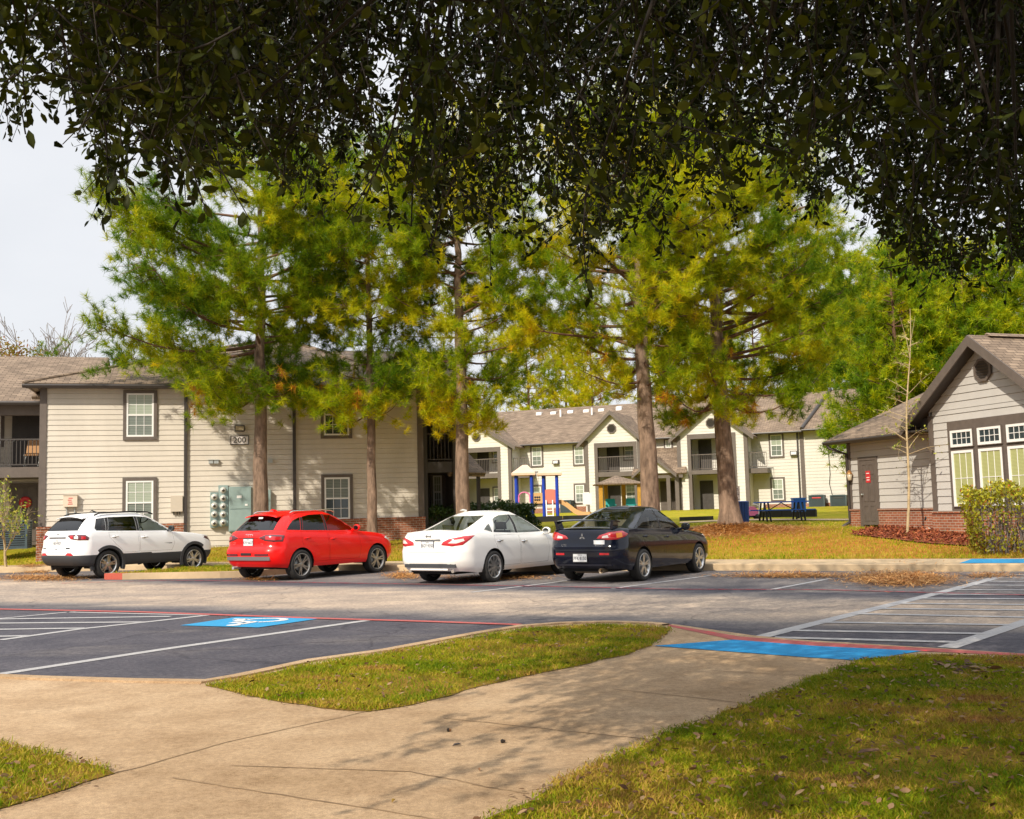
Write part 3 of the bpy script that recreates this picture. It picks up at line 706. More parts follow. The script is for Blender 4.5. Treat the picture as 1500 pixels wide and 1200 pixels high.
# things on the front wall
a, z = e_(351, 645); s = empty('house_number_sign', W2.p(a, z, .03), 'white rectangular sign reading 200 under the wall lamp', 'sign')
mb = MB(); W2.box(mb, a-.29, a+.29, z-.15, z+.15, .02, .05); W2.ring(mb, a-.29, a+.29, z-.15, z+.15, .025, .05, .06, 1); mb.build('panel', [mat('sign_white', (.72, .68, .66), .5), M_DARK], s)
def text(name, body, W, a, z, d, h, m, parent, align='CENTER', ext=.004, rot=None, bold=False, loc=None, M3=None, sx=1.):
    cu = bpy.data.curves.new(name, 'FONT'); cu.body = body; cu.size = h*1.38; cu.align_x = align; cu.align_y = 'CENTER'; cu.extrude = ext; cu.offset = .012*h if bold else 0
    cu.resolution_u = 2
    o = bpy.data.objects.new(name, cu); COL.objects.link(o); dg = bpy.context.evaluated_depsgraph_get(); dg.update()
    me = bpy.data.meshes.new_from_object(o.evaluated_get(dg)); COL.objects.unlink(o); bpy.data.objects.remove(o)
    if M3 is None:
        p = W.p(a, z, d); M3 = Matrix(((W.u[0], 0, W.n[0], p[0]), (W.u[1], 0, W.n[1], p[1]), (0, 1, 0, p[2]), (0, 0, 0, 1)))
    me.transform(Matrix.Diagonal((sx, 1, 1, 1))); me.transform(M3)
    if parent is not None and parent.name in WL and loc is None: me.transform(Matrix.Translation(-Vector(WL[parent.name])))
    me.materials.clear()
    return link_mesh(name, me, parent, [m])
text('lettering', '200', W2, a, z-.005, .052, .19, M_DARK, s, bold=True, sx=1.05)
a, z = e_(351, 628); s = empty('wall_lamp', W2.p(a, z, 0), 'bronze box floodlight above the 200 sign', 'lamp')
mb = MB(); mb.prism([W2.p(a-.16, z-.1, .02), W2.p(a-.16, z+.1, .02), W2.p(a-.16, z+.1, .12), W2.p(a-.16, z-.1, .2)], W2.u*.32); mb.build('housing', M_DARK, s)
mb = MB(); mb.quad(W2.p(a-.13, z-.07, .192), W2.p(a+.13, z-.07, .192), W2.p(a+.13, z+.065, .139), W2.p(a-.13, z+.065, .139)); mb.build('lens', mat('lamp_glass', (.45, .36, .22), .25, spec=.7), s)
for x in (309, 317):
    a, z = e_(x, 677); mb = MB(); W2.box(mb, a-.07, a+.07, z-.05, z+.06, .02, .10); W2.box(mb, a-.085, a+.085, z+.06, z+.075, .02, .13); mb.build('wall_vent', M_METAL, B200)
a, z = e_(396, 676); mb = MB(); W2.box(mb, a-.07, a+.07, z-.05, z+.06, .02, .12); mb.build('wall_vent', M_METAL, B200)
# electric meters and cabinet
ms = empty('electric_meter_bank', W2.p(5.75, 1.4, 0), 'grey green bank of round glass electric meters beside the cabinet', 'meter bank')
a0, z0 = e_(308, 773); a1, z1 = e_(320, 721); b1, zt = e_(334, 711)
mb = MB(); W2.box(mb, a0, a1-.01, z0, z1, .02, .16); W2.box(mb, a1, b1, z0+.03, zt, .02, .17)
for zz in np.linspace(z0+.1, z1-.1, 5): W2.ring(mb, a0+.03, a1-.03, zz-.1, zz+.1, .012, .16, .172)
mb.build('housing', M_BOX, ms)
for col, (aa, zs_) in enumerate((((a0+a1)/2, np.linspace(z0+.14, z1-.16, 4)), ((a1+b1)/2, np.linspace(z0+.15, zt-.16, 5)))):
    for zz in zs_:
        mb = MB(); mb.lathe([(.0, 0), (.105, 0), (.105, .03), (.085, .035), (.08, .11), (.06, .14), (0, .15)], W2.p(aa, zz, .165), W2.n, 16); mt_ = mb.build('meter', mat('meter_glass', (.55, .55, .52), .15, spec=.8, var=.2, scale=9), ms)
        mb = MB(); mb.lathe([(.0, 0), (.045, 0), (.045, .01), (0, .012)], W2.p(aa, zz-.01, .31), W2.n, 10); mb.build('dial', M_DARK, mt_)
cab = empty('utility_cabinet', W2.p(6.3, 1.2, 0), 'tall grey green electrical cabinet to the right of the meters', 'cabinet')
a0, z0 = e_(335, 779); a1, z1 = e_(368, 713)
mb = MB(); W2.box(mb, a0, a1, z0, z1, .02, .30); mb.build('body', M_BOX, cab)
mb = MB(); W2.box(mb, a0+.02, a1-.02, z0+.03, (z0+z1)/2-.01, .30, .32); mb.build('door', M_BOX, cab); mb = MB(); W2.box(mb, a0+.02, a1-.02, (z0+z1)/2+.01, z1-.03, .30, .32); mb.build('door', M_BOX, cab)
mb = MB(); W2.box(mb, a1-.2, a1-.12, (z0+z1)/2+.1, (z0+z1)/2+.16, .32, .335); mb.build('latch', M_WHITE, cab)
mb = MB(); W2.box(mb, a0+.25, a0+.4, (z0+z1)/2+.35, (z0+z1)/2+.43, .32, .324); mb.build('sticker', M_WHITE, cab)
mb = MB(); W2.box(mb, e_(388, 718)[0], e_(396, 718)[0], e_(390, 752)[1], e_(390, 718)[1], .02, .2); W2.box(mb, e_(390, 718)[0], e_(394, 718)[0], .6, e_(390, 752)[1], .04, .09); tag(mb.build('junction_box', M_BOX), 'narrow green junction box with conduit behind the pine trunk', 'junction box')
a, z = e_(104, 734); s = empty('telephone_box', W2.p(a, z, 0), 'cream wall box with red lettering behind the white hatchback', 'utility box')
mb = MB(); W2.box(mb, a-.2, a+.2, z-.18, z+.18, .02, .16); W2.box(mb, a-.21, a+.21, z+.17, z+.185, .02, .18); mb.build('body', mat('cream_box', (.64, .55, .44), .6), s)
for o_ in (-.13, .1): mb = MB(); W2.box(mb, a+o_, a+o_+.03, 1.0, z-.18, .03, .06); mb.build('conduit', M_METAL, s)
mb = MB()
for k in range(4): W2.box(mb, a-.07+.02*(k % 2), a+.07-.015*(k % 3), z-.11+.06*k, z-.085+.06*k, .16, .163)
mb.build('printed_notice', M_RED, s)
a, z = e_(259, 738); s = empty('cable_box', W2.p(a, z, 0), 'beige cable box with short conduits beside the downspout', 'utility box')
mb = MB(); W2.box(mb, a-.18, a+.18, z-.25, z+.25, .02, .15); mb.build('body', mat('beige_box', (.52, .46, .38), .6), s)
for o_ in (-.1, 0, .08): mb = MB(); W2.box(mb, a+o_, a+o_+.03, z-.36, z-.25, .05, .08); mb.build('conduit', M_DARK, s)
# red wreath sign on the left ground-floor door, chair on the balcony
c = WL_.p(-1.03, zl0+1.45, -1.52); mb = MB(); mb.lathe([(.06, 0), (.15, .0), (.2, .03), (.2, .06), (.13, .08), (.06, .05)], c, WL_.n, 14); tag(mb.build('door_wreath', M_RED), 'round red wreath on the left ground floor door', 'wreath')
ch = empty('balcony_chair', WL_.p(-.7, zf+.12, -.5), 'tan folding chair behind the upper left balcony railing', 'chair')
mb = MB(); mb.prism([WL_.p(-.85, zf+.55, -.4), WL_.p(-.85, zf+1.1, -.75), WL_.p(-.85, zf+1.1, -.72), WL_.p(-.85, zf+.55, -.37)], WL_.u*.45); mb.build('backrest', mat('tan_canvas', (.4, .22, .1), .8), ch)
mb = MB(); WL_.box(mb, -.85, -.4, zf+.5, zf+.54, -.42, -.0); mb.build('seat', mat('tan_canvas', (.4, .22, .1), .8), ch)
for aa in (-.85, -.42):
    mb = MB(); mb.tube([WL_.p(aa, zf+.12, -.45), WL_.p(aa, zf+.52, .0)], .014, 6); mb.tube([WL_.p(aa, zf+.12, .0), WL_.p(aa, zf+.52, -.42)], .014, 6); mb.build('leg', M_METAL, ch)

def ac_unit(name, W, a0, a1, z0, z1, dep, label, d0=.0, plate=False):
    s = empty(name, W.p((a0+a1)/2, z0, d0), label, 'air conditioner', 'air conditioning units beside the walls')
    mb = MB(); n = max(5, int((z1-z0)/.075))
    W.box(mb, a0+.03, a1-.03, z0+.03, z1-.04, d0+.03, d0+dep-.03, 1)
    for k in range(n):
        zz = z0+.06+(z1-z0-.14)*k/n; W.box(mb, a0, a1, zz, zz+.035, d0, d0+dep)
    mb.build('louvre', [M_ACU, M_BLACK], s)
    mb = MB(); W.box(mb, a0-.015, a1+.015, z1-.06, z1, d0-.015, d0+dep+.015); W.box(mb, a0-.015, a1+.015, z0, z0+.05, d0-.015, d0+dep+.015)
    for aa in (a0-.01, a1-.05):
        for dd in (d0-.01, d0+dep-.05): W.box(mb, aa, aa+.06, z0, z1-.02, dd, dd+.06)
    mb.build('casing', M_ACU, s)
    mb = MB(); c = W.p((a0+a1)/2, z1, d0+dep/2); r = min(a1-a0, dep)*.42
    mb.lathe([(.02, .005), (r, .005), (r, .02), (.02, .02)], c, (0, 0, 1), 20); mb.build('fan_grille', M_BLACK, s)
    if plate: mb = MB(); W.box(mb, a0+.2, a1-.2, z1-.2, z1-.14, d0+dep, d0+dep+.006); mb.build('name_plate', M_RED if plate == 1 else M_DARK, s)
    return s
WA = Wall(gz(0, 803, .72)[:2], 15)
a1 = WA.px(39, 800)[0]; z1 = WA.px(20, 762)[1]; ac_unit('air_conditioner', WA, a1-1.0, a1, .68, z1, .85, 'large slatted grey air conditioner left of the cream block', d0=-.85)
# ------------------------------------------------ far apartment building
ang = -22
WF = Wall(np.array([(1137-750)/1560*67, 67.0]), ang); f_ = WF.px
FAR = empty('apartment_building', WF.p(-10, 1.2, 0), 'long cream two storey apartment block with gabled balcony bays behind the playground', 'building')
fz0 = 1.0; fze = 5.95; AL, AR = -27., 8.2
wins = []
for (xa, xb, ya, yb) in [(777, 795.5, 653, 685), (839, 857, 652, 683), (1125.5, 1147.5, 635, 671.5), (1128, 1149.5, 699.5, 735), (840.5, 858, 708.5, 739), (778.5, 795, 711, 742)]:
    a0 = f_(xa, ya)[0]; a1 = f_(xb, ya)[0]; z1 = f_(xa, ya)[1]; z0 = f_(xa, yb)[1]; wins.append((a0, a1, z0, z1))
mb = MB(); WF.siding(mb, AL, AR, fz0, fze, h=.2); mb.build('wall', M_CREAM2, FAR)
for w in wins: window(WF, FAR, *w, .02, tw=.11, cols=2)
a0 = f_(1095, 740)[0]
mb = MB(); WF.box(mb, a0+1.0, AR, fz0-.6, f_(1140, 737)[1]-.06, -.1, .08); mb.build('brick_base', M_BRICK, FAR)
mb = MB(); WF.box(mb, AL, -14, fz0-.6, 1.55, -.1, .08); WF.box(mb, -14, f_(872, 740)[0], fz0-.6, 1.62, -.1, .08); mb.build('brick_base', M_BRICK, FAR)
rz, rd = 8.9, -5.6
slope = (rz-fze)/(-rd+.5)
roofquad('roof', FAR, [WF.p(AL, fze, .5), WF.p(1.62, fze, .5), WF.p(3.4, rz, rd), WF.p(AL, rz, rd)]); roofquad('roof', FAR, [WF.p(AL, fze, -11.7), WF.p(AR, fze, -11.7), WF.p(AR, rz, rd), WF.p(AL, rz, rd)])
gutter(WF, FAR, AL, 1.6, fze, .5)
# right-hand wing: same wall line, its roof hips back to the right
roofquad('wing_roof', FAR, [WF.p(1.62, fze+.06, .62), WF.p(AR, fze+.06, .62), WF.p(4.6, rz+.05, rd), WF.p(2.9, rz+.05, rd)])
roofquad('wing_roof', FAR, [WF.p(AR, fze+.06, .62), WF.p(AR, fze+.06, -12), WF.p(4.6, rz+.05, rd)])
mb = MB(); mb.tube([WF.p(1.62, fze+.1, .6), WF.p(2.9, rz+.1, rd)], .12, 6); mb.build('valley_flashing', M_GUT, FAR)
gutter(WF, FAR, 1.62, AR, fze+.06, .62)
a = f_(1176, 680)[0]
mb = MB(); WF.box(mb, a-.12, a+.12, fz0, fze-.05, .0, .06); mb.build('corner_board', M_TRIM, FAR); mb = MB(); WF.box(mb, a-.3, a-.2, fz0, fze-.05, .0, .09); mb.build('downspout', M_GUT, FAR)
a = f_(1214, 680)[0]; mb = MB(); mb.tube([WF.p(a, 5.9, .05), WF.p(a+.05, 3.2, .05), WF.p(a-.02, 2.6, .05), WF.p(a+.15, 1.7, .05)], .022, 6); mb.build('cable', M_BLACK, FAR)
for x in (748, 763, 808, 818): 
    pass
for (x, y) in ((740, 0),): pass
# roof vents along the ridge
sl = lambda s: (fze+slope*(.5+s))
for (x, y, hh) in [(790, 604.5, .16), (811, 603.5, .14), (836, 602, .16), (859, 600, .14), (881, 598.5, .14), (907, 597, .22)]:
    s_ = 4.7; aa = WF.px(x, y, -s_)[0]; z = sl(s_)
    mb = MB(); mb.prism([WF.p(aa-.2, z-.2, -s_+.2), WF.p(aa-.2, z+hh-.05, -s_+.15), WF.p(aa-.2, z+hh+.0, -s_-.15), WF.p(aa-.2, z-.0, -s_-.2)], WF.u*.4); mb.build('roof_vent', M_WHITE, FAR)
for (x, y) in [(821, 605), (867, 603)]:
    s_ = 4.0; aa = WF.px(x, y, -s_)[0]; z = sl(s_); mb = MB(); mb.tube([WF.p(aa, z-.1, -s_), WF.p(aa, z+.5, -s_)], .07, 8); mb.build('vent_pipe', M_WHITE, FAR)
def bay(xl, xr, xo0, xo1, peak, ybeam, yfloor0, yfloor1, dd=1.7, label='', vent=True, wx=None, side_balc=None):
    q = lambda x, y: WF.px(x, y, dd)
    aL = q(xl, 680)[0]; aR = q(xr, 680)[0]; o0 = q(xo0, 680)[0]; o1 = q(xo1, 680)[0]; ap, zp = q(*peak)
    ap = (aL+aR)/2; ztop = fze-.05; zbm = q(xo1, ybeam)[1]; z1 = q(xo1, yfloor0)[1]; z0 = q(xo1, yfloor1)[1]
    zp -= .25; ov = .45; sl_ = (zp-ztop)/(aR-ap)
    mb = MB(); WF.siding(mb, aL+.0, aR, fz0, ztop, dd, h=.2, holes=[(o0, o1, fz0-.1, zbm)]); WF.siding(mb, aL, aR, ztop, zp, dd, h=.2, left=lambda z: aL+(z-ztop)/sl_, right=lambda z: aR-(z-ztop)/sl_)
    mb.quad(WF.p(aL, fz0, 0), WF.p(aL, fz0, dd), WF.p(aL, ztop, dd), WF.p(aL, ztop, 0)); mb.quad(WF.p(aR, fz0, dd), WF.p(aR, fz0, 0), WF.p(aR, ztop, 0), WF.p(aR, ztop, dd)); mb.build('bay_wall', M_CREAM2, FAR)
    for a in (aL, aR-.2): mb = MB(); WF.box(mb, a-.02, a+.22, fz0, ztop, dd-.15, dd+.05); mb.build('corner_board', M_TRIM, FAR)
    mb = MB(); WF.box(mb, o0-.22, o1+.22, zbm-.02, zbm+.28, dd-.2, dd+.055); mb.build('beam', M_TRIM, FAR)
    for a in (o0-.22, o1): mb = MB(); WF.box(mb, a, a+.22, fz0, zbm-.02, dd-.25, dd+.055); mb.build('column', M_TRIM, FAR)
    mb = MB(); WF.box(mb, o0, o1, z0, z1, .03, dd+.03); mb.build('balcony_floor', M_TRIM, FAR)
    railing(WF, FAR, o0, o1, z1-.02, 1.02, dd-.05, M_TRIM)
    # inside the recess: door and window on each storey
    wd = o1-o0
    for zz in (fz0+.05, z1):
        door(WF, FAR, o0+.12, o0+.12+.85, zz, zz+2.0, .06, M_DARK, handle=False)
        window(WF, FAR, o0+wd*.52, o0+wd*.52+1.0, zz+.75, zz+2.1, .03, tw=.09, cols=2)
    # roof of the bay
    zo = ztop-ov*sl_
    back = lambda z: -(z-fze)/slope+.5
    for sg, ae in ((-1, aL), (1, aR)):
        roofquad('bay_roof', FAR, [WF.p(ae+sg*ov, zo+.12, dd+.35), WF.p(ap, zp+.17, dd+.35), WF.p(ap, zp+.17, back(zp+.17)-.2), WF.p(ae+sg*ov, zo+.12, .2)])
        mb = MB(); mb.prism([WF.p(ae+sg*ov, zo+.13, dd+.36), WF.p(ap, zp+.19, dd+.36), WF.p(ap, zp-.08, dd+.36), WF.p(ae+sg*ov, zo-.12, dd+.36)], WF.n*.05); mb.build('rake_board', M_TRIM, FAR)
    if vent: octvent(WF, FAR, ap, ztop+(zp-ztop)*.42, dd+.02, .33)
    if side_balc:
        mb = MB(); WF.box(mb, aR, aR+1.1, z0-.05, z1, .03, 1.35); mb.build('side_balcony', M_TRIM, FAR); railing(WF, FAR, aR+.02, aR+1.08, z1, 1.0, 1.3, M_TRIM)
    return aL, aR, z0, z1
bay(650, 749, 683, 729, (701, 616), 661, 693, 700, side_balc=True)
bay(857.5, 939, 876, 928.5, (895, 600.5), 653, 690, 697)
bay(993, 1096, 1013, 1074, (1041, 591), 640, 687, 693, side_balc=True)
# entry between the two right bays
q = lambda x, y, d=0: WF.px(x, y, d)
a0, z1 = q(972.5, 643); a1, z0 = q(986, 658); window(WF, FAR, a0, a1, z0, z1, .03, tw=.1, cols=2, sashes=1)
a0 = q(938, 690, 1.5)[0]; a1 = q(1003, 690, 1.5)[0]; z0 = q(970, 694, 1.5)[1]; zt = z0+1.75
roofquad('entry_roof', FAR, [WF.p(a0-.4, z0, 2.2), WF.p(a1+.3, z0, 2.2), WF.p(a1-.3, zt, .0), WF.p(a0-.4, zt, 0)])
am = q(960, 690, 2.2)[0]; hw = 1.15; zg = z0+.95
mb = MB(); WF.siding(mb, am-hw, am+hw, z0, zg, 2.25, h=.2, left=lambda z: am-hw+(z-z0)*hw/(zg-z0), right=lambda z: am+hw-(z-z0)*hw/(zg-z0)); mb.build('entry_gable', M_CREAM2, FAR)
for sg in (-1, 1):
    roofquad('entry_roof', FAR, [WF.p(am+sg*(hw+.3), z0-.1, 2.6), WF.p(am, zg+.15, 2.6), WF.p(am, zg+.15, .8), WF.p(am+sg*(hw+.3), z0-.1, 1.8)])
    mb = MB(); mb.prism([WF.p(am+sg*(hw+.3), z0-.12, 2.61), WF.p(am, zg+.16, 2.61), WF.p(am, zg-.05, 2.61), WF.p(am+sg*(hw+.3), z0-.3, 2.61)], WF.n*.04); mb.build('rake_board', M_TRIM, FAR)
mb = MB(); WF.box(mb, a0, a1, z0-.3, z0-.02, 1.9, 2.1); mb.build('beam', M_TRIM, FAR)
for a in (a0+.3, (a0+a1)/2+.5, a1-.4): mb = MB(); WF.box(mb, a-.12, a+.12, fz0, z0-.3, 1.9, 2.1); mb.build('column', M_TRIM, FAR)
door(WF, FAR, a0+.9, a0+1.9, fz0, fz0+2.1, .05, M_TRIM, handle=False); door(WF, FAR, a1-1.6, a1-.6, fz0, fz0+2.1, .05, M_TRIM, handle=False)
for (x, y, lb) in ((1163, 664, 'small bronze floodlight on the far wall by the corner trim'), (815, 677, 'dark floodlight above the playground roofs on the far wall')):
    a, z = f_(x, y); mb = MB(); mb.prism([WF.p(a-.22, z-.14, .02), WF.p(a-.22, z+.14, .02), WF.p(a-.22, z+.14, .14), WF.p(a-.22, z-.14, .26)], WF.u*.44); s = mb.build('wall_lamp', M_DARK); tag(s, lb, 'lamp')
    mb = MB(); mb.quad(WF.p(a-.16, z-.09, .25), WF.p(a+.16, z-.09, .25), WF.p(a+.16, z+.09, .165), WF.p(a-.16, z+.09, .165)); mb.build('lens', mat('lamp_glass_pale', (.6, .58, .52), .25), s)
for i, (xa, xb, lb) in enumerate(((1185, 1208, 'left one of two slatted air conditioners at the far wall, red name plate'), (1216.5, 1240, 'right one of two slatted air conditioners at the far wall, dark plate'))):
    a0 = WF.px(xa, 740, 1.2)[0]; a1 = WF.px(xb, 740, 1.2)[0]; zA = WF.px(xa, 725.5, 1.2)[1]; zB = WF.px(xa, 745.5, 1.2)[1]; ac_unit('air_conditioner', WF, a0, a1, min(zB, 1.1), zA, .9, lb, d0=.3, plate=1+i)
a0 = WF.px(822, 740, .8)[0]; a1 = WF.px(837, 740, .8)[0]; zA = WF.px(830, 733, .8)[1]; ac_unit('air_conditioner', WF, a0, a1, 1.0, zA, .8, 'dark air conditioner behind the playground slide', d0=.2)

# ------------------------------------------------ clubhouse on the right
WC = Wall((11.94, 30.0), 109-180); c_ = WC.px
CL = empty('clubhouse', WC.p(2, .5, 0), 'single storey grey clapboard clubhouse with a steep gable on a red brick base', 'building')
cz = .42; cbr = 1.08; A0, A1 = -.24, 4.28; apx = 2.02; zE = 3.92; zP = 5.62; sc = (zP-zE)/(apx-A0)
mb = MB(); WC.siding(mb, A0+.14, A1, cbr+.05, zE, h=.205, lip=.022, holes=[(.5, 3.62, 1.2, 3.42)]); WC.siding(mb, A0, A1, zE, zP, h=.205, lip=.022, left=lambda z: A0+(z-zE)/sc, right=lambda z: A1-(z-zE)/sc)
mb.quad(WC.p(A0, cz, 0), WC.p(A0, zE, 0), WC.p(A0, zE, -8), WC.p(A0, cz, -8)); mb.quad(WC.p(A1, cz, 0), WC.p(A1, cz, -8), WC.p(A1, zE, -8), WC.p(A1, zE, 0)); mb.build('wall', M_GREY, CL)
mb = MB(); WC.box(mb, A0-.02, A1+.02, cz-.5, cbr, -.3, .09); WC.box(mb, A0-.05, A1+.05, cbr, cbr+.05, -.3, .13); mb.build('brick_base', M_BRICK, CL)
mb = MB(); WC.box(mb, A0-.01, A0+.16, cbr+.05, zE-.1, -.2, .05); mb.build('corner_board', M_TRIM, CL)
mb = MB(); WC.box(mb, .48, 3.64, 1.125, 3.60, -.06, .03); mb.build('window_surround', M_TRIM, CL)
for k in range(3):
    b0 = .60+1.02*k; b1 = b0+.88
    window(WC, CL, b0, b1, 2.86, 3.36, .03, tw=.02, sashes=1, cols=4, blind=[M_PANE], frame_w=.07)
    window(WC, CL, b0, b1, 1.24, 2.80, .03, tw=.02, sashes=1, cols=3, blind=[M_YBLIND], frame_w=.075)
octvent(WC, CL, 1.98, 4.86, .03, .33)
ov = .62; fo = .5; zo = zE-ov*sc
for sg, ae in ((-1, A0), (1, A1)):
    roofquad('roof', CL, [WC.p(ae+sg*ov, zo+.14, fo), WC.p(apx, zP+.16, fo), WC.p(apx, zP+.16, -12), WC.p(ae+sg*ov, zo+.14, -12)], th=.08)
    mb = MB(); mb.prism([WC.p(ae+sg*ov, zo+.13, fo), WC.p(apx, zP+.15, fo), WC.p(apx, zP-.14, fo), WC.p(ae+sg*ov, zo-.16, fo)], WC.n*.045); mb.build('rake_board', M_TRIM, CL)
    mb = MB(); mb.prism([WC.p(ae+sg*ov, zo+.02, fo-.01), WC.p(apx, zP+.04, fo-.01), WC.p(apx, zP+.02, fo-.01), WC.p(ae+sg*ov, zo+.0, fo-.01)], -WC.n*(fo-.03)); mb.build('soffit', M_DARK, CL)
    mb = MB(); WC.box(mb, ae+sg*ov-.02*(sg > 0), ae+sg*ov+.02*(sg < 0)+.0, zo-.1, zo+.1, -12, fo); mb.build('fascia', M_TRIM, CL)
mb = MB(); WC.box(mb, A0-ov+.02, A0, zo-.06, zo-.02, -6, fo-.05); WC.box(mb, A0-.35, A0-.0, zo-.03, zE-.15, .0, .03); mb.build('eave_return', M_DARK, CL)
mb = MB(); mb.prism([WC.p(apx-.16, zP+.13, fo-.6), WC.p(apx, zP+.23, fo-.6), WC.p(apx+.16, zP+.13, fo-.6)], -WC.n*11); mb.build('ridge_cap', M_ROOF, CL)
# wing with the door
WW = Wall(WC.p(0, 0, -.6)[:2], 109-180); w_ = WW.px
wz = .55; wbr = 1.17; wl = -4.85; we = 3.42
mb = MB(); WW.siding(mb, wl+.12, -.1, wbr+.05, we, h=.205, lip=.022, holes=[(-4.3, -3.4, 0, 2.8)])
mb.quad(WW.p(wl, wz, 0), WW.p(wl, we, 0), WW.p(wl, we, -6), WW.p(wl, wz, -6)); mb.build('wall', M_GREY, CL)
for a0, a1 in ((wl-.02, -4.32), (-3.38, -.1)):
    mb = MB(); WW.box(mb, a0, a1, wz-.5, wbr, -.3, .08); WW.box(mb, a0, a1, wbr, wbr+.05, -.3, .12); mb.build('brick_base', M_BRICK, CL)
mb = MB(); WW.box(mb, wl, wl+.14, wbr+.05, we, -.2, .05); mb.build('corner_board', M_TRIM, CL)
dr = door(WW, CL, -4.22, -3.47, .72, 2.76, .02, M_TRIM)
mb = MB(); WW.box(mb, -4.32, -4.22, .6, 2.86, -.06, .05); WW.box(mb, -3.47, -3.37, .6, 2.86, -.06, .05); WW.box(mb, -4.22, -3.47, 2.76, 2.86, -.06, .05); mb.build('door_frame', M_TRIM, CL)
wo = .5
e0 = WW.p(wl-wo, we+.05, wo); e1 = WW.p(1.5, we+.05, wo); ra_, rz_ = WW.px(1402, 551, -4.0); rk = WW.p(ra_, rz_, -4.0); rk2 = WW.p(max(1.5, ra_+.5), rz_, -4.0); eb = WW.p(wl-wo, we+.05, -7.2)
roofquad('wing_roof', CL, [e0, e1, rk2, rk]); roofquad('wing_roof', CL, [e0, rk, eb])
gutter(WW, CL, wl-wo, -.3, we+.03, wo)
mb = MB(); WW.box(mb, wl-wo+.03, -.3, we-.07, we-.055, -.0, wo-.02); mb.build('soffit', M_DARK, CL)
mb = MB(); mb.tube([WW.p(wl-.35, we-.08, wo+.05), WW.p(wl-.3, we-.2, wo), WW.p(wl+.03, we-.42, .08), WW.p(wl+.03, .95, .08), WW.p(wl+.03, .8, .1), WW.p(wl-.1, .66, .3)], .05, 8); mb.build('downspout', M_GUT, CL)
# on its wall
lt = empty('wall_lantern', WW.p(-4.62, 2.3, .1), 'small brass carriage lantern left of the brown clubhouse door', 'lamp')
mb = MB(); mb.lathe([(.0, .34), (.05, .3), (.09, .24), (.1, .22), (.1, .2)], WW.p(-4.62, 2.15, .16), (0, 0, 1), 8); mb.box(*np.array([[-.01, .01]]*3).ravel()) if False else None; mb.tube([WW.p(-4.62, 2.3, .02), WW.p(-4.62, 2.42, .1), WW.p(-4.62, 2.47, .16)], .014, 6); mb.build('bracket', mat('brass', (.45, .22, .08), .4, metal=.6), lt)
mb = MB(); mb.lathe([(.05, 0), (.065, .02), (.09, .2), (.05, .21)], WW.p(-4.62, 2.15, .16), (0, 0, 1), 8); mb.build('glass', mat('lantern_glass', (.5, .42, .3), .2), lt)
sg_ = empty('door_sign', WW.p(-3.84, 2.2, .04), 'red notice plate on the brown clubhouse door', 'sign')
mb = MB(); WW.box(mb, -3.95, -3.73, 2.05, 2.42, .036, .046); mb.build('plate', M_RED, sg_)
mb = MB(); [WW.box(mb, -3.91, -3.77, z, z+.025, .046, .048) for z in (2.12, 2.2, 2.33)]; mb.build('printed_line', M_WHITE, sg_)
# ================================================================== CARS
def carpaint(name, col, rough=.28, metal=0., coat=1.):
    m = mat(name, col, rough, metal=metal, coat=coat, spec=.3); return m
M_TYRE = mat('tyre_rubber', (.022, .021, .02), .85, .2, 20, .3, 120)
M_RIM = mat('alloy_rim', (.55, .55, .54), .28, metal=.85)
M_RIMG = mat('grey_alloy_rim', (.36, .345, .32), .3, metal=.8)
M_CLAD = mat('charcoal_cladding', (.035, .037, .042), .65)
M_CHROME = mat('chrome', (.7, .71, .72), .12, metal=1.)
M_TAIL = mat('red_tail_lens', (.48, .012, .018), .12, spec=.8, coat=.6)
M_TAILD = mat('smoked_tail_lens', (.10, .012, .018), .12, spec=.8, coat=.6)
M_TAILC = mat('clear_lamp_lens', (.75, .66, .62), .15, spec=.8, coat=.5)
M_AMBER = mat('amber_lens', (.75, .25, .02), .15, spec=.8)
M_GLASS = glassmat('tinted_car_glass', (.84, .88, .84), .01)
M_PRIV = glassmat('privacy_car_glass', (.05, .052, .06), .03)
M_INT = mat('dark_cabin_lining', (.03, .03, .032), .8)
M_SEAT = mat('beige_seat_fabric', (.22, .19, .15), .85)
M_PLATE = mat('white_number_plate', (.66, .67, .68), .4)
M_INK = mat('dark_ink', (.03, .035, .06), .5)
M_UNDER = mat('black_underbody', (.01, .01, .01), .9)
def ip(P, x):
    P = np.array(P, float); xs = P[:, 0]; x = np.clip(x, xs[0], xs[-1]); n = len(xs)
    m = np.zeros(n); d = np.diff(P[:, 1])/np.diff(xs); m[0] = d[0]; m[-1] = d[-1]
    for i in range(1, n-1): m[i] = 0 if d[i-1]*d[i] <= 0 else 2*d[i-1]*d[i]/(d[i-1]+d[i])
    i = np.clip(np.searchsorted(xs, x)-1, 0, n-2); h = xs[i+1]-xs[i]; s = (x-xs[i])/h
    return P[i, 1]*(1+2*s)*(1-s)**2 + h*m[i]*s*(1-s)**2 + P[i+1, 1]*s*s*(3-2*s) + h*m[i+1]*s*s*(s-1)
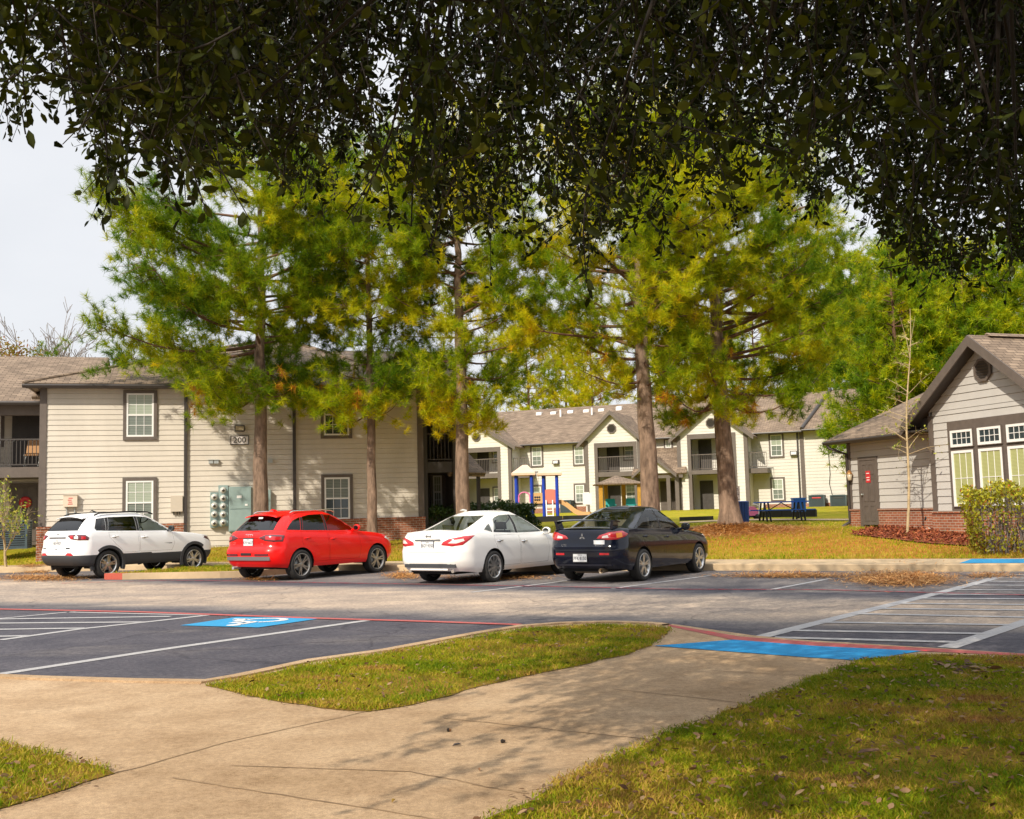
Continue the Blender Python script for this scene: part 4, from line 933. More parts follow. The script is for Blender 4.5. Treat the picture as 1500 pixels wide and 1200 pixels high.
def plan_loop(xr, xf, w, cr, cf, bow=.04, n=18, nc=12, ns=46):
    "closed plan outline; cr/cf: (length, width) of the rear/front corner ellipses; returns (x, y)"
    pts = []
    ym = w-cr[1]
    for k in range(n): pts.append((xr + cr[2]*0, ym*k/n))
    for k in range(nc):
        a = (math.pi/2)*k/nc; pts.append((xr+cr[0]*(1-math.cos(a)), ym+cr[1]*math.sin(a)))
    for k in range(ns):
        pts.append((xr+cr[0]+(xf-cf[0]-xr-cr[0])*k/ns, w))
    for k in range(nc):
        a = (math.pi/2)*(1-k/nc); pts.append((xf-cf[0]*(1-math.cos(a)), w-cf[1]+cf[1]*math.sin(a)))
    ym = w-cf[1]
    for k in range(n+1): pts.append((xf, ym*(1-k/n)))
    P = np.array(pts); xm = (xr+xf)/2; Lh = (xf-xr)/2
    P[:, 1] *= 1 - bow*((P[:, 0]-xm)/Lh)**2
    # slight crown of the end faces
    e = np.abs(P[:, 1])/w
    rear = P[:, 0] < xr+cr[0]; fr = P[:, 0] > xf-cf[0]
    P[rear, 0] += cr[2]*e[rear]**2; P[fr, 0] -= cf[2]*e[fr]**2
    return P
def shell(levels, zfun, top=None, ntop=7):
    """levels: list of half outlines (n,2); zfun(k, x) height. top(s, x): crown closing inwards"""
    bm = bmesh.new(); loops = []
    def addloop(H, z):
        h = [bm.verts.new((x, -y, zz)) for (x, y), zz in zip(H, z)]       # right side first (y<0)
        l = [bm.verts.new((x, y, zz)) for (x, y), zz in list(zip(H, z))[1:-1][::-1]]
        return h + l
    for k, H in enumerate(levels): loops.append(addloop(H, zfun(k, H[:, 0])))
    H = levels[-1]; xm = (H[:, 0].min()+H[:, 0].max())/2
    if top:
        for j in range(1, ntop+1):
            s = j/ntop; G_ = H.copy(); G_[:, 1] *= (1-s*.999); 
            G_[:, 0] = xm+(H[:, 0]-xm)*(1-.10*s); loops.append(addloop(G_, top(s, G_[:, 0])))
    n = len(loops[0])
    for A, B in zip(loops, loops[1:]):
        for i in range(n):
            j = (i+1) % n
            try: bm.faces.new((A[i], A[j], B[j], B[i]))
            except ValueError: pass
    bmesh.ops.remove_doubles(bm, verts=bm.verts, dist=.0006)
    bm.normal_update()
    return bm
def basis(d):
    d = Vector(d).normalized(); a = d.cross(Vector((0, 0, 1))).normalized() if abs(d.z) < .95 else Vector((0, 1, 0)); b = a.cross(d); return d, a, b
def cut(bm, pts, d, cmin=.15, keep=False, shrink=0., extra=None, one=False):
    "cut a convex outline (3d points seen along -d) out of a surface; returns the cut-out as a new bmesh"
    d, a, b = basis(d); P = [Vector((Vector(p).dot(a), Vector(p).dot(b))) for p in pts]
    ar = sum(P[i].x*P[(i+1) % len(P)].y-P[(i+1) % len(P)].x*P[i].y for i in range(len(P)))
    if ar < 0: P = P[::-1]
    if shrink:
        Q = []; n = len(P)
        for i in range(n):
            e1 = (P[i]-P[i-1]).normalized(); e2 = (P[(i+1) % n]-P[i]).normalized(); n1 = Vector((-e1.y, e1.x)); n2 = Vector((-e2.y, e2.x)); bs = (n1+n2); bs = bs/max(.3, bs.length_squared)*2; Q.append(P[i]+bs*shrink)
        P = Q
    x0 = min(p.x for p in P)-.25; x1 = max(p.x for p in P)+.25; y0 = min(p.y for p in P)-.25; y1 = max(p.y for p in P)+.25
    def sel(pad=True):
        out = []
        for f in bm.faces:
            if f.normal.dot(d) < cmin: continue
            c = f.calc_center_median()
            if extra and not extra(c): continue
            u, v_ = c.dot(a), c.dot(b)
            if x0 < u < x1 and y0 < v_ < y1: out.append(f)
        return out
    bm.normal_update()
    for i in range(len(P)):
        A, B = P[i], P[(i+1) % len(P)]; e = B-A
        if e.length < 1e-6: continue
        no2 = Vector((-e.y, e.x)); fs = sel(); es = {ed for f in fs for ed in f.edges}; vs = {v_ for f in fs for v_ in f.verts}
        co = a*A.x+b*A.y
        bmesh.ops.bisect_plane(bm, geom=list(vs)+list(es)+fs, dist=1e-5, plane_co=co, plane_no=(a*no2.x+b*no2.y).normalized())
        bm.normal_update()
    ins = []
    for f in sel():
        c = f.calc_center_median(); q = Vector((c.dot(a), c.dot(b)))
        if all((P[(i+1) % len(P)]-P[i]).cross(q-P[i]) > -1e-6 for i in range(len(P))): ins.append(f)
    if one and ins:
        left = set(ins); best = []
        while left:
            st = [left.pop()]; comp = list(st)
            while st:
                f = st.pop()
                for e in f.edges:
                    for g in e.link_faces:
                        if g in left: left.discard(g); st.append(g); comp.append(g)
            if len(comp) > len(best): best = comp
        ins = best
    nb = bmesh.new(); vm = {}
    for f in ins:
        vv = []
        for v_ in f.verts:
            if v_ not in vm: vm[v_] = nb.verts.new(v_.co)
            vv.append(vm[v_])
        try: nb.faces.new(vv)
        except ValueError: pass
    nb.normal_update()
    if not keep: bmesh.ops.delete(bm, geom=ins, context='FACES')
    bm.normal_update()
    return nb
def push(bm, dist, taper=True):
    bm.normal_update()
    mv = []
    for v_ in bm.verts:
        if taper and any(e.is_boundary for e in v_.link_edges): mv.append((v_, v_.co + v_.normal*dist*.15))
        else: mv.append((v_, v_.co + v_.normal*dist))
    for v_, c in mv: v_.co = c
def bobj(name, bm, m, parent, smooth=True):
    me = bpy.data.meshes.new(name)
    for f in bm.faces: f.smooth = smooth
    bm.to_mesh(me); bm.free()
    return link_mesh(name, me, parent, m if isinstance(m, list) else [m])
def wheel_bm(r, w, rim_r, spokes, side, style):
    tyre = MB(); ax = (0, side, 0)
    tyre.lathe([(rim_r, -w*.5+.01), (rim_r+.02, -w*.5), (r-.035, -w*.52), (r-.008, -w*.42), (r, -w*.25), (r, w*.25), (r-.008, w*.42), (r-.035, w*.52), (rim_r+.02, w*.5), (rim_r, w*.5-.01)], (0, 0, 0), ax, 40)
    for k in (-.12, .12): tyre.lathe([(r+.0005, w*k-.004), (r-.006, w*k), (r+.0005, w*k+.004)], (0, 0, 0), ax, 40)
    rim = MB()
    rim.lathe([(rim_r, -w*.5), (rim_r-.015, -w*.4), (rim_r-.03, w*.2), (rim_r-.012, w*.47), (rim_r+.006, w*.5), (rim_r, w*.43)], (0, 0, 0), ax, 40)
    rim.lathe([(.0, w*.40), (.045, w*.40), (.06, w*.36), (.075, w*.1)], (0, 0, 0), ax, 20)
    def P(rr, an, dpt): return np.array([rr*math.cos(an), dpt*side, rr*math.sin(an)])
    for k in range(spokes):
        a0 = 2*math.pi*k/spokes + math.pi/2
        arms = [(0, 0)] if style == 'five' else ([(-.16, -.16), (.16, .16)] if style == 'twin' else [(-.10, -.26), (.10, .26)])
        for (ai, ao) in arms:
            wi = .030 if style != 'five' else .045; wo_ = .020 if style != 'five' else .06
            p = []
            for rr, an, ww, dp in ((.05, a0+ai, wi, w*.40), (rim_r-.02, a0+ao, wo_, w*.43)):
                t = ww/max(rr, .05)/1.3; p += [P(rr, an-t*.9, dp), P(rr, an+t*.9, dp)]
            q = [p[0], p[1], p[3], p[2]]
            rim.prism(q, np.array([0, -side*.045, 0]))
    disc = MB(); disc.lathe([(.0, w*.02), (rim_r-.03, w*.02)], (0, 0, 0), ax, 32); disc.lathe([(.05, w*.12), (.14, w*.12), (.14, w*.06)], (0, 0, 0), ax, 24, 1)
    return tyre, rim, disc
def make_car(name, spec, loc, heading, label, cat):
    S = spec; root = empty(name, loc, label, cat, rz=heading); WL.pop(root.name, None)
    paint_ = S['paint']; wb = S['wb']
    # ---------------- lower body
    LV = []
    T = np.linspace(0, 1, 22)
    for t in T:
        LV.append(plan_loop(float(ip(S['xr'], t)), float(ip(S['xf'], t)), float(ip(S['w'], t)), S['cr'], S['cf'], S.get('bow', .035)))
    zb = S.get('zb', .24)
    def zf_(k, x):
        z1 = ip(S['belt'], x); b0 = zb + .05*np.clip((S['cut0']-x)/.5, 0, 1) + .03*np.clip((x-S['cut1'])/.5, 0, 1); return b0+(z1-b0)*T[k]
    crown = S.get('crown', .055)
    A = shell(LV, zf_, lambda s, x: ip(S['belt'], x)+crown*(1-(1-s)**2), 9)
    # ---------------- cabin
    TB = np.linspace(0, 1, 15); LB = []
    for t in TB:
        LB.append(plan_loop(float(ip(S['gr'], t)), float(ip(S['gf'], t)), float(ip(S['gw'], t)), S['gcr'], S['gcf'], S.get('gbow', .06), ns=40))
    def zg(k, x):
        z0 = ip(S['belt'], x)-.015; z1 = ip(S['roof'], x); return z0+(z1-z0)*TB[k]
    B = shell(LB, zg, lambda s, x: ip(S['roof'], x)+.045*(1-(1-s)**2), 8)
    # ---------------- openings and separate panels
    Rt, Lf = (0, -1, 0), (0, 1, 0)
    parts = []
    for sd in (-1, 1):
        for P in S.get('pillars', []): parts.append(('pillar_trim', cut(B, [(x, 0, z) for x, z in P], (0, sd, 0), .2), M_BLACK))
    for sd in (-1, 1):
        d = (0, sd, 0)
        for nm, P, gm in S['side_glass']:
            g_ = cut(B, [(x, 0, z) for x, z in P], d, .2, one=True); parts.append((nm, g_, gm))
            if S.get('glass_trim'):
                pass
    g_ = cut(B, [(0, y, z) for y, z in S['rear_glass']], (-1, 0, 0), .1); parts.append(('rear_window', g_, S['rear_gm']))
    g_ = cut(B, [(0, y, z) for y, z in S['front_glass']], (1, 0, 0), .1); parts.append(('windscreen', g_, M_GLASS))
    for sd in (-1, 1):   # wheel arches
        for ax in (0., wb):
            rr = S['arch']; cut(A, [(ax+rr*math.cos(R(a)), 0, S['r']+.01+rr*math.sin(R(a))) for a in range(0, 360, 12)], (0, sd, 0), -.3, extra=lambda c, sd=sd: c.y*sd > .5).free()
    def sub_panel(nm, P, d, m, cmin=.15, pushd=0., gap=0., extra=None, parent=root, src=None):
        src = src or A
        if gap: g0_ = cut(src, P, d, cmin, extra=extra); g1_ = cut(g0_, P, d, -1, shrink=gap); g0_.free(); g_ = g1_
        else: g_ = cut(src, P, d, cmin, extra=extra)
        if pushd: push(g_, pushd)
        return bobj(nm, g_, m, parent)
    # lamps first (they eat into the skin)
    for L_ in S['lamps']:
        for sd in ((-1, 1) if L_.get('both', True) else (0,)):
            P = [(x, y*(sd or 1), z) for x, y, z in L_['p']]; d = (L_['d'][0], L_['d'][1]*(sd or 1), L_['d'][2])
            o = sub_panel(L_['n'], P, d, L_['m'], .05, L_.get('push', .006), extra=(lambda c, sd=sd: c.y*sd > 0) if sd else None)
            for nm2, P2, m2 in L_.get('inner', []):
                bm_ = bmesh.new(); bm_.from_mesh(o.data); bm_.normal_update()
                g_ = cut(bm_, [(x, y*(sd or 1), z) for x, y, z in P2], d, -1, keep=True); push(g_, .004, False); bobj(nm2, g_, m2, o); bm_.free()
    doors = {}
    for nm, P in S['doors']:
        for sd in (-1, 1):
            o = sub_panel('door', [(x, 0, z) for x, z in P], (0, sd, 0), paint_, .3, gap=.004); doors[(nm, sd)] = o
    for nm, P, d, m_, extra in S.get('panels', []): sub_panel(nm, P, d, m_, .0, extra=extra, gap=.003 if m_ is paint_ else 0., pushd=0.004 if m_ is not paint_ else 0)
    body = bobj('body', A, paint_, root)
    bobj('cabin', B, paint_, root)
    for nm, g_, gm in parts: bobj(nm, g_, gm, root)
    # handles
    tree = {}
    for (nm, sd), o in doors.items():
        hx, hz = S['handle'][nm]; bvh = BVHTree.FromPolygons([v_.co for v_ in o.data.vertices], [list(p.vertices) for p in o.data.polygons])
        h = bvh.ray_cast(Vector((hx, sd*2, hz)), Vector((0, -sd, 0)))[0]
        if h is None: continue
        y = h.y; mb = MB(); mb.tube([(hx-.095, y-sd*.01, hz), (hx-.075, y+sd*.022, hz+.004), (hx, y+sd*.03, hz+.006), (hx+.075, y+sd*.022, hz+.004), (hx+.095, y-sd*.01, hz)], [.012, .015, .016, .015, .012], 8); mb.build('handle', S.get('handle_m', paint_), o)
        mb = MB(); mb.lathe([(0, 0), (.035, 0), (.03, .004), (0, .005)], (hx, y, hz-.005), (0, sd, 0), 14); mb.build('handle_recess', M_CLAD if S.get('handle_m') else paint_, o)
    # mirrors
    for sd in (-1, 1):
        mx_, mz_ = S['mirror']; yb = S['mirror_y']; mb = MB()
        mb.lathe([(.0, -.10), (.05, -.095), (.078, -.05), (.085, 0), (.08, .04), (.05, .085), (0, .095)], (mx_, sd*(yb+.13), mz_), (0, 1, 0), 16)
        V = np.array(mb.v); V[:, 0] = mx_+(V[:, 0]-mx_)*.75 - .0; V[:, 2] = mz_+(V[:, 2]-mz_)*.95; V[:, 0] = np.maximum(V[:, 0], mx_-.03); mb.v = [tuple(p) for p in V]
        mb.tube([(mx_, sd*(yb-.05), mz_-.06), (mx_, sd*(yb+.06), mz_-.04)], [.03, .025], 8)
        o = mb.build('mirror', S.get('mirror_m', paint_), root)
        mb = MB(); mb.poly([(mx_-.034, sd*(yb+.13)+.075*math.cos(R(a)), mz_+.06*math.sin(R(a))) for a in range(0, 360, 30)]); mb.build('mirror_glass', M_CHROME, o)
    # liners, underbody
    mb = MB()
    for sd in (-1, 1):
        for ax in (0., wb):
            rr = S['arch']+.005; n = 18; w0 = S['hw']-.03; pr = [(ax+rr*math.cos(math.pi*k/n*1.16-.25), S['r']+.01+rr*math.sin(math.pi*k/n*1.16-.25)) for k in range(n+1)]
            for (x0, z0), (x1, z1) in zip(pr, pr[1:]): mb.quad((x0, sd*w0, z0), (x1, sd*w0, z1), (x1, sd*.45, z1), (x0, sd*.45, z0))
            mb.poly([(x, sd*.46, z) for x, z in pr])
    mb.box(S['xr'][0][1]+.1, S['xf'][0][1]-.1, -.55, .55, zb-.02, zb+.06)
    mb.box(.45, wb-.45, -S['hw']+.12, S['hw']-.12, zb-.0, zb+.06)
    mb.build('underbody', M_UNDER, root)
    mb = MB(); gx0, gx1 = S['gr'][0][1], S['gf'][0][1]
    mb.box(gx0+.3, gx1+.1, -S['hw']+.14, S['hw']-.14, .42, .47); mb.box(gx0+.15, gx0+.62, -.68, .68, .45, S['belt_in']-.05); mb.box(gx1-.35, gx1+.15, -.68, .68, .5, S['belt_in']-.03); mb.build('cabin_lining', M_INT, root)
    for x, z in S['seats']:
        for y in ((-.37, .37)):
            mb = MB(); mb.prism([(x+.45, y-.24, .58), (x-.05, y-.24, .52), (x-.05, y-.24, .40), (x+.5, y-.24, .40)], (0, .48, 0)); mb.prism([(x-.05, y-.23, .5), (x-.27, y-.2, z-.16), (x-.37, y-.2, z-.16), (x-.17, y-.23, .46)], (0, .44, 0)); mb.prism([(x-.28, y-.12, z-.14), (x-.31, y-.12, z+.02), (x-.40, y-.12, z+.02), (x-.37, y-.12, z-.14)], (0, .24, 0)); mb.build('seat', S.get('seat_m', M_INT), root)
    mb = MB(); sw = [(gx1-.55+.06*math.sin(a), .37+.18*math.cos(a), S['belt_in']-.0+.17*math.sin(a)) for a in np.linspace(0, 2*math.pi, 17)]; mb.tube(sw, .014, 6, caps=False); mb.build('steering_wheel', M_INT, root)
    # wheels
    for ax, fl in ((0., 0), (wb, 1)):
        for sd in (-1, 1):
            wv = sub('wheel', root); wv.location = (ax, sd*(S['track']/2), S['r']); wv.rotation_euler = (0, random.uniform(0, 1.2), 0)
            ty, ri, di = wheel_bm(S['r'], S.get('tw', .225), S['rim'], S['spokes'], sd, S['style'])
            ty.build('tyre', M_TYRE, wv); ri.build('rim', S['rim_m'], wv); di.build('brake_disc', [M_BLACK, M_METAL], wv)
    return root, body
def surf_y(o, x, z, sd=-1):
    bvh = BVHTree.FromPolygons([v_.co for v_ in o.data.vertices], [list(p.vertices) for p in o.data.polygons]); h = bvh.ray_cast(Vector((x, sd*3, z)), Vector((0, -sd, 0)))[0]; return h.y if h else None
def surf_x(objs, y, z, sgn=-1):
    best = None
    for o in objs:
        if o.type != 'MESH': continue
        bvh = BVHTree.FromPolygons([v_.co for v_ in o.data.vertices], [list(p.vertices) for p in o.data.polygons]); h = bvh.ray_cast(Vector((sgn*6, y, z)), Vector((-sgn, 0, 0)))[0]
        if h and (best is None or h.x*sgn > best*sgn): best = h.x
    return best
def rear_frame(x, y, z):   # text matrix on the tail, read from behind; local x runs to the viewer's right (-y)
    return Matrix(((0, 0, -1, x), (-1, 0, 0, y), (0, 1, 0, z), (0, 0, 0, 1)))
def plate(root, x, y, z, txt, m_frame=M_INK, w=.305, h=.152, rake=0.):
    mb = MB(); mb.box(x-.012, x, y-w/2-.014, y+w/2+.014, z-h/2-.014, z+h/2+.014); o = mb.build('number_plate_frame', m_frame, root)
    mb = MB(); mb.box(x-.017, x-.012, y-w/2, y+w/2, z-h/2, z+h/2); p = mb.build('number_plate', M_PLATE, root)
    text('plate_lettering', txt, None, 0, 0, 0, h*.44, M_INK, p, M3=rear_frame(x-.018, y, z-.012), sx=.8, bold=True, ext=.001)
    text('plate_state_name', 'TEXAS', None, 0, 0, 0, h*.15, M_INK, p, M3=rear_frame(x-.018, y, z+h*.36), ext=.001)
def rear_strip(root, nm, objs, m, ys, z, h, th=.02, off=.0, sag=0.):
    mb = MB(); P = []
    for y in ys:
        x = surf_x(objs, y, z)
        if x is None: continue
        P.append((x-off, y, z+sag*abs(y)))
    for (x0, y0, z0), (x1, y1, z1) in zip(P, P[1:]):
        mb.boxp((x0-th, y0, z0-h/2), (th+.01, 0, 0), (x1-x0, y1-y0, z1-z0), (0, 0, h))
    return mb.build(nm, m, root)

# ---------------------------------------------------------------- specifications
def ctr(L_, o): return [(x, z) for x, z in L_]
WHITE1 = carpaint('white_car_paint', (.87, .88, .89), coat=.6); WHITE2 = carpaint('pearl_white_car_paint', (.88, .86, .82), coat=.6); REDP = carpaint('bright_red_car_paint', (.80, .004, .002), .35, coat=.45); BLACKP = carpaint('black_car_paint', (.003, .005, .014), .15, coat=.5)
HDG = R(56)
def anchor(px, py, track, side=-1):
    p = G(px, py); l = np.array([-math.sin(HDG), math.cos(HDG), 0]); q = p + l*(track/2)*(-side)
    return (q[0], q[1], lot(q[0], q[1]))
def kids(root): return [o for o in root.children if o.type == 'MESH']

# white saloon
SALOON = dict(paint=WHITE2, wb=2.776, r=.325, rim=.235, arch=.365, hw=.915, track=1.585, spokes=10, style='split', rim_m=M_RIM, zb=.23, cut0=-.45, cut1=3.2,
    xr=[(0, -.98), (.12, -1.05), (.3, -1.10), (.52, -1.105), (.6, -1.08), (.85, -1.06), (1, -1.00)], xf=[(0, 3.6), (.3, 3.76), (.6, 3.78), (1, 3.62)],
    w=[(0, .845), (.12, .895), (.3, .912), (.6, .915), (.85, .895), (1, .845)], cr=(.42, .40, .02), cf=(.6, .5, .05), bow=.05, crown=.05,
    belt=[(-1.1, 1.02), (-.8, 1.055), (-.2, 1.02), (.6, .975), (1.5, .945), (2.35, .925), (3.0, .85), (3.5, .74), (3.8, .64)],
    gr=[(0, -.80), (.25, -.54), (.6, -.14), (.85, .18), (1, .42)], gf=[(0, 2.55), (.5, 2.08), (.85, 1.68), (1, 1.45)], gw=[(0, .82), (.4, .75), (.8, .63), (1, .55)],
    gcr=(.32, .30, .10), gcf=(.35, .3, .12), roof=[(-.8, 1.24), (-.2, 1.36), (.3, 1.42), (1.0, 1.435), (1.6, 1.405), (2.1, 1.33), (2.6, 1.2)],
    side_glass=[('side_window', [(1.02, .985), (2.0, .985), (1.88, 1.10), (1.62, 1.265), (1.35, 1.355), (1.02, 1.375)], M_GLASS), ('side_window', [(.13, 1.02), (.92, .99), (.92, 1.378), (.62, 1.37), (.33, 1.31)], M_GLASS), ('quarter_window', [(-.16, 1.085), (.09, 1.025), (.09, 1.20), (.02, 1.18)], M_GLASS)],
    pillars=[[(.925, .99), (1.015, .985), (1.015, 1.378), (.925, 1.38)]], rear_glass=[(-.50, 1.085), (.50, 1.085), (.43, 1.37), (-.43, 1.37)], rear_gm=M_GLASS, front_glass=[(-.68, .99), (.68, .99), (.5, 1.38), (-.5, 1.38)],
    lamps=[dict(n='tail_light', m=M_TAIL, d=(-.8, .6, 0), p=[(-1.07, .34, .80), (-1.05, .60, .775), (-.92, .82, .80), (-.78, .89, .92), (-.66, .92, .985), (-.92, .80, .975), (-1.04, .52, .925), (-1.06, .38, .865)], push=.012,
        inner=[('reversing_lens', [(-1.05, .5, .84), (-1.0, .68, .835), (-.92, .82, .88), (-.92, .80, .925), (-1.02, .6, .90)], M_TAILC)]),
        dict(n='headlight', m=M_TAILC, d=(.75, .66, 0), p=[(3.7, .45, .60), (3.55, .78, .62), (3.1, .93, .78), (3.3, .88, .80), (3.6, .5, .70)])],
    doors=[('front', [(1.0, .33), (2.06, .33), (2.12, .6), (2.06, .95), (.98, .95)]), ('rear', [(.36, .33), (.965, .33), (.95, .955), (.06, .965), (.04, .80), (.16, .62), (.28, .46)])],
    handle=dict(front=(1.12, .80), rear=(.22, .84)), handle_m=M_CHROME, mirror=(1.98, 1.0), mirror_y=.80, belt_in=.92, seats=[(1.35, 1.2), (.45, 1.17)], seat_m=M_INT)
car, body = make_car('parked_car', SALOON, anchor(725, 853, 1.585+.2), HDG, 'pearl white saloon with swept red tail lamps between the red and black cars', 'car')
ks = kids(car)
x = surf_x(ks, 0, .81); plate(car, x+.004, 0, .80, 'BGY·9350')
rear_strip(car, 'chrome_bar', ks, M_CHROME, np.linspace(-.33, .33, 9), .905, .035, .018)
mb = MB(); xb = surf_x(ks, 0, .975)
mb.lathe([(.05, -.008), (.063, -.008), (.063, .008), (.05, .008), (.05, -.008)], (xb-.008, 0, .975), (1, 0, 0), 24); mb.box(xb-.018, xb, -.078, .078, .962, .988); mb.build('emblem', M_CHROME, car)
text('model_lettering', 'ALTIMA', None, 0, 0, 0, .045, M_CHROME, car, M3=rear_frame(surf_x(ks, .4, .965)-.004, .42, .965), ext=.002)
rear_strip(car, 'bumper_insert', ks, M_CLAD, np.linspace(-.66, .66, 15), .40, .10, .014); rear_strip(car, 'bumper_lip', ks, WHITE2, np.linspace(-.48, .48, 11), .335, .07, .03)
rear_strip(car, 'boot_seam', ks, M_INK, np.linspace(-.5, .5, 9), .665, .008, .003)
for y in (-.55, .55): mb = MB(); xx = surf_x(ks, y, .30); mb.tube([((xx or -1)+.3, y, .29), ((xx or -1)-.01, y, .28)], [.035, .038], 12); mb.build('exhaust_pipe', M_CHROME, car)
mb = MB(); mb.tube([(.25, -.0, 1.478), (.15, 0, 1.50), (.05, 0, 1.49)], [.03, .02, .004], 8); mb.build('roof_antenna', WHITE2, car)

# black saloon with a wing
BSAL = dict(paint=BLACKP, wb=2.635, r=.318, rim=.232, arch=.36, hw=.88, track=1.53, spokes=5, style='twin', rim_m=M_RIM, zb=.24, cut0=-.4, cut1=3.1,
    xr=[(0, -.86), (.12, -.93), (.3, -.975), (.5, -.98), (.6, -.95), (.85, -.93), (1, -.89)], xf=[(0, 3.45), (.3, 3.58), (.6, 3.58), (1, 3.45)],
    w=[(0, .82), (.12, .86), (.3, .876), (.6, .88), (.85, .862), (1, .82)], cr=(.34, .34, .02), cf=(.5, .45, .05), bow=.04, crown=.035,
    belt=[(-1.0, 1.04), (-.7, 1.065), (-.2, 1.045), (.6, 1.005), (1.5, .965), (2.2, .94), (2.9, .86), (3.35, .76), (3.6, .68)],
    gr=[(0, -.52), (.3, -.28), (.6, .02), (.85, .28), (1, .52)], gf=[(0, 2.4), (.5, 1.98), (.85, 1.62), (1, 1.4)], gw=[(0, .80), (.4, .735), (.8, .63), (1, .56)],
    gcr=(.28, .27, .07), gcf=(.33, .3, .1), roof=[(-.6, 1.25), (-.2, 1.37), (.3, 1.44), (.9, 1.455), (1.5, 1.43), (2.0, 1.36), (2.4, 1.25)],
    side_glass=[('side_window', [(.98, 1.01), (1.88, 1.0), (1.80, 1.08), (1.55, 1.26), (1.30, 1.36), (.98, 1.395)], M_GLASS), ('side_window', [(-.06, 1.055), (.90, 1.015), (.90, 1.40), (.45, 1.395), (.18, 1.33)], M_GLASS)],
    pillars=[[(.905, 1.02), (.975, 1.015), (.975, 1.4), (.905, 1.4)]], rear_glass=[(-.54, 1.10), (.54, 1.10), (.46, 1.395), (-.46, 1.395)], rear_gm=M_GLASS, front_glass=[(-.66, 1.0), (.66, 1.0), (.5, 1.395), (-.5, 1.395)],
    lamps=[dict(n='tail_light', m=M_TAIL, d=(-.8, .6, 0), p=[(-.96, .34, .875), (-.94, .56, .845), (-.86, .74, .85), (-.70, .85, .905), (-.62, .86, .95), (-.74, .80, 1.015), (-.90, .60, .995), (-.95, .40, .935)], push=.012,
        inner=[('amber_lens', [(-.86, .73, .88), (-.76, .80, .90), (-.76, .79, .98), (-.84, .70, .975)], M_AMBER), ('reversing_lens', [(-.94, .44, .88), (-.92, .58, .885), (-.92, .56, .94), (-.94, .46, .92)], M_TAILC)]),
        dict(n='headlight', m=M_TAILC, d=(.75, .66, 0), p=[(3.5, .42, .66), (3.4, .74, .66), (2.95, .87, .82), (3.15, .84, .84), (3.45, .45, .74)])],
    doors=[('front', [(.96, .34), (1.98, .34), (2.04, .6), (1.98, .975), (.94, .985)]), ('rear', [(.36, .34), (.925, .34), (.905, .99), (-.02, 1.02), (-.02, .82), (.12, .62), (.26, .46)])],
    handle=dict(front=(1.08, .84), rear=(.13, .88)), handle_m=None, mirror=(1.86, 1.03), mirror_y=.79, belt_in=.95, seats=[(1.3, 1.23), (.4, 1.2)], seat_m=M_SEAT)
BSAL['handle_m'] = BLACKP
car, body = make_car('parked_car', BSAL, anchor(945, 851, 1.53+.2), HDG, 'black saloon with raised boot spoiler and amber-edged tail lamps', 'car')
ks = kids(car)
# spoiler on two feet
xw = -.86; zw = 1.225
mb = MB(); ns = 16
pr = []
for k in range(ns+1):
    y = -.70+1.40*k/ns; e = abs(y)/.70; x = xw+.10*e**3; z = zw-.0-.035*e**4
    pr.append([(x-.10, y, z+.012), (x-.02, y, z+.03), (x+.10, y, z+.012), (x+.14, y, z-.012), (x+.02, y, z-.012)])
for A_, B_ in zip(pr, pr[1:]):
    for i in range(5): j = (i+1) % 5; mb.quad(A_[i], B_[i], B_[j], A_[j])
mb.poly(pr[0]); mb.poly(pr[-1][::-1]); sp = mb.build('spoiler', BLACKP, car)
for sd in (-1, 1):
    mb = MB(); mb.prism([(xw+.0, sd*.58, 1.05), (xw+.22, sd*.58, 1.05), (xw+.16, sd*.62, zw), (xw-.02, sd*.62, zw)], (0, sd*.06, 0)); mb.build('spoiler_foot', BLACKP, sp)
x = surf_x(ks, 0, .50); plate(car, (x or -.97)+.002, .04, .50, 'PFK·8150', M_BLACK)
mb = MB(); xb = surf_x(ks, 0, .91)-.006
for a in (90, 210, 330):
    c = np.array([math.cos(R(a)), math.sin(R(a))])*.036; ax_ = np.array([math.cos(R(a)), math.sin(R(a))])*.036; bx = np.array([-ax_[1], ax_[0]])*.577
    mb.prism([(xb, -(c+ax_)[0], .905+(c+ax_)[1]), (xb, -(c+bx)[0], .905+(c+bx)[1]), (xb, -(c-ax_)[0], .905+(c-ax_)[1]), (xb, -(c-bx)[0], .905+(c-bx)[1])], (-.006, 0, 0))
mb.build('emblem', M_CHROME, car)
mb = MB(); xx = surf_x(ks, -.38, .80); mb.box(xx-.006, xx+.004, -.50, -.26, .76, .84); mb.build('bumper_sticker', M_PLATE, car)
text('model_lettering', 'LANCER', None, 0, 0, 0, .035, M_CHROME, car, M3=rear_frame(surf_x(ks, -.38, .735)-.004, -.38, .735), ext=.002)
text('trim_lettering', 'GTS', None, 0, 0, 0, .05, M_CHROME, car, M3=rear_frame(surf_x(ks, .42, .74)-.004, .42, .74), ext=.002)
for y in (.50, -.50): rear_strip(car, 'reflector', ks, M_TAIL, np.linspace(y-.10, y+.10, 5), .575, .04, .008)
rear_strip(car, 'bumper_ledge', ks, BLACKP, np.linspace(-.62, .62, 15), .69, .05, .022); rear_strip(car, 'bumper_lip', ks, BLACKP, np.linspace(-.62, .62, 15), .36, .04, .022)
mb = MB(); mb.tube([(-.5, -.42, .25), (-.98, -.42, .25)], [.03, .05], 12, caps=False); mb.lathe([(.05, 0), (.045, .0), (.03, .08)], (-.98, -.42, .25), (1, 0, 0), 14); mb.build('exhaust_pipe', mat('warm_steel', (.5, .4, .28), .3, metal=.9), car)
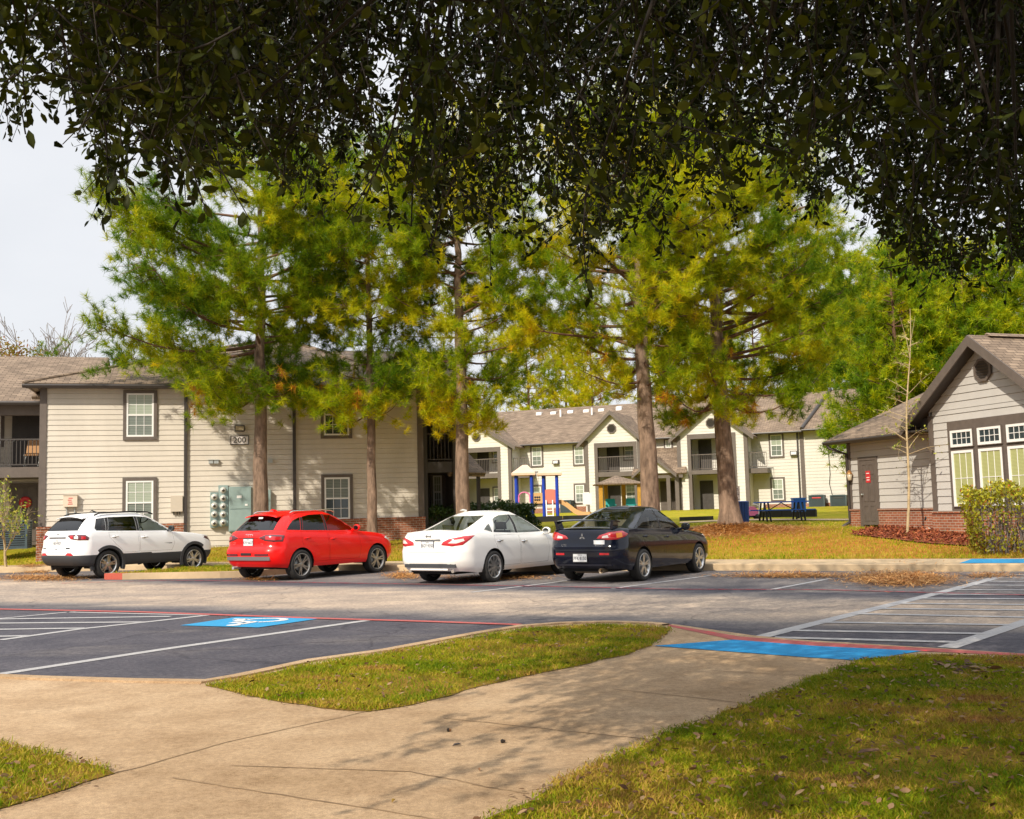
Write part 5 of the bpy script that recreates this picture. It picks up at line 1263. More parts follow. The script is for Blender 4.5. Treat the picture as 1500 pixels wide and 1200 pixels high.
mb = MB(); mb.lathe([(0, -.3), (.11, -.28), (.11, .28), (0, .3)], (-.62, .05, .29), (0, 1, 0), 14); mb.build('silencer', mat('warm_steel', (.5, .4, .28), .3, metal=.9), car)

# red crossover
REDS = dict(paint=REDP, wb=2.603, r=.345, rim=.255, arch=.385, hw=.915, track=1.57, spokes=5, style='twin', rim_m=M_RIMG, zb=.29, cut0=-.4, cut1=3.0, tw=.24,
    xr=[(0, -.72), (.1, -.80), (.25, -.86), (.42, -.88), (.5, -.86), (.62, -.80), (.85, -.80), (1, -.74)], xf=[(0, 3.35), (.3, 3.48), (.6, 3.49), (1, 3.36)],
    w=[(0, .86), (.1, .905), (.3, .918), (.6, .915), (.85, .89), (1, .845)], cr=(.36, .36, .02), cf=(.5, .45, .05), bow=.04, crown=.04,
    belt=[(-.9, 1.10), (-.4, 1.125), (.3, 1.105), (1.2, 1.07), (2.0, 1.04), (2.4, 1.02), (2.9, .95), (3.3, .86), (3.5, .78)],
    gr=[(0, -.74), (.3, -.62), (.6, -.49), (.85, -.36), (1, -.24)], gf=[(0, 2.38), (.5, 1.9), (.85, 1.52), (1, 1.3)], gw=[(0, .825), (.4, .765), (.8, .67), (1, .59)],
    gcr=(.30, .28, .05), gcf=(.33, .3, .1), roof=[(-.75, 1.45), (-.3, 1.505), (.3, 1.55), (.9, 1.558), (1.4, 1.53), (1.9, 1.45), (2.4, 1.3)],
    side_glass=[('side_window', [(.94, 1.10), (1.84, 1.085), (1.70, 1.22), (1.42, 1.38), (1.2, 1.46), (.94, 1.485)], M_GLASS), ('side_window', [(.12, 1.125), (.86, 1.105), (.86, 1.49), (.45, 1.48), (.22, 1.44)], M_PRIV), ('quarter_window', [(-.36, 1.15), (.05, 1.13), (.13, 1.43), (-.10, 1.36), (-.26, 1.25)], M_PRIV)],
    pillars=[[(.865, 1.105), (.935, 1.1), (.935, 1.49), (.865, 1.49)], [(.06, 1.13), (.115, 1.127), (.215, 1.43), (.14, 1.43)]], rear_glass=[(-.63, 1.145), (.63, 1.145), (.52, 1.46), (-.52, 1.46)], rear_gm=M_PRIV, front_glass=[(-.68, 1.08), (.68, 1.08), (.52, 1.47), (-.52, 1.47)],
    lamps=[dict(n='tail_light', m=M_TAILD, d=(-.8, .6, 0), p=[(-.83, .34, .985), (-.82, .55, .91), (-.74, .74, .885), (-.58, .88, .89), (-.54, .885, 1.03), (-.70, .78, 1.055), (-.80, .55, 1.05)], push=.012,
        inner=[('light_bar', [(-.81, .56, .95), (-.74, .75, .925), (-.60, .86, .93), (-.60, .86, 1.0), (-.74, .74, 1.01), (-.81, .56, 1.02)], M_TAIL)]),
        dict(n='headlight', m=M_TAILC, d=(.75, .66, 0), p=[(3.42, .42, .72), (3.3, .78, .72), (2.95, .9, .86), (3.1, .87, .9), (3.36, .45, .84)])],
    doors=[('front', [(.92, .40), (1.93, .40), (2.0, .66), (1.94, 1.05), (.90, 1.07)]), ('rear', [(.40, .40), (.885, .40), (.865, 1.075), (.02, 1.10), (.02, .86), (.14, .68), (.28, .52)])],
    handle=dict(front=(1.05, .90), rear=(.19, .94)), handle_m=None, mirror=(1.82, 1.14), mirror_y=.80, belt_in=1.03, seats=[(1.25, 1.32), (.35, 1.3)])
REDS['handle_m'] = REDP
car, body = make_car('parked_car', REDS, anchor(443, 849.5, 1.57+.24), HDG, 'bright red crossover with dark rear window and silver twin spoke wheels', 'car')
ks = kids(car)
x = surf_x(ks, 0, .89); plate(car, x+.002, -.0, .885, 'KYV·6637')
mb = MB(); xb = surf_x(ks, 0, 1.035)-.006
for k in range(4): mb.lathe([(.030, -.004), (.038, -.004), (.038, .004), (.030, .004), (.030, -.004)], (xb, .082-.055*k, 1.035), (1, 0, 0), 20)
mb.build('emblem', M_CHROME, car)
text('model_lettering', 'Q3', None, 0, 0, 0, .055, M_CHROME, car, M3=rear_frame(surf_x(ks, .46, .86)-.004, .48, .86), ext=.002); text('trim_lettering', 'TDI', None, 0, 0, 0, .04, M_CHROME, car, M3=rear_frame(surf_x(ks, -.40, .84)-.004, -.44, .84), ext=.002)
rear_strip(car, 'plate_recess', ks, M_TAILD, np.linspace(-.32, .32, 9), .985, .018, .008)
rear_strip(car, 'lower_bumper_strip', ks, mat('mid_grey_plastic', (.12, .12, .125), .5), np.linspace(-.70, .70, 15), .52, .085, .014); rear_strip(car, 'bumper_slot', ks, M_BLACK, np.linspace(-.17, .17, 5), .62, .055, .012)
for y in (.48, -.48): rear_strip(car, 'reflector', ks, M_TAILD, np.linspace(y-.2, y+.2, 7), .605, .045, .01)
rear_strip(car, 'tailgate_seam', ks, M_INK, np.linspace(-.62, .62, 9), .765, .010, .002)
mb = MB(); mb.tube([(-.5, .48, .31), (-.84, .48, .30)], .035, 10); mb.build('exhaust_pipe', M_METAL, car)
mb = MB(); ys = np.linspace(-.53, .53, 15)
for y0, y1 in zip(ys, ys[1:]):
    dz = -.055*(y0/.5)**2; mb.prism([(-.44, y0, 1.495+dz), (-.40, y0, 1.525+dz), (-.02, y0, 1.585+dz), (-.02, y0, 1.53+dz)], (0, y1-y0, -.055*((y1/.5)**2-(y0/.5)**2)))
sp = mb.build('roof_spoiler', REDP, car)
mb = MB(); mb.tube([(.06, 0, 1.585), (-.06, 0, 1.62), (-.14, 0, 1.60)], [.03, .018, .006], 8); mb.build('roof_antenna', REDP, car)
for sd in (-1, 1):
    mb = MB(); mb.tube([(-.1, sd*.605, 1.535), (0, sd*.60, 1.575), (.9, sd*.59, 1.60), (1.3, sd*.58, 1.575), (1.4, sd*.575, 1.535)], .017, 8); mb.build('roof_rail', M_CHROME, car)
mb = MB(); mb.prism([(-.46, -.10, 1.41), (-.43, -.10, 1.445), (-.43, .05, 1.445), (-.46, .02, 1.41)], (-.012, 0, .004)); mb.build('window_sticker', M_PLATE, car)
mb = MB(); mb.tube([(-.71, .02, 1.165), (-.70, -.20, 1.175)], .012, 6); mb.build('rear_wiper', M_BLACK, car)

# white crossover behind the island
WHS = dict(paint=WHITE1, wb=2.636, r=.345, rim=.238, arch=.40, hw=.91, track=1.55, spokes=5, style='twin', rim_m=M_RIM, zb=.31, cut0=-.4, cut1=3.0, tw=.225,
    xr=[(0, -.74), (.1, -.82), (.25, -.87), (.42, -.87), (.5, -.85), (.62, -.83), (.85, -.83), (1, -.79)], xf=[(0, 3.32), (.3, 3.44), (.6, 3.46), (1, 3.36)],
    w=[(0, .87), (.1, .905), (.3, .912), (.6, .91), (.85, .888), (1, .85)], cr=(.36, .36, .02), cf=(.42, .42, .04), bow=.035, crown=.04,
    belt=[(-.9, 1.16), (-.4, 1.185), (.3, 1.15), (1.2, 1.11), (2.0, 1.08), (2.4, 1.06), (2.9, 1.0), (3.3, .93), (3.46, .88)],
    gr=[(0, -.79), (.3, -.70), (.6, -.59), (.85, -.48), (1, -.36)], gf=[(0, 2.34), (.5, 1.92), (.85, 1.58), (1, 1.38)], gw=[(0, .835), (.4, .78), (.8, .69), (1, .61)],
    gcr=(.28, .26, .05), gcf=(.33, .3, .1), roof=[(-.8, 1.52), (-.3, 1.56), (.3, 1.59), (.9, 1.592), (1.4, 1.57), (1.9, 1.49), (2.4, 1.34)],
    side_glass=[('side_window', [(.94, 1.145), (1.86, 1.13), (1.72, 1.27), (1.45, 1.42), (1.22, 1.495), (.94, 1.515)], M_GLASS), ('side_window', [(.02, 1.17), (.86, 1.15), (.86, 1.52), (.10, 1.51)], M_PRIV), ('quarter_window', [(-.34, 1.245), (-.30, 1.18), (-.04, 1.17), (-.0, 1.50), (-.24, 1.475)], M_PRIV)],
    pillars=[[(.865, 1.15), (.935, 1.145), (.935, 1.518), (.865, 1.52)], [(-.035, 1.17), (.015, 1.17), (.095, 1.508), (.005, 1.50)]], rear_glass=[(-.64, 1.195), (.64, 1.195), (.54, 1.51), (-.54, 1.51)], rear_gm=M_PRIV, front_glass=[(-.68, 1.12), (.68, 1.12), (.54, 1.51), (-.54, 1.51)],
    lamps=[dict(n='tail_light', m=M_TAILD, d=(-.8, .6, 0), p=[(-.84, .40, 1.08), (-.83, .56, .985), (-.74, .74, .955), (-.58, .88, .955), (-.56, .88, 1.02), (-.64, .84, 1.09), (-.76, .70, 1.105), (-.82, .5, 1.10)], push=.012,
        inner=[('light_bar', [(-.83, .52, 1.0), (-.80, .60, .99), (-.80, .60, 1.08), (-.83, .52, 1.08)], M_TAIL), ('light_bar', [(-.70, .78, .985), (-.62, .84, .985), (-.62, .84, 1.05), (-.70, .78, 1.06)], M_TAIL), ('reversing_lens', [(-.79, .63, 1.0), (-.74, .72, .99), (-.74, .72, 1.05), (-.79, .63, 1.06)], M_TAILC)]),
        dict(n='headlight', m=M_TAILD, d=(.75, .66, 0), p=[(3.42, .42, .80), (3.3, .78, .80), (3.0, .9, .90), (3.1, .88, .95), (3.36, .45, .90)]),
        dict(n='reflector', m=M_TAIL, d=(-.9, .43, 0), p=[(-.87, .38, .60), (-.86, .60, .585), (-.84, .66, .60), (-.86, .60, .655), (-.87, .46, .66)])],
    doors=[('front', [(.92, .62), (1.90, .62), (1.98, .8), (1.93, 1.09), (.90, 1.11)]), ('rear', [(.42, .62), (.885, .62), (.865, 1.12), (.02, 1.14), (.02, 1.0), (.18, .86), (.34, .70)])],
    handle=dict(front=(1.05, .98), rear=(.19, 1.02)), handle_m=None, mirror=(1.84, 1.18), mirror_y=.81, mirror_m=M_CLAD, belt_in=1.06, seats=[(1.25, 1.36), (.35, 1.32)],
    panels=[('rear_cladding', [(0, -1.2, .20), (0, 1.2, .20), (0, 1.2, .585), (0, .5, .60), (0, -.5, .60), (0, -1.2, .585)], (-1, 0, 0), M_CLAD, None), *[(n_, [(a_, 0, .2), (b_, 0, .2), (b_, 0, .565), (a_, 0, .565)], (0, s_, 0), M_CLAD, None) for s_ in (-1, 1) for n_, a_, b_ in (('rear_corner_cladding', -1.2, 0.), ('sill_cladding', 0., 2.636), ('front_corner_cladding', 2.636, 3.7))]])
WHS['handle_m'] = WHITE1
car, body = make_car('parked_car', WHS, anchor(97, 845.5, 1.55+.22, 1), HDG, 'white crossover with charcoal lower cladding parked beyond the kerbed island', 'car')
ks = kids(car)
for sd in (-1, 1):
    for ax in (0., 2.636):
        mb = MB(); n = 22; a0 = [-.35, math.pi+.35]
        for k in range(n):
            q = []
            for an in (a0[0]+(a0[1]-a0[0])*k/n, a0[0]+(a0[1]-a0[0])*(k+1)/n):
                for rr, oy in ((.395, .015), (.47, .012), (.475, -.04), (.395, -.08)): 
                    bowf = 1-.035*((ax+rr*math.cos(an)-1.3)/2.15)**2
                    q.append((ax+rr*math.cos(an), sd*(.912*bowf+oy-(.06 if (ax == 0 and math.cos(an) < -.75) or (ax > 1 and math.cos(an) > .75) else .0)), .355+rr*math.sin(an)*.98))
            for i in range(4): j = (i+1) % 4; mb.quad(q[i], q[j], q[4+j], q[4+i])
        mb.build('wheel_arch_trim', M_CLAD, car)
    mb = MB(); mb.tube([(-.25, sd*.63, 1.565), (-.1, sd*.625, 1.62), (.9, sd*.62, 1.645), (1.35, sd*.61, 1.62), (1.5, sd*.60, 1.57)], .02, 8); mb.build('roof_rail', M_BLACK, car)
x = surf_x(ks, 0, .90); plate(car, x+.002, .0, .90, 'RKV·9927', M_PLATE)
rear_strip(car, 'tailgate_trim', ks, M_INK, np.linspace(-.34, .34, 9), 1.03, .03, .016); rear_strip(car, 'tailgate_seam', ks, M_INK, np.linspace(-.62, .62, 9), .68, .010, .002)
text('maker_lettering', 'Jeep', None, 0, 0, 0, .06, M_CLAD, car, M3=rear_frame(surf_x(ks, 0, 1.11)-.006, 0, 1.11), ext=.002)
mb = MB(); xx = surf_x(ks, -.45, .76); mb.box(xx-.008, xx+.002, -.53, -.37, .755, .79); mb.build('model_badge', M_CLAD, car)
mb = MB(); xx = surf_x(ks, .5, .77); mb.box(xx-.006, xx+.002, .45, .58, .755, .785); mb.build('drive_badge', M_CHROME, car)
mb = MB(); xx = surf_x(ks, .02, .745); mb.box(xx-.006, xx+.01, -.03, .06, .735, .755); mb.build('tailgate_latch', M_INK, car)
yy = surf_y(body, 2.1, .80) or -.9
mb = MB(); mb.box(1.55, 1.9, -.908, -.895, .79, .81); mb.build('door_badge', M_CLAD, car)
mb = MB(); ys = np.linspace(-.55, .55, 15)
for y0, y1 in zip(ys, ys[1:]):
    dz = -.055*(y0/.52)**2; mb.prism([(-.54, y0, 1.54+dz), (-.50, y0, 1.568+dz), (-.10, y0, 1.622+dz), (-.10, y0, 1.565+dz)], (0, y1-y0, -.055*((y1/.52)**2-(y0/.52)**2)))
mb.build('roof_spoiler', WHITE1, car)
mb = MB(); mb.tube([(-.74, .02, 1.21), (-.73, -.22, 1.222)], .014, 6); mb.build('rear_wiper', M_BLACK, car)
mb = MB(); mb.tube([(.25, 0, 1.63), (.12, 0, 1.69), (.06, 0, 1.66)], [.03, .016, .006], 8); mb.build('roof_antenna', M_BLACK, car)
# ================================================================== PLANTS
M_BARK = mat('pine_bark', (.085, .055, .038), .95, .0, 7, 1.0, 22, col2=(.30, .205, .145), stretch=(1, 1, .28))
M_BARK2 = mat('reddish_upper_bark', (.14, .075, .045), .95, .3, 9, .6, 30, stretch=(1, 1, .4))
M_OBARK = mat('oak_bark', (.016, .011, .008), .95, .4, 12, .8, 40, stretch=(1, 1, .4))
M_GBARK = mat('grey_bare_bark', (.20, .165, .15), .9, .25, 6)
M_NEED = leafmat('pine_needles', [(0, (.07, .155, .006)), (.3, (.25, .35, .006)), (.55, (.56, .54, .008)), (.92, (.82, .62, .012)), (1, (.50, .19, .03))], .5, .42, spec=.15)
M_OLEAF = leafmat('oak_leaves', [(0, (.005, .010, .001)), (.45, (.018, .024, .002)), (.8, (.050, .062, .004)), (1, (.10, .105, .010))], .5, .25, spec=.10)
M_HEDGE = leafmat('hedge_leaves', [(0, (.012, .035, .006)), (.6, (.035, .075, .012)), (1, (.09, .13, .02))], .45, .2)
M_YHEDGE = leafmat('autumn_hedge_leaves', [(0, (.22, .07, .02)), (.25, (.20, .19, .015)), (.6, (.40, .40, .015)), (.85, (.62, .50, .025)), (1, (.48, .13, .03))], .5, .3)
M_LGT = leafmat('pale_spring_leaves', [(0, (.18, .26, .03)), (.6, (.34, .38, .05)), (1, (.5, .42, .06))], .5, .35)
def unit(v): return v/(np.linalg.norm(v, axis=-1, keepdims=True)+1e-9)
def tuft_arrays(P, D, tint, n=40, ln=.2, w=.010, rng=RNG, spread=1.1):
    "needle tufts: P (k,3) tips, D (k,3) directions"
    k = len(P); base = np.repeat(P, n, 0) - np.repeat(D, n, 0)*rng.uniform(0, .24, (k*n, 1))
    d = unit(np.repeat(D, n, 0)*.62 + unit(rng.normal(size=(k*n, 3)))*spread*rng.uniform(.6, 1, (k*n, 1)))
    L = ln*rng.uniform(.7, 1.15, (k*n, 1)); s = unit(np.cross(d, rng.normal(size=(k*n, 3))))*w*.5
    tip = base + d*L; tip[:, 2] -= .05*L[:, 0]
    V = np.stack([base-s, base+s, tip], 1).reshape(-1, 3); Fc = np.arange(len(V)).reshape(-1, 3)
    T = np.clip(np.repeat(tint, n) + rng.normal(0, .11, k*n), 0, 1)
    return V, Fc, T
def pine(name, base, H, r0, ext, label, hb=3.6, dens=1.0, seed=1, needles=56, ln=.25, w=.0135, lean=(0, 0), tint0=.25, group=None, dead=4, whorl=.56, sub_n=8.5, flare=True, bark=None, cut_top=None, cat='tree'):
    rng = np.random.default_rng(seed); base = np.array(base, float)
    root = empty(name, base, label, cat, group)
    TR = MB(); nz = 16; pts = []; rad = []
    wob = rng.normal(0, .05, (nz, 2)); 
    for i in range(nz):
        f = i/(nz-1); z = H*f
        x = base[0]+lean[0]*f+wob[i, 0]*f*1.5; y = base[1]+lean[1]*f+wob[i, 1]*f
        r = r0*(1-.88*f**1.1)
        if flare and i == 0: r *= 1.55
        pts.append((x, y, base[2]+z-(.3 if i == 0 else 0))); rad.append(r)
    if flare: pts.insert(1, (base[0], base[1], base[2]+.12)); rad.insert(1, r0*1.30); pts.insert(2, (base[0], base[1], base[2]+.45)); rad.insert(2, r0*1.06)
    TR.tube(pts, rad, 14)
    ax = lambda z: np.array([np.interp(z, [p[2]-base[2] for p in pts], [p[k] for p in pts]) for k in range(2)] + [base[2]+z])
    E = np.array(ext, float); P = []; D = []; T = []
    z = hb; az = rng.uniform(0, 6.3); BR = MB(); deadp = []
    while z < H-.15:
        nb = rng.integers(4, 7)
        for b in range(nb):
            az += 2*math.pi/nb + rng.uniform(-.5, .5); zz = z+rng.uniform(-.15, .15)
            Lx = np.interp(zz, E[:, 0], E[:, 2] if math.cos(az) > 0 else E[:, 1]); Ly = .55*(np.interp(zz, E[:, 0], E[:, 1])+np.interp(zz, E[:, 0], E[:, 2]))
            Lh = math.hypot(Lx*math.cos(az), Ly*math.sin(az))*rng.uniform(.78, 1.08)
            if Lh < .2: Lh = .25
            up0 = rng.uniform(-.15, .42) + .5*max(0, (zz-hb)/(H-hb)-.4); droop = rng.uniform(-.12, .05) if zz > hb+1 else rng.uniform(-.5, -.1)
            s = ax(zz); hd = np.array([math.cos(az), math.sin(az), 0]); side = np.array([-hd[1], hd[0], 0]); bend = rng.normal(0, .22)
            f = np.linspace(0, 1, 7); B = s + np.outer(f*Lh, hd) + np.outer((f**2)*bend*Lh, side); B[:, 2] += Lh*(up0*f + droop*np.sin(f*math.pi)*.6 + .12*f**2.5)
            BR.tube(list(B), list(np.interp(f, [0, 1], [max(.016, .030*math.sqrt(Lh)*r0/.25), .008])), 5, caps=False)
            if dens <= 0: continue
            # side shoots
            ns = int(max(3, Lh*sub_n*dens)); 
            for q in range(ns):
                fq = rng.uniform(.16, 1.0)**.75; o = np.array([np.interp(fq, f, B[:, k]) for k in range(3)])
                a2 = rng.uniform(-1.15, 1.15); dv = hd*math.cos(a2)+side*math.sin(a2)+np.array([0, 0, rng.uniform(-.7, 1.2)]); dv /= np.linalg.norm(dv); l2 = rng.uniform(.3, 1.35)*min(1, .5+.25*Lh)
                e2 = o+dv*l2
                if q % 2 == 0: BR.tube([o, (o+e2)/2+(0, 0, -.03), e2], [.010, .007, .004], 3, caps=False)
                for g in range(rng.integers(2, 5)):
                    fr = 1-.22*g+rng.uniform(-.1, .1); P.append(o+dv*l2*fr+rng.normal(0, .04, 3)); D.append(unit(dv*.6+np.array([0, 0, .7])+rng.normal(0, .3, 3)))
                    T.append(np.clip(tint0+rng.normal(0, .07)+.22*(1-fq)+(.35 if rng.random() < .015 else 0)+.17*math.sin(o[0]*1.3+o[2]*1.9+seed)+.10*math.sin(o[1]*2.1-o[2]*1.1), 0, .88))
        z += whorl*rng.uniform(.75, 1.25)
    # dead rusty sprays low in the crown
    for k in range(dead):
        a = rng.uniform(0, 6.3); zz = hb+rng.uniform(-.6, 1.5); s = ax(zz); hd = np.array([math.cos(a), math.sin(a), rng.uniform(-.3, .3)]); e = s+hd*rng.uniform(.8, 2.2)
        BR.tube([s, (s+e)/2+(0, 0, .05), e], [.02, .012, .005], 4, caps=False)
        for g in range(5):
            o = e+rng.normal(0, .18, 3); P.append(o); D.append(unit(rng.normal(0, .5, 3)+np.array([0, 0, -.7]))); T.append(1.)
    t = TR.build('trunk', bark or M_BARK, root)
    BR.build('branch', M_BARK2, t, uvs=False)
    V, Fc, tt = tuft_arrays(np.array(P), np.array(D), np.array(T), needles, ln, w, rng)
    tri_mesh('crown', V, Fc, tt, [M_NEED], root)
    return root
def ptz(p): return (p[0], p[1], terr(*p))
G1 = 'pines between the parking lot and the buildings'
pine('pine_tree', ptz(PINES['a']), 13.2, .245, [(3.4, 1.6, .3), (4.6, 2.2, .4), (5.3, 3.4, .5), (6.4, 5.3, .9), (7.2, 5.3, 1.5), (8.2, 5.2, 2.3), (9.2, 4.8, 2.8), (10.4, 3.6, 2.8), (12, 1.8, 1.6), (13.2, .4, .4)], 'broad green pine spreading far left, trunk beside the electric cabinet', hb=5.0, seed=3, group=G1, tint0=.14, dead=5, dens=1.35)
pine('pine_tree', ptz(PINES['b']), 13.0, .165, [(3.6, 1.0, .9), (4.4, 2.2, 1.2), (5.0, 1.6, 1.3), (5.6, .8, .9), (6.6, 1.4, 1.4), (7.5, 2.4, 2.2), (9, 2.6, 2.6), (11, 2, 2), (13, .4, .4)], 'slender pine with the thinnest trunk, rising beside the red crossover', hb=4.3, seed=5, group=G1, tint0=.26, dead=3, dens=1.05)
pine('pine_tree', ptz(PINES['c']), 13.5, .235, [(3.2, .7, .7), (4.0, 1.1, 1.1), (4.8, 1.4, 1.7), (5.5, 1.5, 2.6), (7, 2.3, 3.0), (9, 2.5, 2.6), (11.5, 2, 2), (13.5, .4, .4)], 'pine with low drooping foliage standing behind the white saloon', hb=3.9, seed=8, group=G1, tint0=.33, dead=4, dens=1.05)
pine('pine_tree', ptz(PINES['d']), 13.8, .30, [(4.4, 1.2, .8), (5.0, 2.6, 1.0), (5.8, 4.2, 1.6), (7, 4.2, 2.4), (9, 3.4, 2.8), (11, 2.6, 2.6), (13.8, .4, .4)], 'pine with bare forked lower limbs behind the black saloon', hb=4.7, seed=13, group=G1, tint0=.36, dead=4, dens=1.0, lean=(-.25, 0))
pine('pine_tree', (PINE5[0], PINE5[1], terr(*PINE5)-.05), 13.6, .315, [(2.8, 1.9, 1.4), (3.6, 1.9, 2.6), (4.6, 2.0, 3.6), (6, 2.2, 4.3), (7.5, 2.4, 4.7), (9, 2.5, 5.5), (10.2, 2.5, 5.0), (11.5, 1.9, 2.6), (13.6, .4, .4)], 'thick trunked pine on a mound of orange needles left of picnic table', hb=4.0, seed=21, group=G1, tint0=.26, dead=3, dens=1.08, lean=(-.45, 0))
# woods behind the clubhouse and the far block
G2 = 'pines of the wood behind the buildings'
bg_l = ['dark pine at the left end of the wood behind the far wing', 'pine rising over the hipped corner of far apartment roof', 'pine directly behind the bare sapling', 'pine above the clubhouse door wing', 'tall pine behind the left clubhouse roof slope', 'pine over the clubhouse gable peak', 'pine beyond the clubhouse ridge at the right edge', 'tallest dark pine deep in the wood behind the sapling', 'tall pine trunk above far roof ridge by the middle gable', 'thin pine above the far roof vents', 'thin pine over left end of the far roof ridge', 'pine behind the pine with orange needle mound', 'thin reddish pine above far right gable']
for i, (px_, d, ytop, ew, tn) in enumerate([(1205, 84, 400, 4.4, .30), (1258, 76, 410, 4.0, .34), (1318, 55, 400, 4.0, .36), (1372, 60, 385, 4.2, .28), (1425, 54, 410, 3.8, .38), (1475, 58, 395, 4.2, .3), (1535, 52, 370, 4.2, .26), (1345, 78, 350, 4.6, .16), (868, 96, 430, 4.2, .42), (830, 100, 480, 3.4, .45), (775, 98, 440, 4.0, .4), (1110, 90, 420, 4.4, .36), (1010, 98, 440, 4.0, .45)]):
    x = (px_-750)/1560*d; z0 = terr(x, d); H = ((738-ytop)*d/1560+1.46-z0)*(1.14 if i < 8 else 1.)
    near = i < 8
    pine('pine_tree', (x, d, z0), H, .2, [(.8, ew*.7, ew*.7), (3, ew*.85, ew*.85), (H*.6, ew*.8, ew*.8), (H, .4, .4)] if near else [(H*.3, ew*.5, ew*.5), (H*.7, ew*.8, ew*.8), (H, .4, .4)], bg_l[i], hb=1.2 if near else H*.42, seed=40+i, needles=20, ln=.36, w=.032, tint0=tn-.16 if near else tn, group=G2, dead=3, whorl=.62, sub_n=7 if near else 4, flare=False, bark=M_BARK2)

def bare_tree(name, base, H, r0, label, seed, levels=4, mt=None, spread=.55, group=None, cat='tree', leaves=0, leafm=None, lsize=.07, first=.35, rmin=.003):
    rng = np.random.default_rng(seed); root = empty(name, base, label, cat, group); T = MB(); base = np.array(base, float); tips = []
    def grow(p, d, L, r, lv):
        pts = [p]; q = p; dd = d.copy()
        for k in range(4): dd = unit(dd+rng.normal(0, .10, 3)+np.array([0, 0, .03])); q = q+dd*L/4; pts.append(q)
        T.tube(pts, list(np.maximum(np.linspace(r, r*.55, 5), rmin)), 6 if lv < 2 else 3, caps=False); tips.append((q, dd))
        if lv >= levels: return
        n = rng.integers(2, 4) if lv else rng.integers(3, 5)
        for k in range(n):
            f = rng.uniform(.45, 1.0); o = pts[int(f*4)]; nd = unit(dd+rng.normal(0, spread, 3)); grow(o, nd, L*rng.uniform(.55, .85), r*.52, lv+1)
        grow(q, unit(dd+rng.normal(0, .2, 3)), L*.7, r*.55, lv+1)
    grow(base-np.array([0, 0, .1]), np.array([0, 0, 1.]), H*first, r0, 0)
    T.build('trunk', mt or M_GBARK, root, uvs=False)
    if leaves:
        P = np.array([t[0] for t in tips]); idx = rng.integers(0, len(P), leaves); leafcloud('crown', P[idx]+rng.normal(0, .12, (leaves, 3)), lsize, rng.random(leaves), leafm, root, rng)
    return root
def leafcloud(name, P, size, tint, m, parent, rng, asp=.45, up_=.0):
    k = len(P); d = unit(rng.normal(size=(k, 3))+np.array([0, 0, up_])); s = unit(np.cross(d, rng.normal(size=(k, 3)))); L = size*rng.uniform(.7, 1.25, (k, 1)); W_ = L*asp*.5
    nrm = np.cross(d, s)
    V = np.stack([P, P+d*L*.35+s*W_+nrm*W_*.2, P+d*L*.75+s*W_*.8+nrm*W_*.2, P+d*L, P+d*L*.75-s*W_*.8+nrm*W_*.2, P+d*L*.35-s*W_+nrm*W_*.2], 1).reshape(-1, 3)
    b = np.arange(k)*6; Fc = np.stack([np.stack([b, b+1, b+2, b+3], 1), np.stack([b, b+3, b+4, b+5], 1)], 1).reshape(-1, 4)
    return tri_mesh(name, V, Fc, np.repeat(tint, 2), [m], parent)
G3 = 'leafless trees beyond the left roof'
for i, (px_, d, yt, lb) in enumerate([(98, 75, 468, 'bare forked grey tree above the left roof ridge'), (118, 80, 480, 'smaller bare tree right of the forked grey tree'), (8, 72, 425, 'tall bare brown tree at the left edge of sky'), (45, 85, 492, 'low hazy bare tree between the taller bare trees')]):
    x = (px_-750)/1560*d; z0 = terr(x, d); bare_tree('bare_tree', (x, d, z0), (762-yt)*d/1560+1.46-z0, .20, lb, 60+i, 5, group=G3, spread=.34, first=.40, rmin=.018)
p = atd(75, 524, 70); pine('small_pine', (p[0], 70, terr(p[0], 70)), p[2]+.4-terr(p[0], 70), .12, [(2, 1.2, 1.2), (12, .8, .8), (13, .2, .2)], 'small dark pine tip showing over the left roof ridge', hb=6, seed=77, needles=22, ln=.3, w=.024, tint0=.1, dead=0, whorl=.7, sub_n=3, flare=False)
p = atd(8, 522, 66); rt_ = empty('autumn_tree', (p[0]-.4, 66, terr(p[0], 66)), 'rust coloured tree top at left behind the roof', 'tree'); mb = MB(); mb.tube([(p[0]-.4, 66, .8), (p[0]-.4, 66, p[2]-.6)], [.14, .05], 6); mb.build('trunk', M_GBARK, rt_)
rg = np.random.default_rng(5); q_ = rg.normal(0, 1, (1800, 3))*np.array([1.1, 1.1, .55])+np.array([p[0]-.4, 66, p[2]-.2]); leafcloud('crown', q_, .22, rg.random(1800)*.25, M_YHEDGE, rt_, rg)

# sapling in the mulch bed
sp_ = atd(1328, 775, 30.0); sp_[2] = terr(sp_[0], sp_[1]); rg = np.random.default_rng(9)
rt_ = empty('sapling', sp_, 'thin pale sapling with few yellow leaves in the mulch bed', 'tree')
top = atd(1332, 452, sp_[1]); T = MB(); pts = [sp_+(top-sp_)*f+np.array([.05*math.sin(f*9), 0, 0]) for f in np.linspace(0, 1, 10)]; pts[0] = sp_-(0, 0, .1)
T.tube(pts, list(np.linspace(.043, .007, 10)), 8)
tips = []
for k in range(34):
    f = rg.uniform(.25, .95); o = sp_+(top-sp_)*f; a = rg.uniform(0, 6.3); l = rg.uniform(.5, 1.5)*(1.15-f); d = np.array([math.cos(a), math.sin(a), rg.uniform(.1, .9)]); m_ = o+d*l*.5; e = o+d*l+np.array([0, 0, -.1*l]); T.tube([o, m_, e], [.012, .008, .003], 4, caps=False); tips += [m_, e, (m_+e)/2]
    for j in range(3): e2 = m_+unit(rg.normal(size=3)+d)*l*.35; T.tube([m_, e2], [.005, .002], 3, caps=False); tips.append(e2)
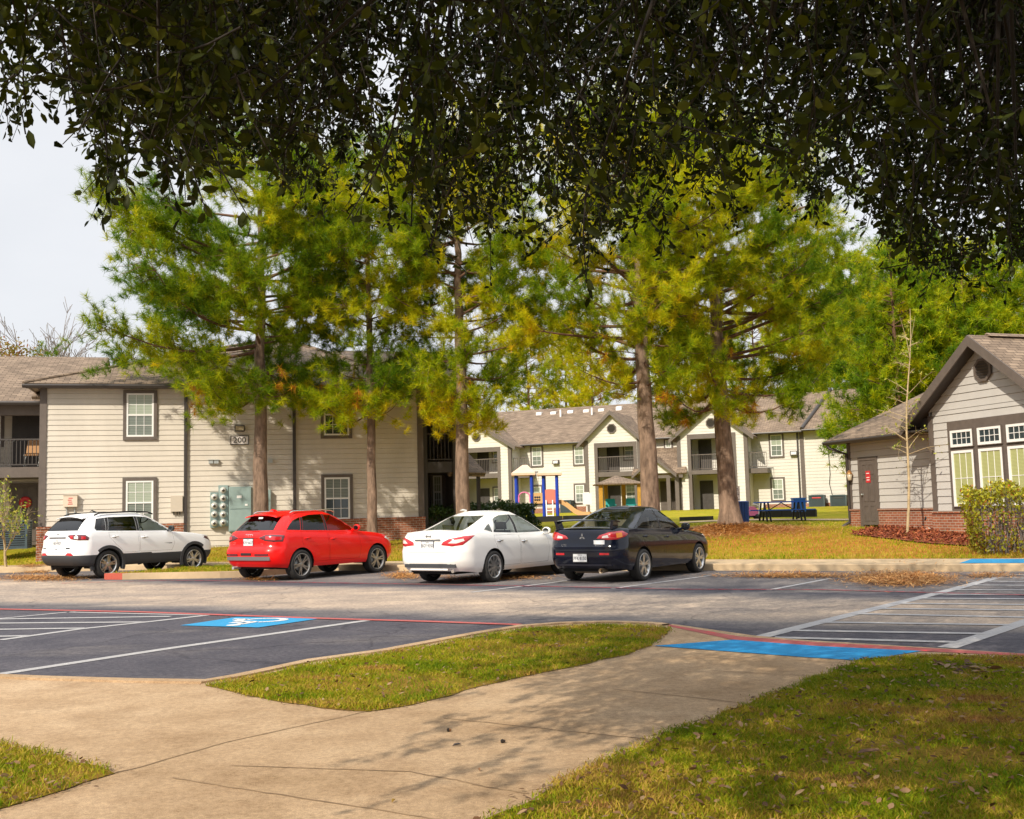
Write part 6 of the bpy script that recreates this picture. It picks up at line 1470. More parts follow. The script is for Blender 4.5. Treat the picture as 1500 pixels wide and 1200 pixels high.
for s_ in (-1, 1): T.tube([pts[7], pts[7]+np.array([s_*.06, 0, .5]), pts[7]+np.array([s_*.22, 0, 1.2])], [.012, .008, .003], 4)
T.build('trunk', mat('pale_sapling_bark', (.42, .32, .18), .85, .25, 8), rt_)
tips = np.array(tips); n = 320; leafcloud('crown', tips[rg.integers(0, len(tips), n)]+rg.normal(0, .04, (n, 3)), .085, rg.random(n), M_LGT, rt_, rg)
# young tree at the left edge
p = np.array([-15.0, 31.6]); z0 = terr(*p)
bare_tree('young_tree', (p[0], p[1], z0), 3.4, .045, 'young light green tree in front of the left balconies', 88, 4, mt=mat('pale_sapling_bark', (.42, .32, .18), .85), spread=.5, leaves=520, leafm=M_LGT, lsize=.10, first=.3)
# hedges and bushes
def hedge(name, c, u, L_, Wd, Hh, n, size, m, label, cat, seed, roundness=.25, twig=None, asp=.5):
    rg = np.random.default_rng(seed); c = np.array(c, float); u = np.array([*u, 0.]); u /= np.linalg.norm(u); v_ = np.array([-u[1], u[0], 0]); rt_ = empty(name, c, label, cat)
    q = rg.uniform(-1, 1, (n, 3)); ax = rg.integers(0, 3, n); 
    for k in range(3): sel = (ax == k); q[sel, k] = np.sign(q[sel, k])*(1-np.abs(rg.normal(0, .10, sel.sum())))
    q[:, 2] = np.abs(q[:, 2]) if Hh > 0 else q[:, 2]
    rr = np.linalg.norm(q, axis=1, keepdims=True); q = q*(1-roundness) + q/np.maximum(rr, .3)*roundness
    lump = .07*np.sin(q[:, 0:1]*9+q[:, 2:3]*5)+.06*np.sin(q[:, 1:2]*11+q[:, 0:1]*17+q[:, 2:3]*7); q = q*(1+lump)
    P = c+np.outer(q[:, 0]*L_/2, u)+np.outer(q[:, 1]*Wd/2, v_); P[:, 2] = c[2]+.03+np.clip(q[:, 2], 0, 2)*Hh
    t = np.clip(.45*q[:, 2]+.25*rg.random(n)+.25*np.sin(q[:, 0]*7+q[:, 2]*5)**2, 0, 1) if m is M_HEDGE else np.clip(.25+.5*q[:, 2]*rg.random(n)+rg.normal(0, .2, n), 0, 1)
    leafcloud('foliage', P, size, t, m, rt_, rg, asp)
    T = MB()
    for k in range(twig or 40):
        a = rg.uniform(-.8, .8)*L_/2; b = rg.uniform(-.7, .7)*Wd/2; o = c+a*u+b*v_; e = o+np.array([rg.normal(0, .12), rg.normal(0, .12), Hh*rg.uniform(.7, 1.02)]); T.tube([o-(0, 0, .05), (o+e)/2+rg.normal(0, .04, 3), e], [.012, .008, .004], 4, caps=False)
    T.build('stem', M_GBARK, rt_)
h0 = np.array([-5.1+1.9, 39.0]); h1 = np.array([.75, 41.5]); hc = (h0+h1)/2
hedge('hedge', (hc[0], hc[1], terr(*hc)-.1), h1-h0, np.linalg.norm(h1-h0), 1.2, 1.12, 9000, .10, M_HEDGE, 'long clipped dark green hedge between the cream block and playground', 'hedge', 3)
p = gf(603, 787, terr); hedge('bush', (p[0], p[1]-.1, p[2]), (1, .2), 1.3, 1.0, .95, 2200, .08, M_HEDGE, 'loose dark bush against the brick corner of the cream block', 'bush', 4, .6, 60)
p = gf(640, 790, terr); hedge('bush', (p[0]+.2, p[1]+1.2, p[2]+.05), (1, .2), 1.9, 1.2, 1.0, 3000, .09, M_HEDGE, 'rounded green bush below the dark stair bay', 'bush', 6, .5, 60)
p = gf(1436, 812, terr); hedge('hedge', (p[0]+1.15, p[1]+.15, p[2]), (.97, -.25), 2.5, 1.5, 1.52, 6500, .085, M_YHEDGE, 'yellow green shrub with rusty tips in front of the clubhouse windows', 'shrub', 7, .22, 160)

# ---- the live oak over the camera
OB = np.array([(-300, 120), (-40, 105), (15, 195), (40, 200), (62, 120), (120, 185), (150, 310), (175, 300), (200, 215), (250, 290), (310, 250), (350, 240), (420, 290), (480, 345), (520, 300), (580, 340), (640, 400), (680, 420), (720, 430), (780, 370), (840, 420), (880, 440), (930, 340), (970, 395), (1020, 330), (1070, 345), (1110, 310), (1180, 340), (1240, 300), (1290, 350), (1330, 400), (1400, 455), (1440, 400), (1490, 430), (1560, 430), (1700, 300), (2000, 200)], float)
rg = np.random.default_rng(17)
def oak():
    base = np.array([4.7, 5.6, ZN]); rt_ = empty('live_oak_tree', base, 'big dark live oak overhanging the top of the view', 'tree')
    T = MB(); fork = base+(.15, -.1, 3.4)
    T.tube([base-(0, 0, .2), base+(0, 0, .15), base+(-.05, 0, 1.2), fork], [.42, .33, .27, .25], 16)
    ends = [(-4.5, 7.0, 6.6), (-2.5, 1.5, 5.6), (1.5, 11.5, 7.6), (-1.5, 10, 7.4), (3.0, 5.0, 7.8), (8.5, 10, 6.5), (8, 2, 5.8), (2.6, -2.5, 5.8), (6.0, 12.5, 6.9), (-.5, 5.5, 6.6)]
    nodes = []
    for e in ends:
        e = np.array(e); f = np.linspace(0, 1, 9); b = rg.normal(0, .25, (9, 3))*np.sin(f*math.pi)[:, None]; L_ = fork+np.outer(f, e-fork)+b; L_[:, 2] += .5*np.sin(f*math.pi); T.tube(list(L_), list(np.linspace(.12, .03, 9)), 9); nodes += list(L_[2:])
    nodes = np.array(nodes)
    C = []
    N1 = 9800
    while len(C) < N1:
        px_ = rg.uniform(-120, 1640); d = rg.choice([rg.uniform(3.2, 6), rg.uniform(6, 9), rg.uniform(9, 14)], p=[.42, .48, .10] if px_ < 330 else [.06, .40, .54]); yb = np.interp(px_, OB[:, 0], OB[:, 1])
        py = rg.uniform(-260, yb)
        edge = (yb-py)
        gap = math.sin(px_*.021+d*.9)*math.sin(py*.027+d*1.3+1)+.5*math.sin(px_*.05+py*.04+d*2)
        pr = (.08+.92*min(1, edge/200)**1.2) if 430 < px_ < 1180 else .35+.65*min(1, edge/110)
        if px_ < 260: pr *= .28+.27*(px_ > 120)
        if gap < -.95: pr *= .25
        if py > 150 and 500 < px_ < 1150: pr *= .75
        if math.hypot((px_-640)/38, (py-45)/40) < 1 or math.hypot((px_-567)/28, (py-120)/55) < 1: pr *= .12
        if rg.random() > pr: continue
        C.append(atd(px_, py-25, d))
    # the rest of the crown, outside the view: overhead, right and behind
    while len(C) < N1+6200:
        p = np.array([rg.uniform(-3.6, 10.5), rg.uniform(-5.5, 13), rg.uniform(3.6, 8.6)])
        if len(C) > N1+4000: p[0] = rg.uniform(-3, 4); p[1] = rg.uniform(-6, 2.5); p[2] = rg.uniform(4.6, 7.2)
        r = np.hypot((p[0]-3.6)/7.2, (p[1]-4)/9.5)
        if r > 1 or p[2] > 8.7-3.2*r**2: continue
        v_ = p-CAM
        if v_@fw > 0:
            X = 750+F*(v_@rt)/(v_@fw); Y = 600-F*(v_@up)/(v_@fw)
            if -150 < X < 1650 and Y > -200: continue
        if np.linalg.norm(v_) < 2.2: continue
        C.append(p)
    C = np.array(C); P = []; Dr = []; TW = MB(); tn = []; SZ = []
    for i, c in enumerate(C):
        dn = unit(np.array([rg.normal(0, .45), rg.normal(0, .45), -1+rg.normal(0, .35)])) if rg.random() < .72 else unit(rg.normal(size=3))
        l = rg.uniform(.28, .55); f = np.linspace(0, 1, 4); s = c-dn*l*.5; bend = rg.normal(0, .06, 3); pts = s+np.outer(f*l, dn)+np.outer(f*f, bend)
        TW.tube(list(pts), [.0045, .004, .003, .0018], 3, caps=False)
        n = rg.integers(11, 17); fs = np.linspace(.05, 1, n)
        for q in fs:
            SZ.append(1.5 if i >= N1 else 1.); P.append(s+dn*l*q+bend*q*q); Dr.append(unit(dn*.55+unit(rg.normal(size=3))*.8+np.array([0, 0, -.1])))
        near_ = np.linalg.norm(c-CAM) < 6.5 and i < N1
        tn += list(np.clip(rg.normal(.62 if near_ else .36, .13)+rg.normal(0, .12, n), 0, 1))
        if i % 9 == 0:
            k = np.argmin(np.linalg.norm(nodes-s, axis=1)); a = nodes[k]; m_ = (a+s)/2+np.array([0, 0, .25])+rg.normal(0, .12, 3); TW.tube([a, m_, s], [.022, .013, .005], 4, caps=False)
    T.build('trunk', M_OBARK, rt_); TW.build('twig', M_OBARK, rt_, uvs=False)['kind'] = 'stuff'
    P = np.array(P); d = np.array(Dr); k = len(P); s = unit(np.cross(d, rg.normal(size=(k, 3)))); L_ = rg.uniform(.046, .074, (k, 1))*np.array(SZ)[:, None]; W_ = L_*rg.uniform(.19, .25, (k, 1)); nr = np.cross(d, s); P = P+d*.008
    V = np.stack([P, P+d*L_*.32+s*W_+nr*W_*.25, P+d*L_*.70+s*W_*.92+nr*W_*.2, P+d*L_-nr*W_*.2, P+d*L_*.70-s*W_*.92+nr*W_*.2, P+d*L_*.32-s*W_+nr*W_*.25], 1).reshape(-1, 3)
    b = np.arange(k)*6; Fc = np.stack([np.stack([b, b+1, b+2, b+3], 1), np.stack([b, b+3, b+4, b+5], 1)], 1).reshape(-1, 4)
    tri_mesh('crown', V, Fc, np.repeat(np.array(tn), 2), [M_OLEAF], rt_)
oak()
# ================================================================== PLAYGROUND AND GARDEN THINGS
M_BLUE = mat('blue_play_post', (.012, .05, .42), .4); M_TANP = mat('tan_plastic', (.58, .36, .15), .5); M_SALM = mat('salmon_plastic', (.62, .20, .14), .5); M_ROOFP = mat('salmon_tan_roof', (.72, .50, .36), .55, .1, 3); M_PINK = mat('pink_plastic', (.70, .18, .36), .45); M_DECK = mat('dark_deck', (.04, .04, .045), .6)
D0 = 52.0
def PX(x, y, d=D0): return atd(x, y, d)
zg_ = terr(1.5, D0)
pg = empty('play_structure', (PX(786, 740)[0], D0, zg_), 'small play structure with blue posts and two salmon roofs', 'play structure')
def vpost(x, y0, y1, d, r, m, nm, parent): mb = MB(); a = PX(x, y1, d); b = PX(x, y0, d); mb.tube([(a[0], d, min(b[2], zg_+.1) if y0 > 740 else b[2]), (a[0], d, a[2])], r, 10); return mb.build(nm, m, parent)
for x, d in ((755.5, D0), (778, D0-.05), (795.5, D0), (815, D0-.05), (757, D0+1.1), (779, D0+1.1), (797, D0+1.1), (815.5, D0+1.1)): vpost(x, 758, 694, d, .075, M_BLUE, 'post', pg)
for xa, xb, xp in ((749, 784, 769), (787.5, 823, 804)):
    a = PX(xa, 693.5); b = PX(xb, 693.5); pk = PX(xp, 682)
    mb = MB(); y0, y1 = D0-.25, D0+1.35; z = a[2]; c4 = [(a[0], y0, z), (b[0], y0, z), (b[0], y1, z), (a[0], y1, z)]; lo4 = [(x, y, zz-.11) for x, y, zz in c4]
    r0, r1 = (pk[0]-.12, (y0+y1)/2, pk[2]+.05), (pk[0]+.12, (y0+y1)/2, pk[2]+.05)
    mb.quad(c4[0], c4[1], r1, r0); mb.add([c4[1], c4[2], r1], [(0, 1, 2)]); mb.quad(c4[2], c4[3], r0, r1); mb.add([c4[3], c4[0], r0], [(0, 1, 2)])
    for k in range(4): j = (k+1) % 4; mb.quad(lo4[k], lo4[j], c4[j], c4[k])
    mb.poly(lo4[::-1]); mb.build('roof', M_ROOFP, pg)
zd = PX(786, 738)[2]
mb = MB(); mb.box(PX(755, 738)[0], PX(816, 738)[0], D0, D0+1.1, zd-.06, zd+.02); mb.build('deck', M_DECK, pg)
# arch panel, bubble panel, climbing panel
a = PX(760, 736); b = PX(776, 720); mb = MB(); xm = (a[0]+b[0])/2; hw = (b[0]-a[0])/2
mb.tube([(xm-hw, D0, a[2]), (xm-hw, D0, a[2]+.25)]+[(xm-hw*math.cos(t), D0, a[2]+.25+hw*.85*math.sin(t)) for t in np.linspace(0, math.pi, 9)]+[(xm+hw, D0, a[2])], .035, 8); mb.build('arch', M_PINK, pg)
a = PX(779.5, 738); b = PX(794.5, 722); mb = MB(); mb.box(a[0], b[0], D0-.04, D0+.02, a[2], b[2]); o = mb.build('panel', M_TANP, pg)
mb = MB(); [mb.lathe([(0, 0), (.05, 0), (.05, .012), (0, .014)], (a[0]+(b[0]-a[0])*fx, D0-.04, a[2]+(b[2]-a[2])*fz), (0, -1, 0), 12) for fx in (.3, .5, .7) for fz in (.35, .6)]; mb.build('port_hole', M_DECK, o)
a = PX(797.5, 738); b = PX(813.5, 717); mb = MB(); w_ = b[0]-a[0]; mb.prism([(a[0], D0-.03, a[2]), (b[0], D0-.03, a[2]), (b[0], D0-.03, b[2]-.05)]+[(a[0]+w_*(.5+.5*math.cos(t)), D0-.03, b[2]-.05+.07*math.sin(t)) for t in np.linspace(.3, 2.84, 7)]+[(a[0], D0-.03, b[2]-.05)], (0, .06, 0)); mb.build('panel', M_SALM, pg)
mb = MB(); b0 = PX(799, 758); 
for x in (800.5, 816): pass
lx = [PX(800, 740)[0], PX(809.5, 740)[0], PX(814.5, 735)[0]]
for x_ in lx[:2]: mb.tube([(x_, D0-.65, zg_), (x_, D0-.1, zd+.15)], .03, 8)
mb.build('ladder_rail', M_WHITE, pg)
mb = MB()
for f in (.25, .5, .75): mb.tube([(lx[0], D0-.65+.55*f, zg_+(zd+.15-zg_)*f), (lx[1], D0-.65+.55*f, zg_+(zd+.15-zg_)*f)], .028, 8)
mb.build('rung', M_WHITE, pg)
# slide
s0 = np.array([PX(818, 737)[0], D0+.3, zd+.02]); s1 = np.array([PX(850, 757)[0], D0-.5, zg_+.22]); sv = np.array([.15, .55, 0])/.57*.5; f = np.linspace(0, 1, 9); mb = MB()
path = [s0+(s1-s0)*t+np.array([0, 0, .10*math.sin(t*math.pi*2)*.5]) for t in f]+[s1+np.array([.4, -.1, -.0])]
for p, q in zip(path, path[1:]):
    mb.quad(p, q, q+sv, p+sv); mb.boxp(p-(0, 0, .03), q-p, (.0, .045, 0), (0, 0, .2)); mb.boxp(p+sv-(0, 0, .03), q-p, (.0, .045, 0), (0, 0, .2))
mb.build('slide', M_TANP, pg)
# rubber play surface and its black border
mb = MB()
cs = [PX(740, 758, 50.5), PX(866, 757, 50.5), PX(872, 750, 55.5), PX(748, 750, 55.5)]
pts = [np.array([c[0], c[1], 0]) for c in cs]
for p in pts: p[2] = terr(p[0], p[1])+.03
mb.poly(pts); o = mb.build('play_surface', mat('red_rubber_mulch', (.30, .085, .05), .95, .35, 9, .5, 30)); structure(o)
def border(pts, h, w, label, m=M_BLACK):
    mb = MB()
    for p, q in zip(pts, pts[1:]):
        n = max(1, int(np.linalg.norm(q-p)/1.2)); 
        for k in range(n):
            a = p+(q-p)*k/n; b = p+(q-p)*(k+.985)/n; a = np.array([a[0], a[1], terr(a[0], a[1])-.06]); b = np.array([b[0], b[1], terr(b[0], b[1])-.06]); d = b-a; nn = np.array([-d[1], d[0], 0]); nn = nn/np.linalg.norm(nn)*w
            mb.boxp(a, d, nn, (0, 0, h+.06))
    tag(mb.build('playground_border', m), label, 'border')
border([np.array([*PX(738, 759, 50.2)[:2], 0]), np.array([*PX(868, 759, 50.2)[:2], 0])], .26, .12, 'black plastic border in front of the play structure')
border([np.array([*PX(996, 765, 45)[:2], 0]), np.array([*PX(1046, 762, 45)[:2], 0])], .16, .12, 'black border left of the thick pine trunk')
border([np.array([*PX(1098, 766, 46.5)[:2], 0]), np.array([*PX(1196, 762, 44.5)[:2], 0])], .30, .14, 'black border behind the picnic table')
# blank white board on a post
p = PX(860, 745, 51.5); z = terr(p[0], 51.5); s = empty('notice_board', (p[0], 51.5, z), 'plain white board on a post right of the slide', 'notice board'); a = PX(854, 744, 51.5); b = PX(866.5, 721, 51.5)
mb = MB(); mb.box(a[0], b[0], 51.46, 51.52, a[2]+.15, b[2]-.06); mb.box(a[0]+.05, b[0]-.12, 51.46, 51.52, b[2]-.06, b[2]); mb.build('board', M_WHITE, s); mb = MB(); mb.tube([(p[0], 51.56, z-.1), (p[0], 51.56, b[2]-.1)], .035, 8); mb.build('post', M_WHITE, s)
# shelter with yellow posts
DG = 56.0; zG = terr(5, DG)
sh = empty('shelter', (PX(907, 740, DG)[0], DG, zG), 'small open shelter with four ochre posts and shingled hip roof', 'shelter')
M_OCH = mat('ochre_timber', (.42, .22, .02), .7, .2, 6)
for x, d in ((879.5, DG), (887, DG+1.9), (913, DG+1.9), (936, DG)):
    mb = MB(); q = PX(x, 709, d); mb.box(q[0]-.1, q[0]+.1, d-.1, d+.1, zG-.1, q[2]); mb.build('post', M_OCH, sh)
a = PX(873, 709, DG-.2); b = PX(943, 709, DG-.2); pk = PX(904, 696.5, DG+.9)
c4 = [np.array(v) for v in ((a[0], DG-.3, a[2]), (b[0], DG-.3, a[2]), (b[0], DG+2.2, a[2]), (a[0], DG+2.2, a[2]))]; pkp = np.array([(a[0]+b[0])/2-.1, DG+.95, pk[2]])
for k in range(4): roofquad('roof', sh, [c4[k], c4[(k+1) % 4], pkp], th=.07)
for x, d, lb in ((895, DG+.9, 'left one of two teal chairs inside the shelter'), (925, DG+.7, 'right one of two teal chairs inside the shelter')):
    q = PX(x, 738, d); M_TEAL = mat('teal_plastic', (.01, .30, .30), .5); c = empty('garden_chair', (q[0], d, zG), lb, 'chair', 'teal chairs inside the shelter')
    mb = MB(); mb.box(q[0]-.28, q[0]+.28, d-.25, d+.22, zG+.38, zG+.43); mb.build('seat', M_TEAL, c); mb = MB(); mb.prism([(q[0]-.28, d+.2, zG+.40), (q[0]+.28, d+.2, zG+.40), (q[0]+.24, d+.36, zG+.95), (q[0]-.24, d+.36, zG+.95)], (0, .04, 0)); mb.build('backrest', M_TEAL, c)
    for sx_ in (-.25, .21):
        for sy_ in (-.22, .18): mb = MB(); mb.box(q[0]+sx_, q[0]+sx_+.05, d+sy_, d+sy_+.05, zG, zG+.38); mb.build('leg', M_TEAL, c)
        mb = MB(); mb.box(q[0]+sx_-.03, q[0]+sx_+.06, d-.25, d+.25, zG+.60, zG+.63); mb.build('armrest', M_TEAL, c)
# picnic table
DT = 41.0; q0 = PX(1107, 743, DT); q1 = PX(1182, 743, DT); zT = terr((q0[0]+q1[0])/2, DT); M_PIC = mat('blue_table_coating', (.015, .11, .55), .45); pt_ = empty('picnic_table', ((q0[0]+q1[0])/2, DT, zT), 'blue picnic table on black legs with attached benches', 'picnic table')
mb = MB(); [mb.box(q0[0], q1[0], DT-.36+.185*k, DT-.36+.185*k+.165, zT+.70, zT+.745) for k in range(4)]; mb.build('tabletop', M_PIC, pt_)
for dy in (-.78, .62): mb = MB(); mb.box(q0[0]-.05, q1[0]+.12, DT+dy, DT+dy+.25, zT+.40, zT+.44); mb.build('bench', M_PIC, pt_)
for xx in (q0[0]+.33, q1[0]-.33):
    mb = MB(); 
    for dy in (-.28, .28): mb.tube([(xx-.06, DT+dy, zT+.70), (xx-.06, DT+dy*2.3, zT)], .035, 8); mb.tube([(xx+.08, DT+dy, zT+.70), (xx+.08, DT+dy*2.3, zT)], .035, 8)
    mb.tube([(xx, DT-.7, zT+.385), (xx, DT+.7, zT+.385)], .03, 8); mb.build('leg', M_BLACK, pt_)
mb = MB(); xm = (q0[0]+q1[0])/2; mb.tube([(q0[0]+.5, DT, zT+.42), (xm, DT, zT+.69)], .02, 6); mb.tube([(q1[0]-.5, DT, zT+.42), (xm, DT, zT+.69)], .02, 6); mb.build('brace', M_BLACK, pt_)
# blue bins
p = PX(1088, 768, 39.5); z = terr(p[0], 39.5); s = empty('litter_bin', (p[0], 39.5, z), 'dark blue slatted litter bin beside the thick pine trunk', 'bin'); M_BIN = mat('dark_blue_metal', (.008, .045, .23), .45)
hw = .24; hh = .80
mb = MB()
for k in range(14): a = 2*math.pi*k/14; c, s_ = math.cos(a), math.sin(a); c1, s1_ = math.cos(a+.38), math.sin(a+.38); mb.prism([(p[0]+hw*c, 39.5+hw*s_, z+.04), (p[0]+hw*c1, 39.5+hw*s1_, z+.04), (p[0]+hw*1.08*c1, 39.5+hw*1.08*s1_, z+hh), (p[0]+hw*1.08*c, 39.5+hw*1.08*s_, z+hh)], (-c*.02, -s_*.02, 0))
mb.build('slat', M_BIN, s); mb = MB(); mb.lathe([(.0, 0), (hw*.95, 0), (hw*.95, hh-.04), (0, hh-.04)], (p[0], 39.5, z+.02), (0, 0, 1), 20); mb.build('liner', M_BLACK, s); mb = MB(); mb.lathe([(hw*1.1, 0), (hw*1.12, .03), (hw*.8, .06), (hw*.8, .02)], (p[0], 39.5, z+hh-.02), (0, 0, 1), 20); mb.build('rim', M_BIN, s)
p = PX(1169.5, 748, 43.5); z = terr(p[0], 43.5); s = empty('litter_bin', (p[0], 43.5, z), 'bright blue panel bin on a post behind the picnic table', 'bin'); M_BIN2 = mat('bright_blue_panel', (.012, .13, .50), .45); a = PX(1161.5, 750, 43.5); b = PX(1178, 731, 43.5)
mb = MB(); mb.box(a[0], b[0], 43.3, 43.7, a[2], b[2]); mb.build('body', M_BIN2, s); mb = MB(); mb.box(a[0]-.02, b[0]+.02, 43.28, 43.72, b[2], b[2]+.05); mb.build('lid', M_BIN2, s); mb = MB(); mb.tube([(p[0], 43.5, z-.1), (p[0], 43.5, a[2])], .05, 8); mb.build('post', M_BLACK, s)
# notice on a post by the trunk
p = PX(1079.5, 735, 37.2); z = terr(p[0], 37.2); s = empty('notice_board', (p[0], 37.2, z), 'narrow white rules board on a post at the thick trunk', 'notice board'); a = PX(1072, 734, 37.2); b = PX(1083, 712.5, 37.2)
mb = MB(); mb.box(a[0], b[0], 37.16, 37.2, a[2], b[2]); mb.build('board', mat('sign_white', (.72, .68, .66), .5), s); mb = MB()
for k in range(8): zz = a[2]+(b[2]-a[2])*(.1+.105*k); mb.box(a[0]+.03, b[0]-.03-.04*(k % 3), 37.152, 37.161, zz, zz+.018)
mb.build('printed_line', M_INK, s); mb = MB(); mb.tube([((a[0]+b[0])/2, 37.23, z-.1), ((a[0]+b[0])/2, 37.23, b[2])], .03, 8); mb.build('post', M_METAL, s)
# ride-on toy
p = PX(1101, 765, 44.2); z = terr(p[0], 44.2); s = empty('ride_on_toy', (p[0], 44.2, z), 'pink and white ride on toy between bin and picnic table', 'toy')
mb = MB(); mb.prism([(p[0]-.28, 44.05, z+.14), (p[0]+.3, 44.05, z+.14), (p[0]+.3, 44.05, z+.34), (p[0]+.1, 44.05, z+.52), (p[0]-.28, 44.05, z+.5)], (0, .35, 0)); mb.build('body', M_PINK, s)
mb = MB(); mb.tube([(p[0]+.28, 44.06, z+.1), (p[0]+.3, 44.06, z+.55), (p[0]+.05, 44.06, z+.62)], .025, 6); mb.build('handle', M_WHITE, s)
for dx in (-.2, .22):
    for dy in (-.0, .36): mb = MB(); mb.lathe([(0, -.04), (.1, -.04), (.11, 0), (.1, .04), (0, .04)], (p[0]+dx, 44.04+dy, z+.1), (0, 1, 0), 14); mb.build('wheel', M_BLACK, s)
# path behind the pine, mulch bed, edging lights
def drape(name, outline, zoff, m, kind='structure', sub_=.6, zf=terr):
    me = bpy.data.meshes.new(name); bm = bmesh.new(); vs = [bm.verts.new((p[0], p[1], 0)) for p in outline]; f = bm.faces.new(vs); f.normal_update()
    if f.normal.z < 0: f.normal_flip()
    bmesh.ops.triangulate(bm, faces=[f])
    for _ in range(4):
        es = [e for e in bm.edges if e.calc_length() > sub_]
        if not es: break
        bmesh.ops.subdivide_edges(bm, edges=es, cuts=1, use_grid_fill=False); bmesh.ops.triangulate(bm, faces=bm.faces)
    for v_ in bm.verts: v_.co.z = zf(v_.co.x, v_.co.y)+zoff
    bm.to_mesh(me); o = link_mesh(name, me, None, [m]); o['kind'] = kind; return o
pa = [PX(995, 775, 42), PX(1040, 775, 42.6), PX(1110, 772, 42.3), PX(1248, 768, 39.0), PX(1400, 768, 36)]
pb = [p+np.array([.3, 1.5, 0]) for p in pa][::-1]
drape('garden_path', pa+pb, .02, M_CONC)
M_MULCH = mat('red_bark_mulch', (.13, .028, .012), .95, .0, 16, 1.0, 40, col2=(.34, .085, .035))
mo = [gf(x, y, terr) for x, y in ((1247, 784), (1262, 778), (1290, 774), (1330, 772), (1368, 774), (1372, 781), (1430, 786), (1470, 800), (1440, 803), (1400, 800), (1350, 796), (1300, 790))]
drape('mulch_bed', wobble([np.array(p) for p in mo], .06, .3), .035, M_MULCH)
for i, (x, y, lb) in enumerate(((1311, 773.5, 'small white stone left of the sapling in the mulch'), (1336, 773, 'small white stone right of the sapling in the mulch'), (1360, 778, 'flat white stone at the clubhouse brick corner'))):
    p = gf(x, y, terr); mb = MB(); mb.lathe([(0, .07), (.06, .06), (.1, .02), (.09, -.03), (0, -.04)], p+(0, 0, .03), (0.1, .05, 1), 9); tag(mb.build('stone', mat('white_stone', (.6, .55, .48), .8, .2, 20)), lb, 'stone')
p = gf(1357, 776, terr); s = empty('garden_light', p, 'small black spotlight stake by the clubhouse brick corner', 'garden light'); mb = MB(); mb.tube([p, p+(0, 0, .25)], .02, 6); mb.build('stake', M_BLACK, s); mb = MB(); mb.lathe([(.03, 0), (.06, .02), (.07, .14), (.05, .15)], p+(0, -.02, .25), (.2, -.6, 1), 12); mb.build('lamp_head', M_BLACK, s)
# ================================================================== GROUND COVER
M_BLADE = leafmat('grass_blades', [(0, (.09, .17, .004)), (.4, (.21, .27, .006)), (.62, (.38, .33, .016)), (.82, (.54, .35, .08)), (1, (.30, .15, .05))], .6, .3, spec=.12)
M_LITTER = leafmat('dead_oak_leaves', [(0, (.07, .03, .012)), (.5, (.19, .095, .04)), (1, (.36, .24, .13))], .7, .1)
M_NLIT = leafmat('dry_pine_needles', [(0, (.26, .10, .025)), (.5, (.54, .24, .06)), (1, (.70, .42, .16))], .7, .1)
rg = np.random.default_rng(23)
def inpoly(P, poly):
    x, y = P[:, 0], P[:, 1]; ins = np.zeros(len(P), bool); j = len(poly)-1
    for i in range(len(poly)):
        xi, yi = poly[i]; xj, yj = poly[j]; c = ((yi > y) != (yj > y)) & (x < (xj-xi)*(y-yi)/(yj-yi+1e-12)+xi); ins ^= c; j = i
    return ins
def inview(P, mx_=60):
    v = P-CAM; w_ = v@fw; X = 750+F*(v@rt)/w_; Y = 600-F*(v@up)/w_; return (w_ > .5) & (X > -mx_) & (X < 1500+mx_) & (Y < 1420) & (Y > 300)
def vnoise(x, y, s):
    return (np.sin(x*s*1.7+1.3*np.sin(y*s*1.1))+np.sin(y*s*2.1+1.7*np.sin(x*s*.9+2))+np.sin((x+y)*s*1.3+.7))/3
def blades(name, poly, z, n, h=.05, w=.006, bare=.0, zf=None, dmax=40, tm=.5):
    poly = np.array(poly); lo_, hi = poly.min(0), poly.max(0); lo_ = np.maximum(lo_, [-12, 2.0]); hi = np.minimum(hi, [14, dmax]); out = []
    tot = 0
    while tot < n:
        P = np.c_[rg.uniform(lo_[0], hi[0], n*3), rg.uniform(lo_[1], hi[1], n*3)]; P3 = np.c_[P, np.full(len(P), z)]
        k = inpoly(P+rg.normal(0, .03, P.shape), poly) & inview(P3, 520); P3 = P3[k]
        keep = rg.random(len(P3)) < np.clip(.50+.6*vnoise(P3[:, 0], P3[:, 1], 1.6)+.3*vnoise(P3[:, 0], P3[:, 1], 5.1), .10, 1); P3 = P3[keep]
        out.append(P3); tot += len(P3)
    P = np.concatenate(out)[:n]; 
    if zf is not None: P[:, 2] = [zf(a, b) for a, b in P[:, :2]]
    k = len(P); a = rg.uniform(0, 6.283, k); hh = h*rg.uniform(.35, 1.25, k)*(1+.4*vnoise(P[:, 0], P[:, 1], 3.3)); ln_ = rg.uniform(.3, 1.8, k)*hh; b = rg.uniform(0, 6.283, k)
    s = np.c_[np.cos(a), np.sin(a), np.zeros(k)]*w*.5; tip = P+np.c_[np.cos(b)*ln_, np.sin(b)*ln_, hh]; mid = P+np.c_[np.cos(b)*ln_*.35, np.sin(b)*ln_*.35, hh*.6]
    V = np.stack([P-s, P+s, mid+s*.7, tip, mid-s*.7], 1).reshape(-1, 3); i = np.arange(k)*5
    Fc = np.concatenate([np.stack([i, i+1, i+2], 1), np.stack([i, i+2, i+4], 1), np.stack([i+4, i+2, i+3], 1)])
    t = np.clip(tm+.26*vnoise(P[:, 0], P[:, 1], 1.1)+.22*vnoise(P[:, 0]+9, P[:, 1], 4.0)+rg.normal(0, .17, k)+np.where(vnoise(P[:, 0]*1.0+3, P[:, 1]*1.9, 2.7) > .52, .3, 0), 0, 1); t = np.concatenate([t, t, t])
    o = tri_mesh(name, V, Fc, t, [M_BLADE]); o['kind'] = 'stuff'; return o
blades('grass', GR['right'], ZN+.012, 175000, .026, .006, tm=.52)
